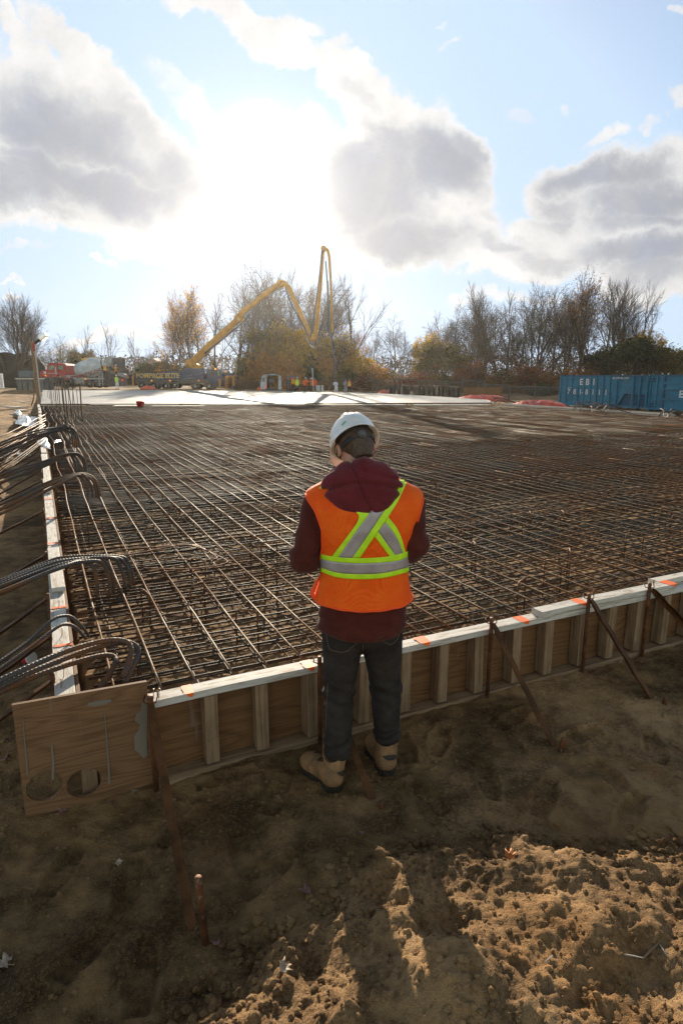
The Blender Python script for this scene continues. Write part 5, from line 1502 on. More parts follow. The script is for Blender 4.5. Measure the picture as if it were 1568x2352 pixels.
tree_proto('thin', 5, 12, BARK2, stems=1, spread=.55, up=.26, dens=.8)
tree_proto('brown_leafed', 6, 14, BARK2, L_BRN, 2600, .10, .55, stems=2, spread=.6, up=.24)
tree_proto('orange_leafed', 7, 13, BARK2, L_ORG, 4200, .10, .1, stems=2, spread=.6, up=.24)
tree_proto('yellow_leafed', 8, 9, BARK, L_YEL, 5200, .13, .0, stems=3, spread=.5, up=.3)
tree_proto('olive_leafed', 10, 8, BARK, L_OLV, 9000, .14, .0, stems=3, spread=.55, up=.25)
tree_proto('green_leafed', 11, 7, BARK, L_GRN, 9000, .14, .0, stems=4, spread=.5, up=.3)
tree_proto('red_leafed', 12, 4, BARK2, L_RED, 2600, .09, .1, stems=4, spread=.6, up=.25, levels=4)
def bush_proto(key, seed, leaf, n_, size, rx, rz):
    rg = np.random.default_rng(seed)
    c = rg.standard_normal((150, 3)); c /= np.linalg.norm(c, axis=1)[:, None]; c *= (rg.random(150) ** .45)[:, None]; c = c * np.array((rx, rx * .8, rz)); c[:, 2] = np.abs(c[:, 2] + rz * .35)
    w = rg.random(150) ** 2 + .05; w /= w.sum(); k = rg.choice(150, n_, p=w)
    P = c[k] + rg.standard_normal((n_, 3)) * (.16 * rx * (.4 + rg.random(150)[k]))[:, None]; P = P[P[:, 2] > .02]
    me = quad_mesh(quads(P, size, rg)); me.materials.append(leaf)
    mb = MB(); 
    for i in range(24):
        e = c[rg.integers(0, 150)]; mid = e * np.array((.45, .45, .55)); mb.tube([(rg.normal() * .15, rg.normal() * .15, -.1), mid, e], [.06, .035, .012], 4, caps=False)
    o = mb.build('stems', BARK, None); ms = [('stems', o.data), ('leaves', me)]; bpy.data.objects.remove(o)
    PROT[key] = (ms, P[:, 2].max(), rx)
bush_proto('olive_bush', 21, L_OLV, 9000, .13, 2.2, 2.6)
bush_proto('yellow_bush', 22, L_YEL, 8000, .13, 2.0, 3.0)
bush_proto('rust_bush', 23, L_ORG, 8000, .12, 2.0, 2.6)
bush_proto('low_brush', 24, L_RED, 5000, .09, 2.0, 1.0)
bush_proto('brown_brush', 25, L_BRN, 6000, .09, 2.2, 1.1)
bush_proto('green_brush', 26, L_GRN, 7000, .12, 2.2, 1.6)
def plant(key, x, ytop, Y, label, cat, group, name, wpx=None, ybase=None):
    ms, h_, w_ = PROT[key]; p = WY(x, ytop, Y); z0 = gh(p.x, Y) - .05
    H = p.z - z0; s_ = H / h_
    t = thing(name, label, cat, (p.x, Y, z0), rng.random() * 6.28, group)
    sx = s_ if wpx is None else max(.8 * s_, min(1.25 * s_, (wpx / 2 * Y / FPX) / w_))
    t.scale = (sx, sx, s_)
    for nm, me in ms:
        o = bpy.data.objects.new(nm, me); C.objects.link(o); o.parent = t
    return t
GB = 'bare trees along the far edge of the site'
bare = [ # x, top, depth, proto, width px
 (6,655,92,'vase',100),(38,668,96,'vase2',90),(-40,640,88,'round',120),(70,720,110,'round',60),
 (135,762,120,'round',90),(186,742,112,'thin',70),(243,733,110,'thin',40),(306,756,112,'thin',56),(340,790,120,'round',70),
 (545,618,90,'vase',120),(592,600,96,'crooked',150),(640,585,92,'wide',150),(690,598,95,'vase',140),(735,640,98,'vase2',110),
 (808,612,90,'thin',120),(862,745,96,'round',60),(905,716,90,'round',110),(955,770,95,'thin',50),
 (1000,712,95,'wide',110),(1052,680,90,'round',110),(1092,668,88,'crooked',120),(1132,636,92,'tall',90),(1165,650,88,'vase',110),(1205,642,90,'wide',120),(1245,640,86,'crooked',120),(1280,650,90,'round',110),(1230,700,84,'round',110),(1115,720,84,'round',100),
 (1392,628,86,'vase',100),(1440,630,90,'vase2',100),(1486,636,88,'thin',110),(1075,740,96,'vase',90),(1180,730,96,'round',90)]
pos_lab = {0: 'bare grey tree', 1: 'leafless many-stemmed tree'}
refs = [(110,'behind the dark dirt pile'),(330,'behind the mixer truck'),(760,'behind the yellow pump boom'),(870,'just right of the raised boom'),(1070,'behind the wire fence'),(1300,'in the dense bare grove'),(1700,'behind the blue containers')]
from collections import Counter as _C
seen = _C()
ordn = ['leftmost', 'second', 'third', 'fourth', 'fifth', 'sixth', 'seventh', 'eighth', 'ninth', 'tenth', 'eleventh', 'twelfth']
for x, yt, Y, k_, w_ in sorted(bare, key=lambda q: q[0]):
    rf = [r_ for lim, r_ in refs if x < lim][0]; seen[rf] += 1
    nth = ordn[seen[rf] - 1] if seen[rf] > 1 else 'leftmost'
    plant(k_, x, yt, Y, ('bare autumn tree %s, %s from the left there' % (rf, nth)) if nth != 'leftmost' else 'bare autumn tree %s, leftmost there' % rf, 'tree', GB, 'bare_tree', w_)
plant('brown_leafed', 1345, 612, 84, 'tall tree with dry brown leaves rising left of the blue containers top', 'tree', None, 'brown_leafed_tree', 110)
plant('brown_leafed', 1310, 660, 88, 'lower brown-leafed tree beside the tallest brown one', 'tree', None, 'brown_leafed_tree', 90)
plant('orange_leafed', 438, 652, 88, 'tree with thin orange leaves rising above the pump truck', 'tree', None, 'orange_leafed_tree', 120)
plant('orange_leafed', 398, 700, 92, 'smaller orange-leafed tree left of the tall one over the pump truck', 'tree', None, 'orange_leafed_tree', 90)
plant('thin', 487, 664, 86, 'bare forked tree right of the orange-leafed tree', 'tree', None, 'bare_tree', 60)
GBU = 'autumn bushes behind the workers'
for i, (key, x, yt, Y, w_, lab) in enumerate([
 ('olive_bush',572,775,84,70,'dark olive bush at the left end of the thicket behind the van'),('olive_leafed',610,748,88,100,'rounded olive tree behind the van'),
 ('yellow_leafed',640,735,86,90,'yellow tree glowing in the sun behind the van'),('rust_bush',600,790,82,90,'rust brown bush directly behind the van'),
 ('yellow_bush',680,742,84,80,'tall yellow bush left of the hanging boom joint'),('rust_bush',660,800,80,80,'low rust bush behind the group of workers'),
 ('olive_bush',715,790,82,80,'olive bush under the boom joint'),('yellow_leafed',770,760,84,80,'yellow tree right of the hanging hose'),
 ('orange_leafed',800,745,88,80,'orange tree right of the hanging hose'),('rust_bush',745,800,82,70,'rust bush behind the hanging hose'),
 ('yellow_bush',818,790,84,70,'yellow bush at the right end of the thicket'),('olive_bush',790,825,80,80,'low olive bush behind the white-suited worker'),
 ('yellow_leafed',985,760,88,70,'sparse yellow-green tree left of the dense bare grove'),('olive_leafed',1012,785,84,90,'dark olive tree under the sparse yellow one'),
 ('green_leafed',1440,770,84,120,'dark green tree behind the left blue container'),('yellow_leafed',1487,750,86,80,'orange-yellow tree top above the gap between the containers'),
 ('olive_leafed',1500,790,82,110,'olive tree behind the right blue container'),('olive_leafed',1545,795,90,80,'olive tree at the right picture edge'),
 ('green_leafed',1385,800,82,90,'dark green tree above the lettered container'),('yellow_bush',200,815,105,54,'yellow-green bush above the red truck cab'),
 ('green_leafed',340,832,100,60,'dark evergreen behind the mixer hopper'),('green_leafed',378,826,102,60,'dark evergreen left of the orange-leafed tree'),('green_leafed',410,835,98,60,'dark shrub over the pump truck body'),
 ('olive_leafed',185,800,115,70,'dark rounded tree behind the mixer drum'),('rust_bush',520,850,90,60,'rust bush behind the pump truck outrigger'),('brown_brush',470,855,94,80,'brown brush behind the pump truck cab'),
 ('yellow_bush',848,815,86,50,'yellow shrub left of the leaning bare tree'),('rust_bush',870,830,84,60,'rust shrub under the leaning bare tree')]):
    plant(key, x, yt, Y, lab, 'bush' if 'bush' in key or 'brush' in key else 'tree', GBU, 'autumn_tree' if 'leafed' in key else 'autumn_bush', w_)
GUN = 'low brush behind the fence'
bl2 = []
for i, x in enumerate(range(835, 1330, 26)):
    key = ['low_brush', 'brown_brush', 'green_brush', 'brown_brush', 'low_brush'][i % 5]
    plant(key, x + 8 * rng.random(), 846 - 14 * rng.random() - (10 if x > 1080 else 0), 74 + 6 * rng.random(), {'low_brush': 'low reddish brush behind the wire fence', 'brown_brush': 'low dry brown brush behind the wire fence', 'green_brush': 'low dark green brush behind the wire fence'}[key], 'brush', GUN + ', ' + key.split('_')[0], 'low_brush', 52)
for i, x in enumerate(range(540, 850, 34)):
    plant('brown_brush', x, 856 - 10 * rng.random(), 80, 'low brown brush along the foot of the thicket behind the workers', 'brush', 'brown brush behind the workers', 'low_brush', 50)
plant('red_leafed', 1088, 826, 74, 'red-leafed shrub behind the fence above the orange tarp', 'shrub', None, 'red_shrub', 60)
plant('red_leafed', 1052, 845, 73, 'smaller red shrub left of the orange tarp', 'shrub', None, 'red_shrub', 40)
plant('red_leafed', 1215, 838, 72, 'red-leafed shrub left of the lettered container', 'shrub', None, 'red_shrub', 60)
plant('green_brush', 1250, 870, 70, 'dark green brush against the left end of the lettered container', 'brush', None, 'green_brush', 70)
# far woodland that closes the horizon
rgw = np.random.default_rng(5); P = []
for i in range(60000):
    pass
nW = 42000
u_ = rgw.uniform(-150, 150, nW); dY = rgw.uniform(135, 175, nW); hh = 2.5 + 7.5 * (fbm(u_, dY * .15, .06, 4, 77) + .5) ** 1.3
P = np.stack([u_, dY, rgw.random(nW) ** .8 * hh], -1)
me = quad_mesh(quads(P, .35, rgw)); me.materials.append(L_BRN); me.materials.clear(); me.materials.append(mat('woodland_haze_brown', (.06,.045,.035), .95)); link('distant_woodland', me, None, kind='stuff', label='hazy band of distant woodland along the horizon', category='woodland')

# ------------------------------------------------------------------ dirt piles and small house
DARK = mat('dark_soil', (.030,.024,.020), .95, var=.4, vs=.8, bump=.6, bs=6, spec=.1)
def pile(name, x0, x1, ytops, Y, m_, lab, depth=7, cat='dirt pile', rough=.25, rise=None):
    n_, k = 70, 26; A = WY(x0, 880, Y); B = WY(x1, 880, Y); xs = np.linspace(A.x, B.x, n_); xt = np.linspace(x0, x1, len(ytops))
    top = np.array([max(.05, WY(x, np.interp(x, xt, ytops), Y).z - gh(WY(x, 880, Y).x, Y)) for x in np.linspace(x0, x1, n_)])
    ys = np.linspace(-depth, depth, k); GX_, GY_ = np.meshgrid(xs, ys, indexing='ij')
    prof = np.clip(1 - np.abs(ys) / depth, 0, 1) ** .8
    g0 = gh((A.x + B.x) / 2, Y)
    Z = top[:, None] * prof[None] * (1 + rough * fbm(GX_, GY_ + 50, .5 * 7 / depth, 5, 33)) + .0
    return grid_mesh(name, GX_, GY_ + Y, Z + g0 - .05, m_, **tags(lab, cat))
pile('dirt_pile', -110, 124, [850,830,822,812,806,803,812,870], 96, DARK, 'tall dark soil pile at the far left behind the timber pole')
pile('dirt_pile', 140, 320, [868,846,832,828,836,862], 104, DARK, 'lower dark soil pile behind the mixer drum')
hs = thing('house', 'small pale house far behind between the evergreens', 'house', tuple(WY(357, 850, 125)))
mb = MB(); c = WY(357, 850, 125); mb.box((0, 0, -.6), (5, 4, 2.6)); mb.build('wall', mat('pale_siding', (.45,.46,.48), .8), hs)
mb = MB(); mb.prism([(-2.9, .7), (2.9, .7), (0, 2.3)], -2.2, 2.2, 0, 'xz'); mb.build('roof', mat('grey_roof', (.16,.17,.19), .8), hs)

# ------------------------------------------------------------------ roll-off containers
def paint(name, col, rough=.45, chip=(.12,.07,.045), amt=.35, metal=.0, var=.2):
    return mat(name, col, rough, metal, var, 1.6, .25, 14, .5, None, chip, amt)
BLUE = paint('faded_blue_paint', (.012,.155,.265), .42, (.05,.06,.07), .45)
BLUED = paint('dark_blue_paint', (.008,.085,.165), .5, (.04,.04,.05), .5)
BLKM = mat('black_metal', (.02,.02,.022), .6)
WHT = mat('white_lettering', (.62,.64,.64), .6, var=.12, vs=4, dirt=(.2,.3,.35), dirt_amt=.35)
def container(p0, p1, h_, name, label, kind):
    d = Vector((p1.x - p0.x, p1.y - p0.y)); L = d.length
    t = thing(name, label, 'container', (p0.x, p0.y, p0.z), math.atan2(d.y, d.x), 'blue roll-off containers')
    dp = 2.4; S = L * .68 if kind == 0 else L
    mb = MB()
    if kind == 0:
        mb.box((S / 2, .06, h_ / 2 + .08), (S, .05, h_ - .16)); mb.box((S / 2, dp, h_ / 2 + .08), (S, .05, h_ - .16)); mb.box((.03, dp / 2, h_ / 2), (.05, dp, h_ - .1))
        # front end with the sloping undercut
        mb.prism([(S, h_ - .02), (L, h_ - .02), (L, h_ * .46), (S + .24 * (L - S), h_ * .46), (S, h_ * .06)], .12, dp - .1, 0, 'xz')
        mb.box(((S + L) / 2, dp / 2, .16), (L - S, dp - .3, .12)); mb.box((S / 2, dp / 2, .14), (S, dp, .10))
    else:
        mb.box((S / 2, .06, h_ / 2 + .08), (S, .05, h_ - .16)); mb.box((.03, dp / 2, h_ / 2), (.05, dp, h_ - .1)); mb.box((S / 2, dp / 2, .14), (S, dp, .10)); mb.box((S / 2, dp, h_ / 2 + .08), (S, .05, h_ - .16))
    mb.build('body', BLUE, t)
    mb = MB(); mb.box((L / 2, .02, h_ - .05), (L + .06, .14, .10)); mb.box((L / 2, dp, h_ - .05), (L + .06, .14, .10)); mb.build('top_rail', BLUED, t)
    mb = MB(); mb.box((S / 2, .03, .14), (S, .12, .14)); mb.box((.0, .02, h_ / 2), (.12, .14, h_)); mb.build('bottom_rail', BLUE, t)
    if kind == 0:
        nr = 9
        for i in range(1, nr + 1):
            x = S * i / nr
            mb = MB(); mb.prism([(x - .05, .22), (x + .05, .22), (x + .03, h_ - .1), (x - .03, h_ - .1)], -.05, .034, 0, 'xz'); mb.build('rib', BLUE, t)
        for i in range(nr):
            x = S * (i + .5) / nr; mb = MB(); mb.add([(x - .24, -.02, .24), (x + .24, -.02, .24), (x + .24, .034, .38), (x - .24, .034, .38), (x - .24, .034, .22), (x + .24, .034, .22)], [(0, 1, 2, 3), (0, 4, 5, 1), (0, 3, 4), (1, 5, 2)]); mb.build('gusset', BLUE, t)
        for x in (S + .54 * (L - S), S + .76 * (L - S), L - .04): mb = MB(); mb.box((x, .04, h_ / 2 + .1), (.09, .12, h_ - .25)); mb.build('post', BLUE, t)
        mb = MB(); mb.prism([(S + .02, .12), (L - .1, .12), (L - .1, h_ * .45), (S + .24 * (L - S), h_ * .45)], .35, 1.2, 0, 'xz'); mb.build('undercut_shade', BLUED, t)  # dark prism added in place of the shade under the sloping end
        cell = S / nr
        for s_, x, z, sz in [('E', 3.42, .78, .46), ('B', 4.42, .78, .46), ('I', 5.42, .78, .46)]:
            txt(s_, h_ * .27, WHT, 'lettering', t, (cell * (x + .0), .030, h_ * z), (R(90), 0, 0), bold=.025)
        for s_, x in [('7', 1.42), ('8', 2.42), ('1', 3.38), ('-', 3.78), ('8', 4.42), ('1', 5.42), ('1', 6.42), ('1', 7.42)]:
            txt(s_, h_ * .23, WHT, 'lettering', t, (cell * x, .030, h_ * .47), (R(90), 0, 0), bold=.012)
        txt('40-1599', h_ * .085, WHT, 'lettering', t, (S * .99, -.06, h_ * .91), (R(90), 0, 0), bold=.01); txt('40-1599', h_ * .085, WHT, 'lettering', t, (S + .62, -.06, h_ * .91), (R(90), 0, 0), bold=.01)
        txt('LAVAL', h_ * .06, WHT, 'lettering', t, (cell * 1.5, .030, h_ * .60), (R(90), 0, 0))
    else:
        for z in (.33, .62, .78): mb = MB(); mb.box((S / 2 + .3, -.0, h_ * z), (S - 1.0, .14, .10)); mb.build('cross_rib', BLUE, t)
        for x in (.45, .95, 3.2, 5.4): mb = MB(); mb.box((x, .0, h_ / 2), (.11, .12, h_ - .2)); mb.build('post', BLUED if x == .95 else BLUE, t)
        for z in (.12, .2, .82, .9): mb = MB(); mb.tube([(-.25, -.05, h_ * z), (.35, -.06, h_ * z)], .035, 6); mb.build('hinge', BLUED, t)
        txt('EBI', h_ * .26, WHT, 'lettering', t, (2.35, .028, h_ * .475), (R(90), 0, 0), bold=.03)
    for x in (.5, L - .8): mb = MB(); mb.lathe([(.0001, -.12), (.11, -.12), (.11, .12), (.0001, .12)], (x, .35, .02), 14, 'y'); mb.build('roller', BLKM, t)
    return t
GZC = -.28
c0 = W(1283, 932, GZC); c1 = W(1480, 943, GZC)
container(c0, c1, 2.28, 'waste_container', 'blue ribbed roll-off container lettered with a phone number, left of two', 0)
c2 = W(1487, 943, GZC); c3 = W(1640, 951, GZC)
c3 = c2 + (c3 - c2).normalized() * 7
container(c2, c3, 2.30, 'waste_container', 'blue roll-off container cut by the right picture edge', 1)

# ------------------------------------------------------------------ vehicles: helpers in photo points on a plane
YV = 78.0; GV = .2
cropA = lambda x, y: (86.1 + x * .14647, 803.8 + y * .14647)
cropB = lambda x, y: (287.1 + x * .16478, 803.8 + y * .16478)
cropC = lambda x, y: (574.2 + x * .16478, 844 + y * .16478)
class Rig:
    """local metres on the vehicle's near side; x to the right, z up, y back into depth"""
    def __init__(s, conv, t, Y): s.c = conv; s.t = t; s.o = t.location.copy(); s.Y = Y
    def p(s, x, y): q = WY(*s.c(x, y), s.Y); return (q.x - s.o.x, q.z - s.o.z)
    def prism(s, name, m_, pts, y0, y1, parent=None): 
        mb = MB(); mb.prism([s.p(*q) for q in pts], y0, y1, 0, 'xz'); return mb.build(name, m_, parent or s.t)
    def rect(s, name, m_, x0, y0, x1, y1, d0, d1, parent=None, bev=None):
        a = s.p(x0, y0); b = s.p(x1, y1); mb = MB(); mb.box(((a[0] + b[0]) / 2, (d0 + d1) / 2, (a[1] + b[1]) / 2), (abs(b[0] - a[0]), d1 - d0, abs(a[1] - b[1]))); o = mb.build(name, m_, parent or s.t)
        if bev: bevel(o, bev, 2)
        return o
    def wheel(s, x, y, r, hub, rim, d=.0, w=.32):
        c_ = s.p(x, y); R_ = abs(s.p(x + r, y)[0] - c_[0])
        mb = MB(); mb.lathe([(R_ * .55, 0), (R_ * .9, 0), (R_, .05), (R_, w - .05), (R_ * .9, w), (R_ * .3, w)], (c_[0], d, c_[1]), 26, 'y'); o = mb.build('wheel', TYRE, s.t)
        mb = MB(); mb.lathe([(.0001, -.02), (R_ * .22, -.02), (R_ * .26, .03), (R_ * .48, .06), (R_ * .56, .02), (R_ * .6, .02), (R_ * .6, .1), (.0001, .1)], (c_[0], d - .01, c_[1]), 22, 'y'); mb.build('rim', rim, o)
        return o
TYRE = mat('tyre_rubber', (.018,.018,.018), .85, dirt=(.10,.075,.05), dirt_amt=.5, vs=2)
CHROME = mat('chrome_rim', (.65,.66,.68), .18, 1.0, .05)
RIMG = mat('dull_rim', (.22,.20,.19), .5, .4)
REDP = paint('red_truck_paint', (.36,.016,.014), .35, (.14,.05,.04), .2)
GREYP = paint('grey_mixer_paint', (.34,.36,.38), .45, (.22,.20,.18), .4)
DGREY = paint('dark_grey_metal', (.07,.07,.075), .6, (.12,.09,.07), .5)
NAVY = paint('navy_truck_paint', (.012,.030,.095), .35, (.03,.03,.04), .2)
YELP = paint('yellow_boom_paint', (.52,.25,.022), .45, (.30,.17,.06), .3)
GLASSD = mat('dark_window_glass', (.02,.03,.03), .08, 0, .1, spec=.8)
GLASSG = mat('greenish_window_glass', (.10,.16,.11), .12, 0, .4, 3, spec=.8)
AMBER = mat('amber_lamp', (.9,.30,.02), .3, emit=(1.0,.35,.02,.7))
REDL = mat('red_lamp', (.6,.02,.02), .3, emit=(1.0,.03,.02,1.0))
ORTARP = mat('orange_red_tarp', (.62,.085,.035), .45, var=.3, vs=1.5, bump=.4, bs=3)
WHITEM = mat('white_sheet', (.72,.72,.70), .5, var=.15, vs=3)
REDT = mat('red_lettering', (.35,.05,.05), .6)
YELT = mat('yellow_lettering', (.50,.34,.06), .6)
FLAME = mat('pale_flame_stripe', (.22,.27,.34), .5)

# concrete mixer truck
mx = thing('mixer_truck', 'red concrete mixer truck with pale grey drum parked behind the slab', 'truck', (WY(150, 890, YV).x, YV, GV))
g = Rig(cropA, mx, YV)
g.prism('hood', REDP, [(30,345),(60,322),(150,305),(150,425),(118,430),(105,395),(60,398),(46,445),(26,440),(20,385)], .25, 2.15)
g.prism('cab', REDP, [(150,305),(180,222),(215,202),(330,204),(440,216),(456,240),(456,415),(150,428)], .0, 2.4)
g.prism('side_window', GLASSG, [(180,315),(194,252),(215,242),(272,244),(274,312)], -.03, .01)
g.prism('side_window', GLASSG, [(336,244),(408,248),(408,310),(336,308)], -.03, .01)
g.rect('grab_handle', CHROME, 290, 262, 298, 395, -.08, -.02)
g.rect('door_seam', BLKM, 326, 215, 330, 420, -.012, .01)
g.rect('headlight', WHITEM, 92, 335, 128, 372, .15, .3)
g.rect('marker_lamp', AMBER, 110, 394, 128, 410, .15, .3); g.rect('marker_lamp', AMBER, 742, 446, 764, 466, -.05, .05)
g.rect('mirror', WHITEM, 142, 256, 158, 305, -.3, -.1)
a = g.p(175, 368); txt('BOUTSCOTE INC', .17, WHT, 'lettering', mx, (a[0] + .6, -.02, a[1]), (R(90), 0, 0))
g.rect('bumper', CHROME, 28, 440, 100, 470, .1, 2.3)
g.rect('front_guard', DGREY, 20, 470, 130, 560, .2, 2.2)
g.rect('chassis', DGREY, 130, 436, 1330, 470, .5, 1.9); g.rect('chassis_rail', GREYP, 560, 440, 1035, 462, .02, .3)
g.prism('fender', DGREY, [(376,480),(400,440),(440,428),(500,436),(540,470),(560,520),(545,520),(510,470),(450,450),(410,462),(392,500)], -.05, .6)
g.prism('side_step', GREYP, [(420,395),(560,395),(575,440),(420,432)], .0, .9)
mb = MB(); a = g.p(572, 492); b = g.p(730, 492); rr = (g.p(572, 445)[1] - g.p(572, 542)[1]) / 2
mb.lathe([(.0001, a[0]), (rr * .85, a[0]), (rr, a[0] + .05), (rr, b[0] - .05), (rr * .85, b[0]), (.0001, b[0])], (0, .45, a[1]), 24, 'x'); mb.build('fuel_tank', GREYP, mx)
for x in (590, 685): a = g.p(x, 492); mb = MB(); mb.lathe([(rr * 1.03, -.04), (rr * 1.03, .04)], (a[0], .45, a[1]), 24, 'x'); mb.build('tank_band', DGREY, mx)
for x, y, r_ in [(90,530,58),(445,530,72),(820,530,62),(970,532,62)]: g.wheel(x, y, r_, None, RIMG)
for x, y, r_ in [(90,530,58),(445,530,72),(820,530,62),(970,532,62)]: g.wheel(x, y, r_, None, RIMG, 2.0)
# drum along a tilted axis
A0 = g.p(545, 318); A1 = g.p(1058, 222); dax = Vector((A1[0] - A0[0], 0, A1[1] - A0[1])); LD = dax.length; dax.normalize()
pxm = abs(g.p(100, 0)[0] - g.p(0, 0)[0]) / 100
Rm = Matrix(((dax.z, 0, dax.x), (0, 1, 0), (-dax.x, 0, dax.z)))
mb = MB(); mb.lathe([(.0001, 0), (82 * pxm, .0), (108 * pxm, .12 * LD), (152 * pxm, .50 * LD), (148 * pxm, .56 * LD), (92 * pxm, .84 * LD), (70 * pxm, .98 * LD), (60 * pxm, LD), (.0001, LD)], (A0[0], 1.2, A0[1]), 36, 'z', 0, True, Rm)
drum = mb.build('drum', paint('pale_drum_paint', (.52,.56,.60), .5, (.30,.28,.26), .3), mx)
mb = MB(); mb.lathe([(94 * pxm, .835 * LD), (97 * pxm, .84 * LD), (97 * pxm, .865 * LD), (90 * pxm, .87 * LD)], (A0[0], 1.2, A0[1]), 36, 'z', 0, True, Rm); mb.build('drum_ring', DGREY, drum)
db_ = BVHTree.FromPolygons([v.co for v in drum.data.vertices], [p.vertices for p in drum.data.polygons])
a = g.p(802, 375); o = txt('BOUTSCOTE', .62, REDT, 'lettering', drum, (a[0], -3, a[1]), (R(90), R(-19), 0), bold=.02); 
# subdivide lettering enough by projecting vertices
wrap(o, db_, .03)
g.rect('ladder', GREYP, 962, 292, 972, 560, -.05, .0); g.rect('ladder', GREYP, 1018, 292, 1028, 560, -.05, .0)
for y in range(310, 560, 36): g.rect('rung', GREYP, 972, y, 1018, y + 7, -.05, .0)
g.prism('hopper', GREYP, [(1020,150),(1120,82),(1134,110),(1128,235),(1085,262),(1010,250)], .5, 1.9)
g.prism('rear_pedestal', DGREY, [(1000,250),(1100,262),(1120,440),(1130,560),(1075,580),(1060,440),(1000,430)], .4, 2.0)
g.prism('work_platform', DGREY, [(1040,300),(1330,300),(1330,325),(1040,325)], .1, 2.2)
g.prism('rear_hopper', DGREY, [(1150,130),(1290,105),(1300,120),(1290,290),(1175,290)], .6, 2.0)
mb = MB(); P0 = g.p(1120, 330); P1 = g.p(1395, 425); mb.tube([(P0[0], .8, P0[1]), (P1[0], .9, P1[1])], [.26, .20], 14); mb.build('chute', GREYP, mx)
for x0, y0, x1, y1 in [(1050,300,1058,560),(1180,420,1188,575),(1110,520,1200,528),(1240,325,1248,560)]: g.rect('strut', DGREY, x0, y0, x1, y1, .1, .2)
g.rect('rear_housing', DGREY, 1190, 440, 1330, 560, .6, 2.0)
g.rect('tail_lamp', REDL, 1318, 466, 1336, 484, .1, .2)
# second truck cab half hidden
t2 = thing('truck', 'red truck cab half hidden behind the front of the mixer drum', 'truck', (WY(163, 890, YV + 4).x, YV + 4, GV)); g2 = Rig(cropA, t2, YV + 4)
g2.prism('cab', REDP, [(462,245),(480,226),(545,230),(560,250),(560,420),(462,420)], 0, 2.2); g2.rect('side_window', GLASSG, 484, 262, 535, 340, -.03, .01); g2.rect('marker_lamp', AMBER, 500, 214, 520, 226, .2, .5)
for x in (480, 600): g2.wheel(x, 520, 55, None, RIMG)

# boom pump truck
pt_ = thing('pump_truck', 'navy blue concrete pump truck with raised yellow boom and chrome wheels', 'truck', (WY(400, 890, YV).x, YV, GV)); g = Rig(cropB, pt_, YV)
g.prism('side_panel', NAVY, [(130,326),(430,324),(640,296),(798,300),(798,414),(130,410)], .0, 2.4)
g.prism('side_panel', NAVY, [(808,300),(826,262),(1080,264),(1100,288),(1100,414),(808,414)], .0, 2.4)
g.prism('turret_deck', NAVY, [(826,262),(850,252),(1085,258),(1092,266),(1080,300),(826,300)], .3, 2.1)
g.rect('equipment_box', NAVY, 1104, 290, 1160, 410, .2, 2.2)
mb = MB(); a = g.p(1128, 268); b = g.p(1128, 380); mb.tube([(a[0], .1, a[1]), (b[0], .1, b[1])], .12, 10); mb.build('exhaust', CHROME, pt_)
g.prism('cab', NAVY, [(1165,285),(1185,274),(1325,278),(1342,300),(1352,400),(1350,495),(1300,505),(1240,470),(1165,440)], .0, 2.4)
g.prism('side_window', GLASSD, [(1200,296),(1284,294),(1288,350),(1200,352)], -.03, .01); g.prism('windscreen', GLASSG, [(1292,292),(1312,292),(1322,360),(1298,360)], -.03, .01)
g.rect('bumper', DGREY, 1240, 474, 1345, 518, .1, 2.3); g.rect('fog_lamp', REDL, 1250, 474, 1310, 480, .05, .12)
g.rect('chassis', DGREY, 130, 412, 1300, 470, .3, 2.1); g.rect('under_panel', BLKM, 300, 440, 900, 500, .6, 1.8)
for x, y, r_ in [(235,492,52),(400,497,52),(565,500,52),(695,486,52),(978,508,52),(1175,510,52)]: g.wheel(x, y, r_, None, CHROME); g.wheel(x, y, r_, None, RIMG, 2.0)
mb = MB()
for i in range(26):
    x0 = 190 + 33 * i + 12 * rng.random(); y0 = 312 + 90 * rng.random(); 
    if 250 < x0 < 640 and 330 < y0 < 395: y0 = 402 if y0 > 362 else 322
    if y0 < 330 and x0 < 560: y0 = 334
    pts = [g.p(x0 + k * 14, max(306, min(408, y0 + 9 * math.sin(k * .9 + i)))) for k in range(7)]
    if any(790 < x0 + k * 14 < 815 for k in range(7)): continue
    mb.tube([(p[0], -.012, p[1]) for p in pts], .022, 4)
mb.build('flame_stripes', FLAME, pt_)
a = g.p(458, 362); txt('POMPAGE ELITE', .78, YELT, 'lettering', pt_, (a[0], -.03, a[1]), (R(90), 0, 0), bold=.03, sx=.95)
g.rect('small_lettering_band', YELT, 372, 383, 550, 389, -.02, -.01)
for x in (365, 620, 1020): g.rect('marker_lamp', AMBER, x, 418, x + 16, 436, -.05, .05)
g.rect('outrigger_leg', YELP, 108, 326, 140, 500, -.5, -.2); g.rect('outrigger_leg', YELP, 1316, 405, 1342, 520, -.5, -.2)
g.rect('outrigger_beam', NAVY, 1352, 322, 1515, 358, .2, .7); g.rect('outrigger_leg', YELP, 1496, 358, 1522, 500, .2, .6); g.rect('outrigger_foot', DGREY, 1488, 500, 1530, 552, .0, .8)
mb = MB(); a = g.p(1250, 265); mb.lathe([(.0001, .22), (.09, .2), (.12, 0), (.0001, 0)], (a[0], .5, a[1] - .1), 12); mb.build('beacon', AMBER, pt_)
g.prism('turret', YELP, [(880,150),(935,170),(1000,200),(1058,252),(920,252),(905,200)], .7, 1.7)
g.prism('boom_cylinder', YELP, [(985,160),(1005,150),(1070,245),(1050,255)], .9, 1.4)
tri = thing
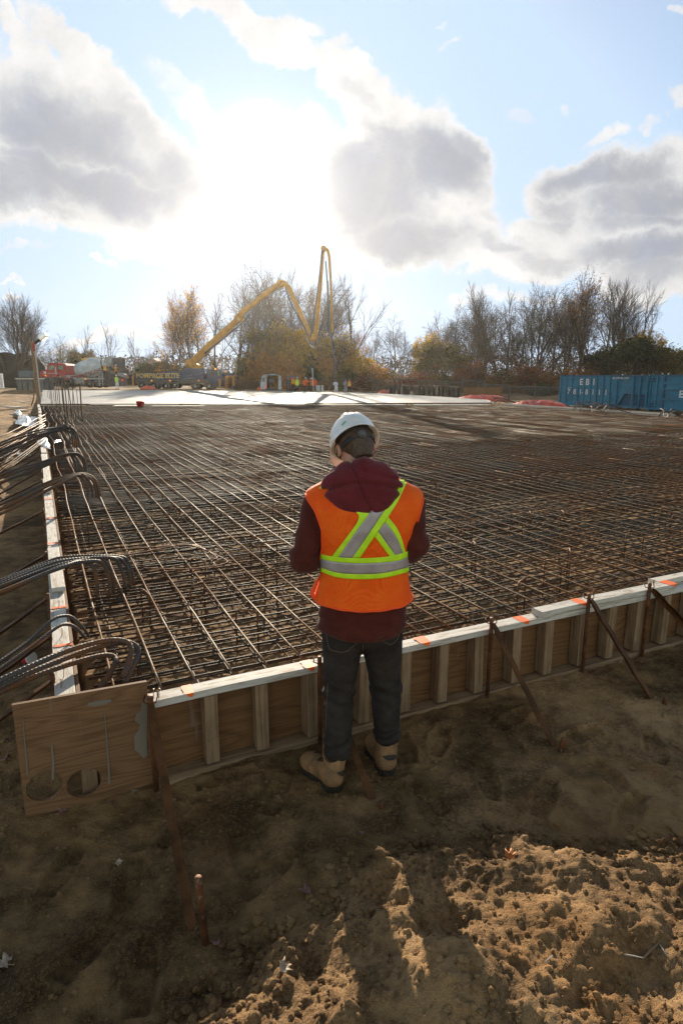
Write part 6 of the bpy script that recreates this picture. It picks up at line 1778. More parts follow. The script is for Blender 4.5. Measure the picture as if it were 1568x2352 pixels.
def boom_seg(name, pts, w0, w1, m_, Y0, Y1, par, dark=None):
    P_ = []; n_ = len(pts)
    for i, (x, y) in enumerate(pts): P_.append(WY(x, y, Y0 + (Y1 - Y0) * i / (n_ - 1)))
    V = []; F = []
    for i, p in enumerate(P_):
        a = P_[max(0, i - 1)]; b = P_[min(n_ - 1, i + 1)]; d = (b - a).normalized(); s_ = Vector((0, 1, 0)); u_ = d.cross(s_).normalized(); w = w0 + (w1 - w0) * i / (n_ - 1)
        for (q, r_) in ((-1, -.8), (1, -.8), (1, .8), (-1, .8)): V.append(p + u_ * q * w / 2 + s_ * r_ * w / 2 - pt_.location)
    for i in range(n_ - 1):
        for j in range(4): F.append((i * 4 + j, i * 4 + (j + 1) % 4, (i + 1) * 4 + (j + 1) % 4, (i + 1) * 4 + j))
    F += [(3, 2, 1, 0), tuple((n_ - 1) * 4 + j for j in range(4))]
    mb = MB(); mb.add([tuple(v) for v in V], F); o = mb.build(name, m_, par); bevel(o, .03, 2); return o
def joint(x, y, Y, r_, par, m_=None):
    p = WY(x, y, Y) - pt_.location; mb = MB(); mb.lathe([(.0001, -.4), (r_, -.4), (r_, .4), (.0001, .4)], tuple(p), 18, 'y'); mb.build('joint', m_ or YELP, par)
def pipe(pts, Y0, Y1, r_, m_, par, name='delivery_pipe'):
    mb = MB(); n_ = len(pts); q = [WY(x, y, Y0 + (Y1 - Y0) * i / (n_ - 1)) - pt_.location for i, (x, y) in enumerate(pts)]; mb.tube(bez(q, 5), r_, 8); mb.build(name, m_, par)
B1 = boom_seg('boom_section', [(437,838),(480,796),(517,761),(548,733)], .86, .66, YELP, 79, 76, pt_)
boom_seg('boom_section', [(546,735),(556,718),(590,691),(620,667),(638,655)], .66, .50, YELP, 76, 74, pt_)
boom_seg('boom_section', [(640,652),(652,650),(664,662),(676,690),(692,724),(712,768)], .62, .46, YELP, 74, 71, pt_)
boom_seg('boom_section', [(722,782),(728,740),(732,690),(737,630),(742,574)], .50, .36, YELP, 71, 70, pt_)
boom_seg('boom_section', [(745,571),(752,574),(756,590),(759,640),(761,700),(763,764)], .34, .20, YELP, 70, 68, pt_)
for x, y, Y, r_ in [(437,836,79,.55),(549,731,76,.50),(644,652,74,.44),(716,776,71,.44),(743,572,70,.28)]: joint(x, y, Y, r_, pt_)
joint(549, 731, 76.05, .22, pt_, DGREY); joint(644, 652, 74.05, .2, pt_, DGREY); joint(716, 776, 71.05, .2, pt_, DGREY)
pipe([(470,812),(520,772),(560,738),(575,720)], 76.5, 76, .10, DGREY, pt_, 'hydraulic_cylinder'); pipe([(600,690),(630,668),(650,662)], 75, 74, .07, CHROME, pt_, 'hydraulic_cylinder')
pipe([(655,660),(670,700),(700,755),(712,790)], 72, 70.5, .085, DGREY, pt_)
pipe([(713,775),(722,720),(733,640),(740,575)], 70, 69.5, .075, DGREY, pt_); pipe([(748,600),(753,680),(757,760)], 69, 68, .07, DGREY, pt_)
pipe([(752,645),(756,740),(760,775),(767,800),(768,830),(767,868)], 68, 66, .10, DGREY, pt_, 'end_hose')
pipe([(707,775),(712,790),(722,800)], 71, 70.5, .12, CHROME, pt_, 'elbow_pipe')

# white van seen from behind
vn = thing('van', 'white cargo van with its rear doors open beside the thicket', 'van', (WY(622, 892, YV).x, YV, GV)); g = Rig(cropC, vn, YV)
WV = paint('white_van_paint', (.50,.52,.56), .35, (.25,.24,.23), .25)
D_ = 5.0
g.prism('body_side', WV, [(150,300),(140,262),(158,190),(166,122),(182,104),(222,98),(222,300)], .5, D_)
g.prism('roof', WV, [(215,108),(225,96),(300,90),(395,98),(408,110)], .0, D_)
g.rect('rear_frame', WV, 218, 104, 232, 305, .0, .3); g.rect('rear_frame', WV, 392, 104, 408, 305, .0, .3); g.rect('side_wall', WV, 396, 110, 408, 300, .3, D_); g.rect('floor', DGREY, 232, 292, 392, 305, .0, D_)
g.rect('cargo_bay_wall', BLKM, 232, 110, 392, 296, 2.6, 2.7); g.rect('bumper', DGREY, 180, 300, 440, 312, -.05, .2)
g.prism('rear_door', WV, [(410,112),(440,116),(447,290),(434,308),(412,304)], -.9, -.82); g.prism('rear_door', WV, [(166,124),(215,108),(218,304),(150,304),(142,262)], -.08, .0)
g.rect('door_window', GLASSD, 168, 140, 206, 196, -.1, -.07); g.rect('roof_lamp', WHITEM, 286, 92, 345, 104, -.06, .02)
g.rect('cardboard_box', mat('cardboard', (.22,.12,.07), .9), 352, 150, 392, 270, .6, 1.6); g.rect('shelf_load', mat('clear_plastic_bag', (.30,.33,.34), .4), 260, 160, 318, 206, 1.0, 2.2)
g.rect('tail_lamp', REDL, 222, 250, 230, 290, -.05, .0)
for x in (190, 420): g.wheel(x, 296, 16, None, RIMG, .6)
mb = MB(); a = g.p(122, 210); mb.box((a[0], .9, a[1]), (.28, .1, .42)); mb.build('mirror', DGREY, vn)

# ------------------------------------------------------------------ small distant workers
def fig(x, ytop, yfeet, Y, label, jacket, vest_c, trou, hat_c, lean=0.0, arm=0, conv=None, group=None, turn=1, z0=None, bent=0.0):
    X_, yf = conv(x, yfeet) if conv else (x, yfeet); _, yt = conv(x, ytop) if conv else (x, ytop)
    p = WY(X_, yf, Y); H = WY(X_, yt, Y).z - p.z; s_ = max(H, 1.5) / 1.85
    t = thing('person', label, 'person', (p.x, Y, p.z), 0, group); t.scale = (s_, s_, s_)
    l = lean; hz = .92
    sh = np.array((l * .5 * turn, -bent * .3, 1.42 - abs(l) * .1 - bent * .1)); hd = sh + np.array((l * .14 * turn, -bent * .1, .27 - bent * .05))
    def legs(Xx, Yy, Zz): return smax(smin(smin(cone(Xx, Yy, Zz, (-.09, 0, .88), (-.12, -.02, .48), .10, .08), cone(Xx, Yy, Zz, (-.12, -.02, .48), (-.13, .02, .10), .08, .065), .03), smin(cone(Xx, Yy, Zz, (.09, 0, .88), (.12, -.03, .48), .10, .08), cone(Xx, Yy, Zz, (.12, -.03, .48), (.15, .03, .10), .08, .065), .03), .04), Zz - 1.0, .01)
    def boots(Xx, Yy, Zz): return np.minimum(cone(Xx, Yy, Zz, (-.13, .03, .05), (-.15, -.12, .04), .065, .05), cone(Xx, Yy, Zz, (.15, .04, .05), (.18, -.11, .04), .065, .05))
    ae = {0: ((-.27, .0, 1.15), (-.20, -.18, 1.0), (.27, 0, 1.15), (.2, -.18, 1.0)), 1: ((-.28, 0, 1.15), (-.24, -.05, .88), (.36, -.05, 1.30), (.62, -.1, 1.28)), 2: ((-.24, -.1, 1.15), (-.05, -.28, 1.15), (.26, -.1, 1.15), (.1, -.3, 1.18)), 3: ((-.30, 0, 1.14), (-.34, -.05, .86), (.30, 0, 1.14), (.33, -.06, .86))}[arm]
    off = np.array((sh[0], sh[1], 0))
    def torso_(Xx, Yy, Zz): return smin(cone(Xx, Yy, Zz, (0, 0, .90), tuple(sh * np.array((1, 1, .96))), .155, .165, (1.15, .75, 1)), cone(Xx, Yy, Zz, tuple(sh + (-.17, 0, 0)), tuple(sh + (.17, 0, 0)), .085, .085), .06)
    def up(Xx, Yy, Zz):
        d = torso_(Xx, Yy, Zz)
        for sgn, E_, W_ in ((-1, ae[0], ae[1]), (1, ae[2], ae[3])):
            S_ = sh + np.array((sgn * .19, 0, -.01)); E_ = np.array(E_) + off * .8; W_ = np.array(W_) + off * .7
            d = smin(d, smin(cone(Xx, Yy, Zz, S_, E_, .07, .058), cone(Xx, Yy, Zz, E_, W_, .056, .042), .02), .03)
        return d
    def vs(Xx, Yy, Zz): return smax(smax(torso_(Xx, Yy, Zz) - .02, .86 - Zz, .01), np.abs(Xx - sh[0] * np.clip((Zz - .9) / .5, 0, 1)) - .205, .01)
    def hd_(Xx, Yy, Zz): return smin(smin(ell(Xx, Yy, Zz, hd + (0, 0, .0), (.078, .098, .12)), cone(Xx, Yy, Zz, tuple(sh), tuple(hd), .06, .055), .02), ell(Xx, Yy, Zz, hd + (0, -.09, -.01), (.015, .02, .02)), .01)
    def hat_(Xx, Yy, Zz): return smin(smax(ell(Xx, Yy, Zz, hd + (0, 0, .04), (.125, .15, .125)), hd[2] + .03 - Zz, .01), ell(Xx, Yy, Zz, hd + (0, -.06, .035), (.14, .17, .016)), .01)
    def hands(Xx, Yy, Zz):
        d = 9
        for E_, W_ in ((ae[0], ae[1]), (ae[2], ae[3])):
            E_ = np.array(E_) + off * .8; W_ = np.array(W_) + off * .7; dd = (W_ - E_) / np.linalg.norm(W_ - E_); d = np.minimum(d, cone(Xx, Yy, Zz, W_, W_ + dd * .10, .040, .03))
        return d
    B_ = ((-.6, -.5, 0), (.8, .35, 1.95)); h = .034
    sdf_mesh('trousers', legs, (-.3, -.2, -.02), (.35, .2, 1.05), h, trou, t); sdf_mesh('boots', boots, (-.3, -.25, -.04), (.35, .2, .2), h, SOLE, t)
    sdf_mesh('jacket', up, (-.7, -.5, .70), (.95, .3, 1.65), h, jacket, t); sdf_mesh('body', lambda a, b, c: np.minimum(hd_(a, b, c), hands(a, b, c)), (-.7, -.6, .65), (1.0, .3, 1.95), .026, SKIN, t)
    if vest_c:
        v = sdf_mesh('vest', vs, (-.4, -.3, .8), (.55, .3, 1.65), h, vest_c, t)
        mb = MB(); V = []
        for k in range(25): a = 2 * math.pi * k / 24; V.append((.205 * math.sin(a), -.15 * math.cos(a), 1.08))
        mb.tube([(q[0] + sh[0] * .35, q[1], q[2]) for q in V], .028, 5, sx=.4); mb.build('reflective_band', LIME, v)
        for s_ in (-.09, .09): mb = MB(); mb.box((s_ + sh[0] * .6, -.145, 1.27), (.05, .03, .34)); mb.build('reflective_band', LIME, v)
    hh_ = sdf_mesh('hard_hat', hat_, (-.4 + hd[0], -.4 + hd[1], hd[2] - .05), (.3 + hd[0], .3 + hd[1], hd[2] + .22), .026, hat_c, t)
    return t
FO = cloth('orange_workwear', (.75,.12,.02), None, .8, 50, .2, .1); FD = cloth('dark_workwear', (.018,.02,.026), None, .9, 50, .2, .1); FG = cloth('brown_trousers', (.10,.075,.055), None, .9, 50, .2, .1)
FW = cloth('white_coverall', (.62,.64,.68), None, .8, 50, .2, .15); FL = mat('lime_vest', (.55,.80,.05), .7, var=.1); HB = mat('blue_helmet', (.03,.10,.30), .35); HW = mat('white_helmet', (.65,.66,.68), .35); HK = mat('dark_helmet', (.03,.03,.035), .4); FGY = cloth('grey_workwear', (.26,.27,.29), None, .9, 50, .2, .1)
fig(535,130,352,64,'worker all in dark clothes with blue helmet, leftmost of the group behind the slab',FD,None,FD,HB,0,0,cropC)
fig(600,114,352,64.5,'worker in orange vest over dark jacket with a blue helmet near the van',FD,FO,FD,HB,0,3,cropC)
fig(655,130,358,63.5,'worker in orange and lime vest with pale helmet, right of the blue-helmeted pair',FO,FL,FD,HW,.08,0,cropC)
fig(776,132,356,64,'worker in orange jacket holding an arm out towards the pole',FO,None,FG,HW,0,1,cropC)
fig(860,142,352,65,'worker in dark jacket and white helmet beside the levelling pole',FD,FO,FG,HW,0,2,cropC)
fig(900,130,352,64,'worker in orange vest and dark helmet just right of the levelling pole',FO,None,FG,HK,-.05,3,cropC)
fig(1200,165,374,62,'worker in white coverall bending over the hose',FW,None,FW,HK,-.18,2,cropC, bent=.5)
fig(1332,168,374,62.5,'worker in pale grey overalls with blue helmet holding a float',FGY,None,FGY,HB,-.08,2,cropC)
fig(1385,150,378,62,'worker in orange vest and dark helmet, rightmost on the slab edge',FD,FO,FD,HK,-.05,0,cropC)
fig(1075,212,440,76.5,'worker with orange stripes standing on the mixer platform, left of two',FD,FO,FD,HW,0,0,cropA, z0=1)
fig(1242,226,440,76.5,'worker in bright orange vest on the mixer platform, right of two',FD,FO,FD,HW,.05,2,cropA)
fig(1258,388,610,73,'worker in pale clothes and lime vest standing behind the mixer truck',FGY,FL,FW,HW,-.06,0,cropA)
fig(1465,318,540,77,'worker with a pale helmet half hidden between the two trucks',FD,None,FD,HW,0,0,cropA)
def obj_px(name, label, cat, m_, conv, rects, Y, group=None, d=.1):
    t0 = None; x0, y0, x1, y1 = rects[0]; a = WY(*conv((x0 + x1) / 2, y1), Y)
    mb = MB()
    for (x0, y0, x1, y1) in rects:
        p = WY(*conv(x0, y0), Y); q = WY(*conv(x1, y1), Y); mb.box(((p.x + q.x) / 2, Y, (p.z + q.z) / 2), (abs(q.x - p.x), d, abs(p.z - q.z)))
    return mb.build(name, m_, None, **tags(label, cat, group))
idn = lambda x, y: (x, y)
p0 = WY(*cropC(868, 20), 63.6); p1 = WY(*cropC(884, 350), 63.6)
mb = MB(); mb.tube([p1, p0], .03, 8); mb.box(tuple(p0), (.12, .1, .08)); mb.build('levelling_pole', WHITEM, None, **tags('tall thin white levelling pole held upright among the workers', 'pole'))
for x0, x1, lab in [(918, 940, 'white form board standing left in the small row right of the workers'), (944, 974, 'white form board, middle one of the small row'), (990, 1024, 'white form board leaning at the right of the small row')]:
    obj_px('white_board', lab, 'board', WHITEM, cropC, [(x0, 247, x1, 336)], 65, 'white boards by the workers', .06)
def blob(name, label, cat, x0, y0, x1, y1, Y, m_, seed, depth=1.2, group=None, amp=.5, nn=46):
    A = WY(x0, y1, Y); B = WY(x1, y0, Y); xs = np.linspace(A.x, B.x, nn); ys = np.linspace(-depth, depth, 24); XX, YY = np.meshgrid(xs, ys, indexing='ij')
    u_ = (XX - (A.x + B.x) / 2) / ((B.x - A.x) / 2); v_ = YY / depth; H = B.z - A.z
    base = np.clip(1 - np.abs(u_) ** 3, 0, 1) * np.clip(1 - v_ ** 2, 0, 1)
    Z = H * base ** .6 * (.75 + amp * fbm(XX, YY, 3.0 / max(.5, H), 4, seed) + amp * .8 * np.abs(fbm(XX + YY * .7, YY, 7.0 / max(.5, H), 3, seed + 1)))
    return grid_mesh(name, XX, YY + Y, Z + A.z - .02, m_, **tags(label, cat, group))
blob('orange_tarp', 'crumpled orange-red tarp heaped right of the slab behind the fence', 'tarp', 1046, 904, 1168, 921, 44, ORTARP, 3)
blob('orange_tarp', 'crumpled orange-red tarp beside the lettered container', 'tarp', 1172, 916, 1300, 936, 41, ORTARP, 5)
blob('orange_tarp', 'small orange tarp heap behind the fence near the rightmost worker', 'tarp', 866, 893, 906, 908, 60, ORTARP, 7)
blob('orange_tarp', 'orange tarp heap on the ground in front of the pump truck wheels', 'tarp', 326, 884, 356, 893, 74, ORTARP, 9, .8)
blob('orange_bag', 'bright orange bag on the ground left of the van', 'bag', 590, 887, 599, 896, 76, mat('bright_orange_plastic', (.9,.12,.02), .5), 11, .3)
# red bucket
q = W(330, 931, FT); mb = MB(); mb.lathe([(.0001, 0), (.16, 0), (.205, .24), (.22, .25), (.205, .28), (.0001, .30)], (q.x, q.y - .5, FT - .05), 20); mb.build('red_bucket', mat('red_plastic', (.45,.03,.03), .4), None, **tags('red lidded bucket standing on the planks at the near edge of the slab', 'bucket'))

# loose planks lying against the near side of the slab
for i, (x0, x1, y, lab) in enumerate([(208,300,929,'pale loose plank left of the red bucket'),(262,330,932,'wide pale plywood offcut left of the red bucket'),(300,410,928.5,'long pale plank by the red bucket'),(350,470,932.5,'pale plank lying right of the red bucket'),(460,700,929,'long pale plank along the slab edge left of centre'),(720,930,930,'long pale plank along the slab edge behind the hard hat'),(950,1110,930,'pale plank along the slab edge near the orange tarp')]):
    a = W(x0, y, ZT + .04); b = W(x1, y - .5, ZT + .04); c = (a + b) / 2; mb = MB(); mb.box((c.x, c.y, ZT + .04), ((b - a).length, .28 if i != 1 else .8, .03), Matrix.Rotation(math.atan2(b.y - a.y, b.x - a.x), 3, 'Z')); mb.build('loose_plank', PLANKTOP, None, **tags(lab, 'plank', 'loose planks along the slab'))

# ------------------------------------------------------------------ wire fence and stacks behind the slab
FENM = mat('galvanised_wire', (.10,.10,.10), .5, .5)
fn = thing('wire_fence', 'grey temporary wire fence on posts running from the workers to the containers', 'fence', tuple(WY(860, 905, 66)))
fp = [(856,66),(905,64),(960,62),(1010,60.5),(1062,59),(1115,57),(1170,55),(1230,53),(1290,51)]
for i in range(len(fp) - 1):
    (xa, Ya), (xb, Yb) = fp[i], fp[i + 1]; A = WY(xa, 880, Ya); B = WY(xb, 880, Yb); ga, gb = gh(A.x, Ya), gh(B.x, Yb); A.z = ga; B.z = gb
    hf = 1.45 + .25 * (i % 3 == 1) if i < 6 else 1.35
    mb = MB(); mb.tube([A - Vector((0, 0, .1)), A + Vector((0, 0, hf + .08))], .045, 6); mb.build('post', FENM, fn).matrix_parent_inverse = Matrix.Translation(fn.location).inverted()
    mb = MB(); up_ = Vector((0, 0, hf)); mb.tube([A + up_, B + up_], .03, 5, caps=False); mb.tube([A + Vector((0, 0, .1)), B + Vector((0, 0, .1))], .03, 5, caps=False)
    nh = 14
    for k in range(1, nh): z_ = Vector((0, 0, .1 + (hf - .1) * k / nh)); mb.tube([A + z_, B + z_], .006, 3, caps=False)
    L = (B - A).length; nv_ = int(L / .10)
    for k in range(1, nv_): q = A.lerp(B, k / nv_); mb.tube([q + Vector((0, 0, .1)), q + up_], .006, 3, caps=False)
    mb.build('wire_panel', FENM, fn).matrix_parent_inverse = Matrix.Translation(fn.location).inverted()
FORMD = mat('weathered_form_panel', (.10,.075,.055), .85, var=.5, vs=2, dirt=(.25,.22,.18), dirt_amt=.3)
GS = 'stacked form panels behind the slab'
for k, (x0, x1, y0, y1, Y, lab) in enumerate([(893,941,882,914,58,'stack of dark form panels at the left of the rack row'),(952,975,884,915,56,'narrow stack of upright form panels in the rack row'),(978,1040,884,916,55,'wide stack of dark form panels with ragged edges'),(1042,1062,886,917,54,'upright steel pins racked beside the plywood sheets')]):
    t = thing('panel_stack', lab, 'stack', tuple(WY(x0, y1, Y)), 0, GS); A = WY(x0, y1, Y); B = WY(x1, y0, Y)
    n_ = int((B.x - A.x) / .16)
    for i in range(n_):
        x = (i + .5) * (B.x - A.x) / n_; h_ = (B.z - A.z) * (.85 + .18 * rng.random())
        mb = MB(); mb.box((x, .5 * rng.random(), h_ / 2 - .2), (.07 + .06 * rng.random(), 1.2, h_ + .3), (0, .04 * rng.standard_normal(), .2 * rng.standard_normal())); mb.build('panel', FORMD, t)
    mb = MB(); mb.box(((B.x - A.x) / 2, -.2, (B.z - A.z) * .86), (B.x - A.x + .2, .1, .08)); mb.build('cross_bar', FORMD, t)
for x0, x1, lab in [(1064, 1108, 'brown plywood sheet standing against the fence, left of two'), (1110, 1152, 'brown plywood sheet standing against the fence, right of two')]:
    obj_px('plywood_sheet', lab, 'plywood sheet', PLY, idn, [(x0, 890, x1, 919)], 53, 'plywood sheets at the fence', .04)
# small hooked bundles at the far right form
for k, (x, y) in enumerate([(1322,938),(1372,942),(1520,953),(1130,924)]):
    q = W(x, y, FT)
    for i in range(7):
        mb = MB(); s0 = q + Vector((rng.normal() * .2, rng.normal() * .1, -.2)); s1 = s0 + Vector((.3 + .5 * rng.random(), .5 * rng.normal(), .25 + .25 * rng.random())); s2 = s1 + Vector((.7, .5 * rng.normal(), -.25))
        mb.tube(bez([s0, (s0 + s1) / 2 + Vector((0, 0, .16)), s1, s2], 4), .02, 5); mb.build('bent_bar', BAR_THICK, None, **tags('bent steel bar end sticking up over the far right form near the containers', 'bent bar', 'bar ends along the far right form'))
# ------------------------------------------------------------------ left side: pole, box, plastic, planks
cr4 = lambda x, y: (x * .14647, 746.4 + y * .14647)
base = W(92, 934, 0.0); YP = base.y
tp = WY(73.5, 782, YP)
pl = thing('timber_pole', 'tall leaning timber pole beside the left formwork carrying a small lamp head', 'pole', tuple(base))
mb = MB(); d = (tp - base); ax = d.normalized(); rot = d.to_track_quat('Z', 'Y').to_matrix()
mb.box(tuple((tp - base) / 2), (.19, .19, d.length), rot); mb.build('post', STUD, pl)
mb = MB(); mb.box(tuple((tp - base) / 2 + Vector((.125, -.02, 0))), (.045, .10, d.length * .96), rot); mb.build('post_batten', PLANKTOP, pl)
a = WY(*cr4(545, 285), YP) - base; b = WY(*cr4(640, 225), YP) - base; c = WY(*cr4(735, 150), YP) - base
mb = MB(); mb.tube([a, b], .10, 8); mb.build('lamp_arm', BLKM, pl)
mb = MB(); dd = (c - b); mb.box(tuple((b + c) / 2), (dd.length, .5, .30), dd.to_track_quat('X', 'Z').to_matrix()); o = mb.build('lamp_head', CHROME, pl); bevel(o, .05, 2)
a1 = WY(*cr4(552, 300), YP) - base; mb = MB(); mb.box((a1.x, -.2, a1.z - .2), (.12, .1, .5)); mb.build('red_clamp', mat('red_clamp', (.45,.05,.03), .5), pl)
crd = [WY(*cr4(x, y), YP) - base for x, y in [(545,330),(540,700),(545,950),(530,1150),(500,1250),(475,1370)]]
mb = MB(); mb.tube(bez(crd, 5), .045, 6); mb.build('power_cord', mat('orange_brown_cord', (.25,.14,.07), .6), pl)
# concrete box
cb_ = thing('concrete_box', 'weathered grey form box standing beyond the timber pole', 'box', tuple(W(42, 902, -.0)))
q = cb_.location; s_ = q.y / FPX
w = 62 * s_; h_ = 32 * s_
mb = MB()
for (cx_, cy_, sx_, sy_) in ((w / 2, 0, w, .12), (w / 2, 2.2, w, .12), (.0, 1.1, .12, 2.1), (w, 1.1, .12, 2.1)): mb.box((cx_, cy_, h_ / 2), (sx_, sy_, h_))
mb.build('walls', mat('grey_form_panel', (.15,.15,.145), .8, var=.35, vs=1.2, dirt=(.28,.24,.2), dirt_amt=.4), cb_)
for i in range(6): mb = MB(); mb.box((w * i / 5, -.1, h_ / 2), (.12, .1, h_ * 1.01)); mb.build('rib', FORMD, cb_)
mb = MB(); mb.box((w / 2, -.05, h_ - .05), (w + .2, .22, .14)); mb.build('rim', WORN, cb_)
obj_px('storage_bin', 'blue-grey bin behind the form box at the foot of the soil pile', 'bin', mat('bluegrey_bin', (.10,.14,.17), .7), cr4, [(350,720,530,820)], 84, None, 2.0)
# striped white drum stack cut by the left edge
ws = thing('white_tank', 'white ribbed tank cut by the left picture edge', 'tank', tuple(WY(-1, 893, 62)))
mb = MB(); r_ = .45; hh = 1.45; prof = [(.0001, 0)]
for i in range(8): z = hh * i / 8; prof += [(r_ * .92, z), (r_, z + .03), (r_, z + hh / 8 - .03), (r_ * .92, z + hh / 8)]
prof += [(.0001, hh)]
mb.lathe(prof, (0, 0, 0), 24); mb.build('shell', WHITEM, ws); mb = MB(); mb.lathe([(r_ * .4, hh), (r_ * .4, hh + .1), (.0001, hh + .1)], (0, 0, 0), 16); mb.build('cap', BLKM, ws)
PLAS = mat('translucent_white_plastic', (.78,.79,.80), .3, var=.08, vs=4, bump=.5, bs=9)
pb_ = PLAS.node_tree.nodes['Principled BSDF']; pb_.inputs['Transmission Weight'].default_value = .15
def sheet(name, label, cat, px, z, m_, seed, amp=.12, nn=34):
    """a crumpled sheet draped over the quad of photo points px (4 corners)"""
    Pq = [W(x, y, z) for x, y in px]; V = []; 
    t = np.linspace(0, 1, nn); U_, T_ = np.meshgrid(t, t, indexing='ij')
    X_ = sum(w_ * p.x for w_, p in zip(((1-U_)*(1-T_), U_*(1-T_), U_*T_, (1-U_)*T_), Pq)); Y_ = sum(w_ * p.y for w_, p in zip(((1-U_)*(1-T_), U_*(1-T_), U_*T_, (1-U_)*T_), Pq))
    L = (Pq[1] - Pq[0]).length; ed = np.minimum(np.minimum(U_, 1 - U_), np.minimum(T_, 1 - T_))
    X_ = X_ + L * .12 * fbm(U_ * 3 + seed, T_ * 3, 1, 3, seed); Y_ = Y_ + L * .16 * fbm(U_ * 3, T_ * 3 + seed, 1, 3, seed + 5)
    Z_ = z + amp * (np.abs(fbm(U_ * 4, T_ * 4, .7, 3, seed, .4)) * 1.2 + .6 * fbm(U_ * 4, T_ * 4, .5, 2, seed + 2)) * np.clip(ed * 6, .15, 1)
    o = grid_mesh(name, X_, Y_, Z_, m_, **tags(label, cat)); s_ = o.modifiers.new('s', 'SOLIDIFY'); s_.thickness = .004; return o
sheet('plastic_sheet', 'crumpled white plastic sheet on the dug dirt left of the formwork', 'plastic sheet', [(34,975),(84,981),(90,958),(42,957)], .20, PLAS, 3, .40)
sheet('plastic_sheet', 'white plastic sheet draped over the left form by the fifth bundle of hooked bars', 'plastic sheet', [(90,1020),(112,1032),(102,1004),(84,1000)], FT + .05, PLAS, 6, .28)
sheet('plastic_scrap', 'small white plastic scrap on the mesh beside the arching bars', 'plastic scrap', [(124,1018),(141,1014),(139,1009),(125,1012)], ZT + .03, PLAS, 9, .06)
sheet('plastic_scrap', 'small pale rag on the dirt near the concrete box', 'plastic scrap', [(44,902),(62,902),(60,893),(44,894)], .1, PLAS, 11, .3)
sheet('plastic_scrap', 'thin white rag lying left of the pole cord', 'plastic scrap', [(40,955),(52,960),(44,942),(36,944)], .15, PLAS, 13, .2)
for i, (x0, y0, x1, y1, w_, lab) in enumerate([(10,927,50,930,.5,'wide pale board lying on the dug dirt at the far left'),(40,933,58,936,.4,'pale board next to the wide one at the far left'),(27,942,66,948,.25,'narrow board nearest the plastic sheet'),(14,1018,60,1030,.2,'narrow board on the dirt under the leaning bars'),(38,918,58,920,.3,'small yellow-edged board near the form box')]):
    a = W(x0, y0, .25); b = W(x1, y1, .22); c = (a + b) / 2; mb = MB(); zz = max(gh(c.x, c.y), gh(a.x, a.y), gh(b.x, b.y)) + .04
    mb.box((c.x, c.y, zz), ((b - a).length, w_, .04), Matrix.Rotation(math.atan2(b.y - a.y, b.x - a.x), 3, 'Z')); mb.build('scrap_board', PLANKTOP, None, **tags(lab, 'board', 'scrap boards on the dirt at the left'))
# red paper cup
q = W(66, 1531, .0); q.z = gh(q.x, q.y)
cup = thing('paper_cup', 'crushed red paper cup lying on the dirt beside the left form', 'cup', (q.x, q.y, q.z + .045)); cup.rotation_euler = (R(76), R(8), R(60))
REDC = mat('red_paper', (.55,.03,.04), .5, var=.15, vs=30)
mb = MB(); mb.lathe([(.0001, -.05), (.029, -.05), (.030, -.048), (.041, .045), (.039, .045), (.028, -.044), (.0001, -.044)], k=24); mb.build('cup_body', REDC, cup)
mb = MB(); mb.lathe([(.039, .043), (.0435, .044), (.0435, .049), (.039, .05)], k=24); mb.build('rim', WHITEM, cup)

# ------------------------------------------------------------------ fallen maple leaves
LP = mat('pale_pink_leaf', (.24,.12,.10), .7, var=.35, vs=30); LPK = mat('cream_leaf', (.42,.32,.23), .65, var=.3, vs=30); LB = mat('brown_leaf', (.16,.07,.035), .8, var=.3, vs=20); LR = mat('orange_leaf', (.55,.16,.03), .6, var=.25, vs=25)
def maple(seed, size, curl):
    rg = np.random.default_rng(seed); pts = []; lobes = [(-150,.35),(-100,.62),(-72,.5),(-45,.9),(-24,.58),(0,1.05),(24,.58),(45,.9),(72,.5),(100,.62),(150,.35)]
    out = []
    for i, (a, r_) in enumerate(lobes):
        a2 = a + rg.normal() * 4; out.append((r_ * math.sin(R(a2)), r_ * math.cos(R(a2))))
        if r_ > .5: out.insert(-1, (r_ * .72 * math.sin(R(a2 - 9)), r_ * .72 * math.cos(R(a2 - 9)))); out.append((r_ * .72 * math.sin(R(a2 + 9)), r_ * .72 * math.cos(R(a2 + 9))))
    out.append((0, -.12)); 
    V = [(0, .05, 0)]; F = []; n_ = len(out); ring = []
    for k, f in ((1, .5), (2, 1.0)):
        for (x, y) in out:
            z = curl * ((x * f) ** 2 * 1.2 - .35 * (y * f) ** 2 + .35 * abs(x * f)) + .10 * rg.normal() * f * .6
            V.append((x * f, y * f, z))
    for i in range(n_):
        j = (i + 1) % n_; F.append((0, 1 + j, 1 + i)[::-1]); F.append((1 + i, 1 + j, 1 + n_ + j, 1 + n_ + i)[::-1])
    V = [(x * size, y * size, z * size) for x, y, z in V]
    mb = MB(); mb.add(V, F, 0, None, True); mb.tube([(0, 0, 0), (0, -size * .5, size * .1), (size * .1, -size * .95, size * .05)], size * .018, 4); return mb
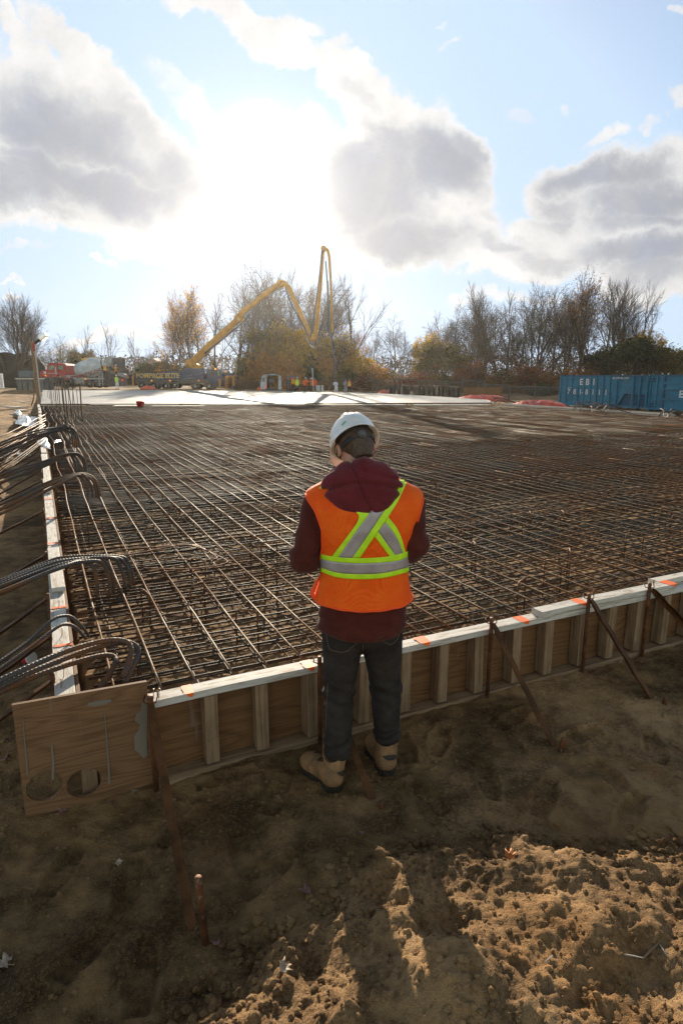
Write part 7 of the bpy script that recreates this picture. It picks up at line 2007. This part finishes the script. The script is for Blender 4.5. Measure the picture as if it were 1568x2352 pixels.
leafs = [ # photo x, y, size, material, label
 (20,1740,.055,LP,'pale pink maple leaf on the dirt at the left picture edge'),(14,2218,.060,LPK,'pale curled leaf in a dark hollow at the lower left'),(148,1865,.05,LP,'pink leaf curled under the lower edge of the plywood board'),
 (262,1845,.035,LP,'small dark pink leaf beneath the board right of the holes'),(312,1818,.03,LPK,'small pale leaf at the right end of the board foot'),(272,1982,.03,LPK,'thin cream curled leaf on the shaded dirt below the board'),
 (650,2228,.045,LPK,'cream maple leaf on the sunlit dirt at the bottom'),(706,2052,.05,LP,'pale flat leaf on the shaded dirt left of the mound'),(497,2170,.03,LP,'small pale leaf right of the round pin'),
 (1170,1971,.045,LR,'orange leaf lying in the hollow of the sunlit mound'),(1468,1523,.05,LP,'pink maple leaf near the bottom plate between the two right braces'),(1240,1552,.05,LB,'brown leaf on the dirt by the form foot, left of the pink maple leaf'),
 (1360,1543,.05,LB,'brown leaf at the form foot beside the third brace'),(1106,1603,.035,LP,'small pink leaf at the form foot below the second brace'),(848,1730,.02,LPK,'tiny pale leaf between the boots'),
 (1552,1475,.05,LB,'brown leaf pile at the right edge by the form'),(118,1322,.035,LP,'pink leaf on the dirt left of the form, upper one'),(82,1527,.04,LB,'dark red leaf behind the paper cup'),(70,1388,.035,LP,'pink leaf left of the form near the stake'),(22,1700,.04,LB,'dark red leaf at the left above the pink maple leaf'),
 (1424,1462+60,.035,LPK,'small pale scrap leaf left of the pink maple leaf'),(830,1915,.02,LP,'tiny leaf below the left boot')]
for i, (x, y, s_, m_, lab) in enumerate(leafs):
    q = W(x, y, .0)
    for _ in range(3): q = W(x, y, gh(q.x, q.y))
    o = maple(i, s_ * .85, .45).build('fallen_leaf', m_, None, **tags(lab, 'leaf', 'fallen leaves on the dirt')); o.location = (q.x, q.y, q.z + .006); o.rotation_euler = (rng.normal() * .25, rng.normal() * .25, rng.random() * 6.28)
    o.modifiers.new('s', 'SOLIDIFY').thickness = .0012
# straw and twigs on the mound
for i, (x0, y0, x1, y1, r_, m_, lab) in enumerate([(1475,2205,1512,2170,.0035,STUD,'pale broken twig on the sunlit mound at the right, thicker one'),(1250,2215,1268,2200,.0022,PLANKTOP,'short straw on the sunlit mound left of the twig'),(1512,2170,1530,2200,.002,PLANKTOP,'thin straw crossing the end of the twig'),(1430,2195,1475,2205,.002,WORN,'thin dry stem left of the thicker twig')]):
    q = W(x0, y0, .2); q2 = W(x1, y1, .2)
    for _ in range(3): q = W(x0, y0, gh(q.x, q.y)); q2 = W(x1, y1, gh(q2.x, q2.y))
    mb = MB(); m1 = (q + q2) / 2 + Vector((0, .001, .007)); mb.tube([q + Vector((0, 0, .006)), m1, q2 + Vector((0, 0, .008))], r_, 6); mb.build('twig', m_, None, **tags(lab, 'twig'))
# ------------------------------------------------------------------ air: haze box round the scene
mb = MB(); mb.box((0, 95, 9.5), (420, 230, 25))
hz_m = bpy.data.materials.new('haze_air'); hz_m.use_nodes = True; nt_ = hz_m.node_tree; nt_.nodes.clear()
pv = nt_.nodes.new('ShaderNodeVolumePrincipled'); ou = nt_.nodes.new('ShaderNodeOutputMaterial'); nt_.links.new(pv.outputs[0], ou.inputs['Volume'])
pv.inputs['Color'].default_value = (.95,.92,.88,1); pv.inputs['Density'].default_value = .00021; pv.inputs['Anisotropy'].default_value = .78
mb.build('haze', hz_m, None, kind='stuff', label='thin sunlit haze hanging over the site', category='haze')
SC.cycles.volume_max_steps = 64
SC.cycles.volume_bounces = 0
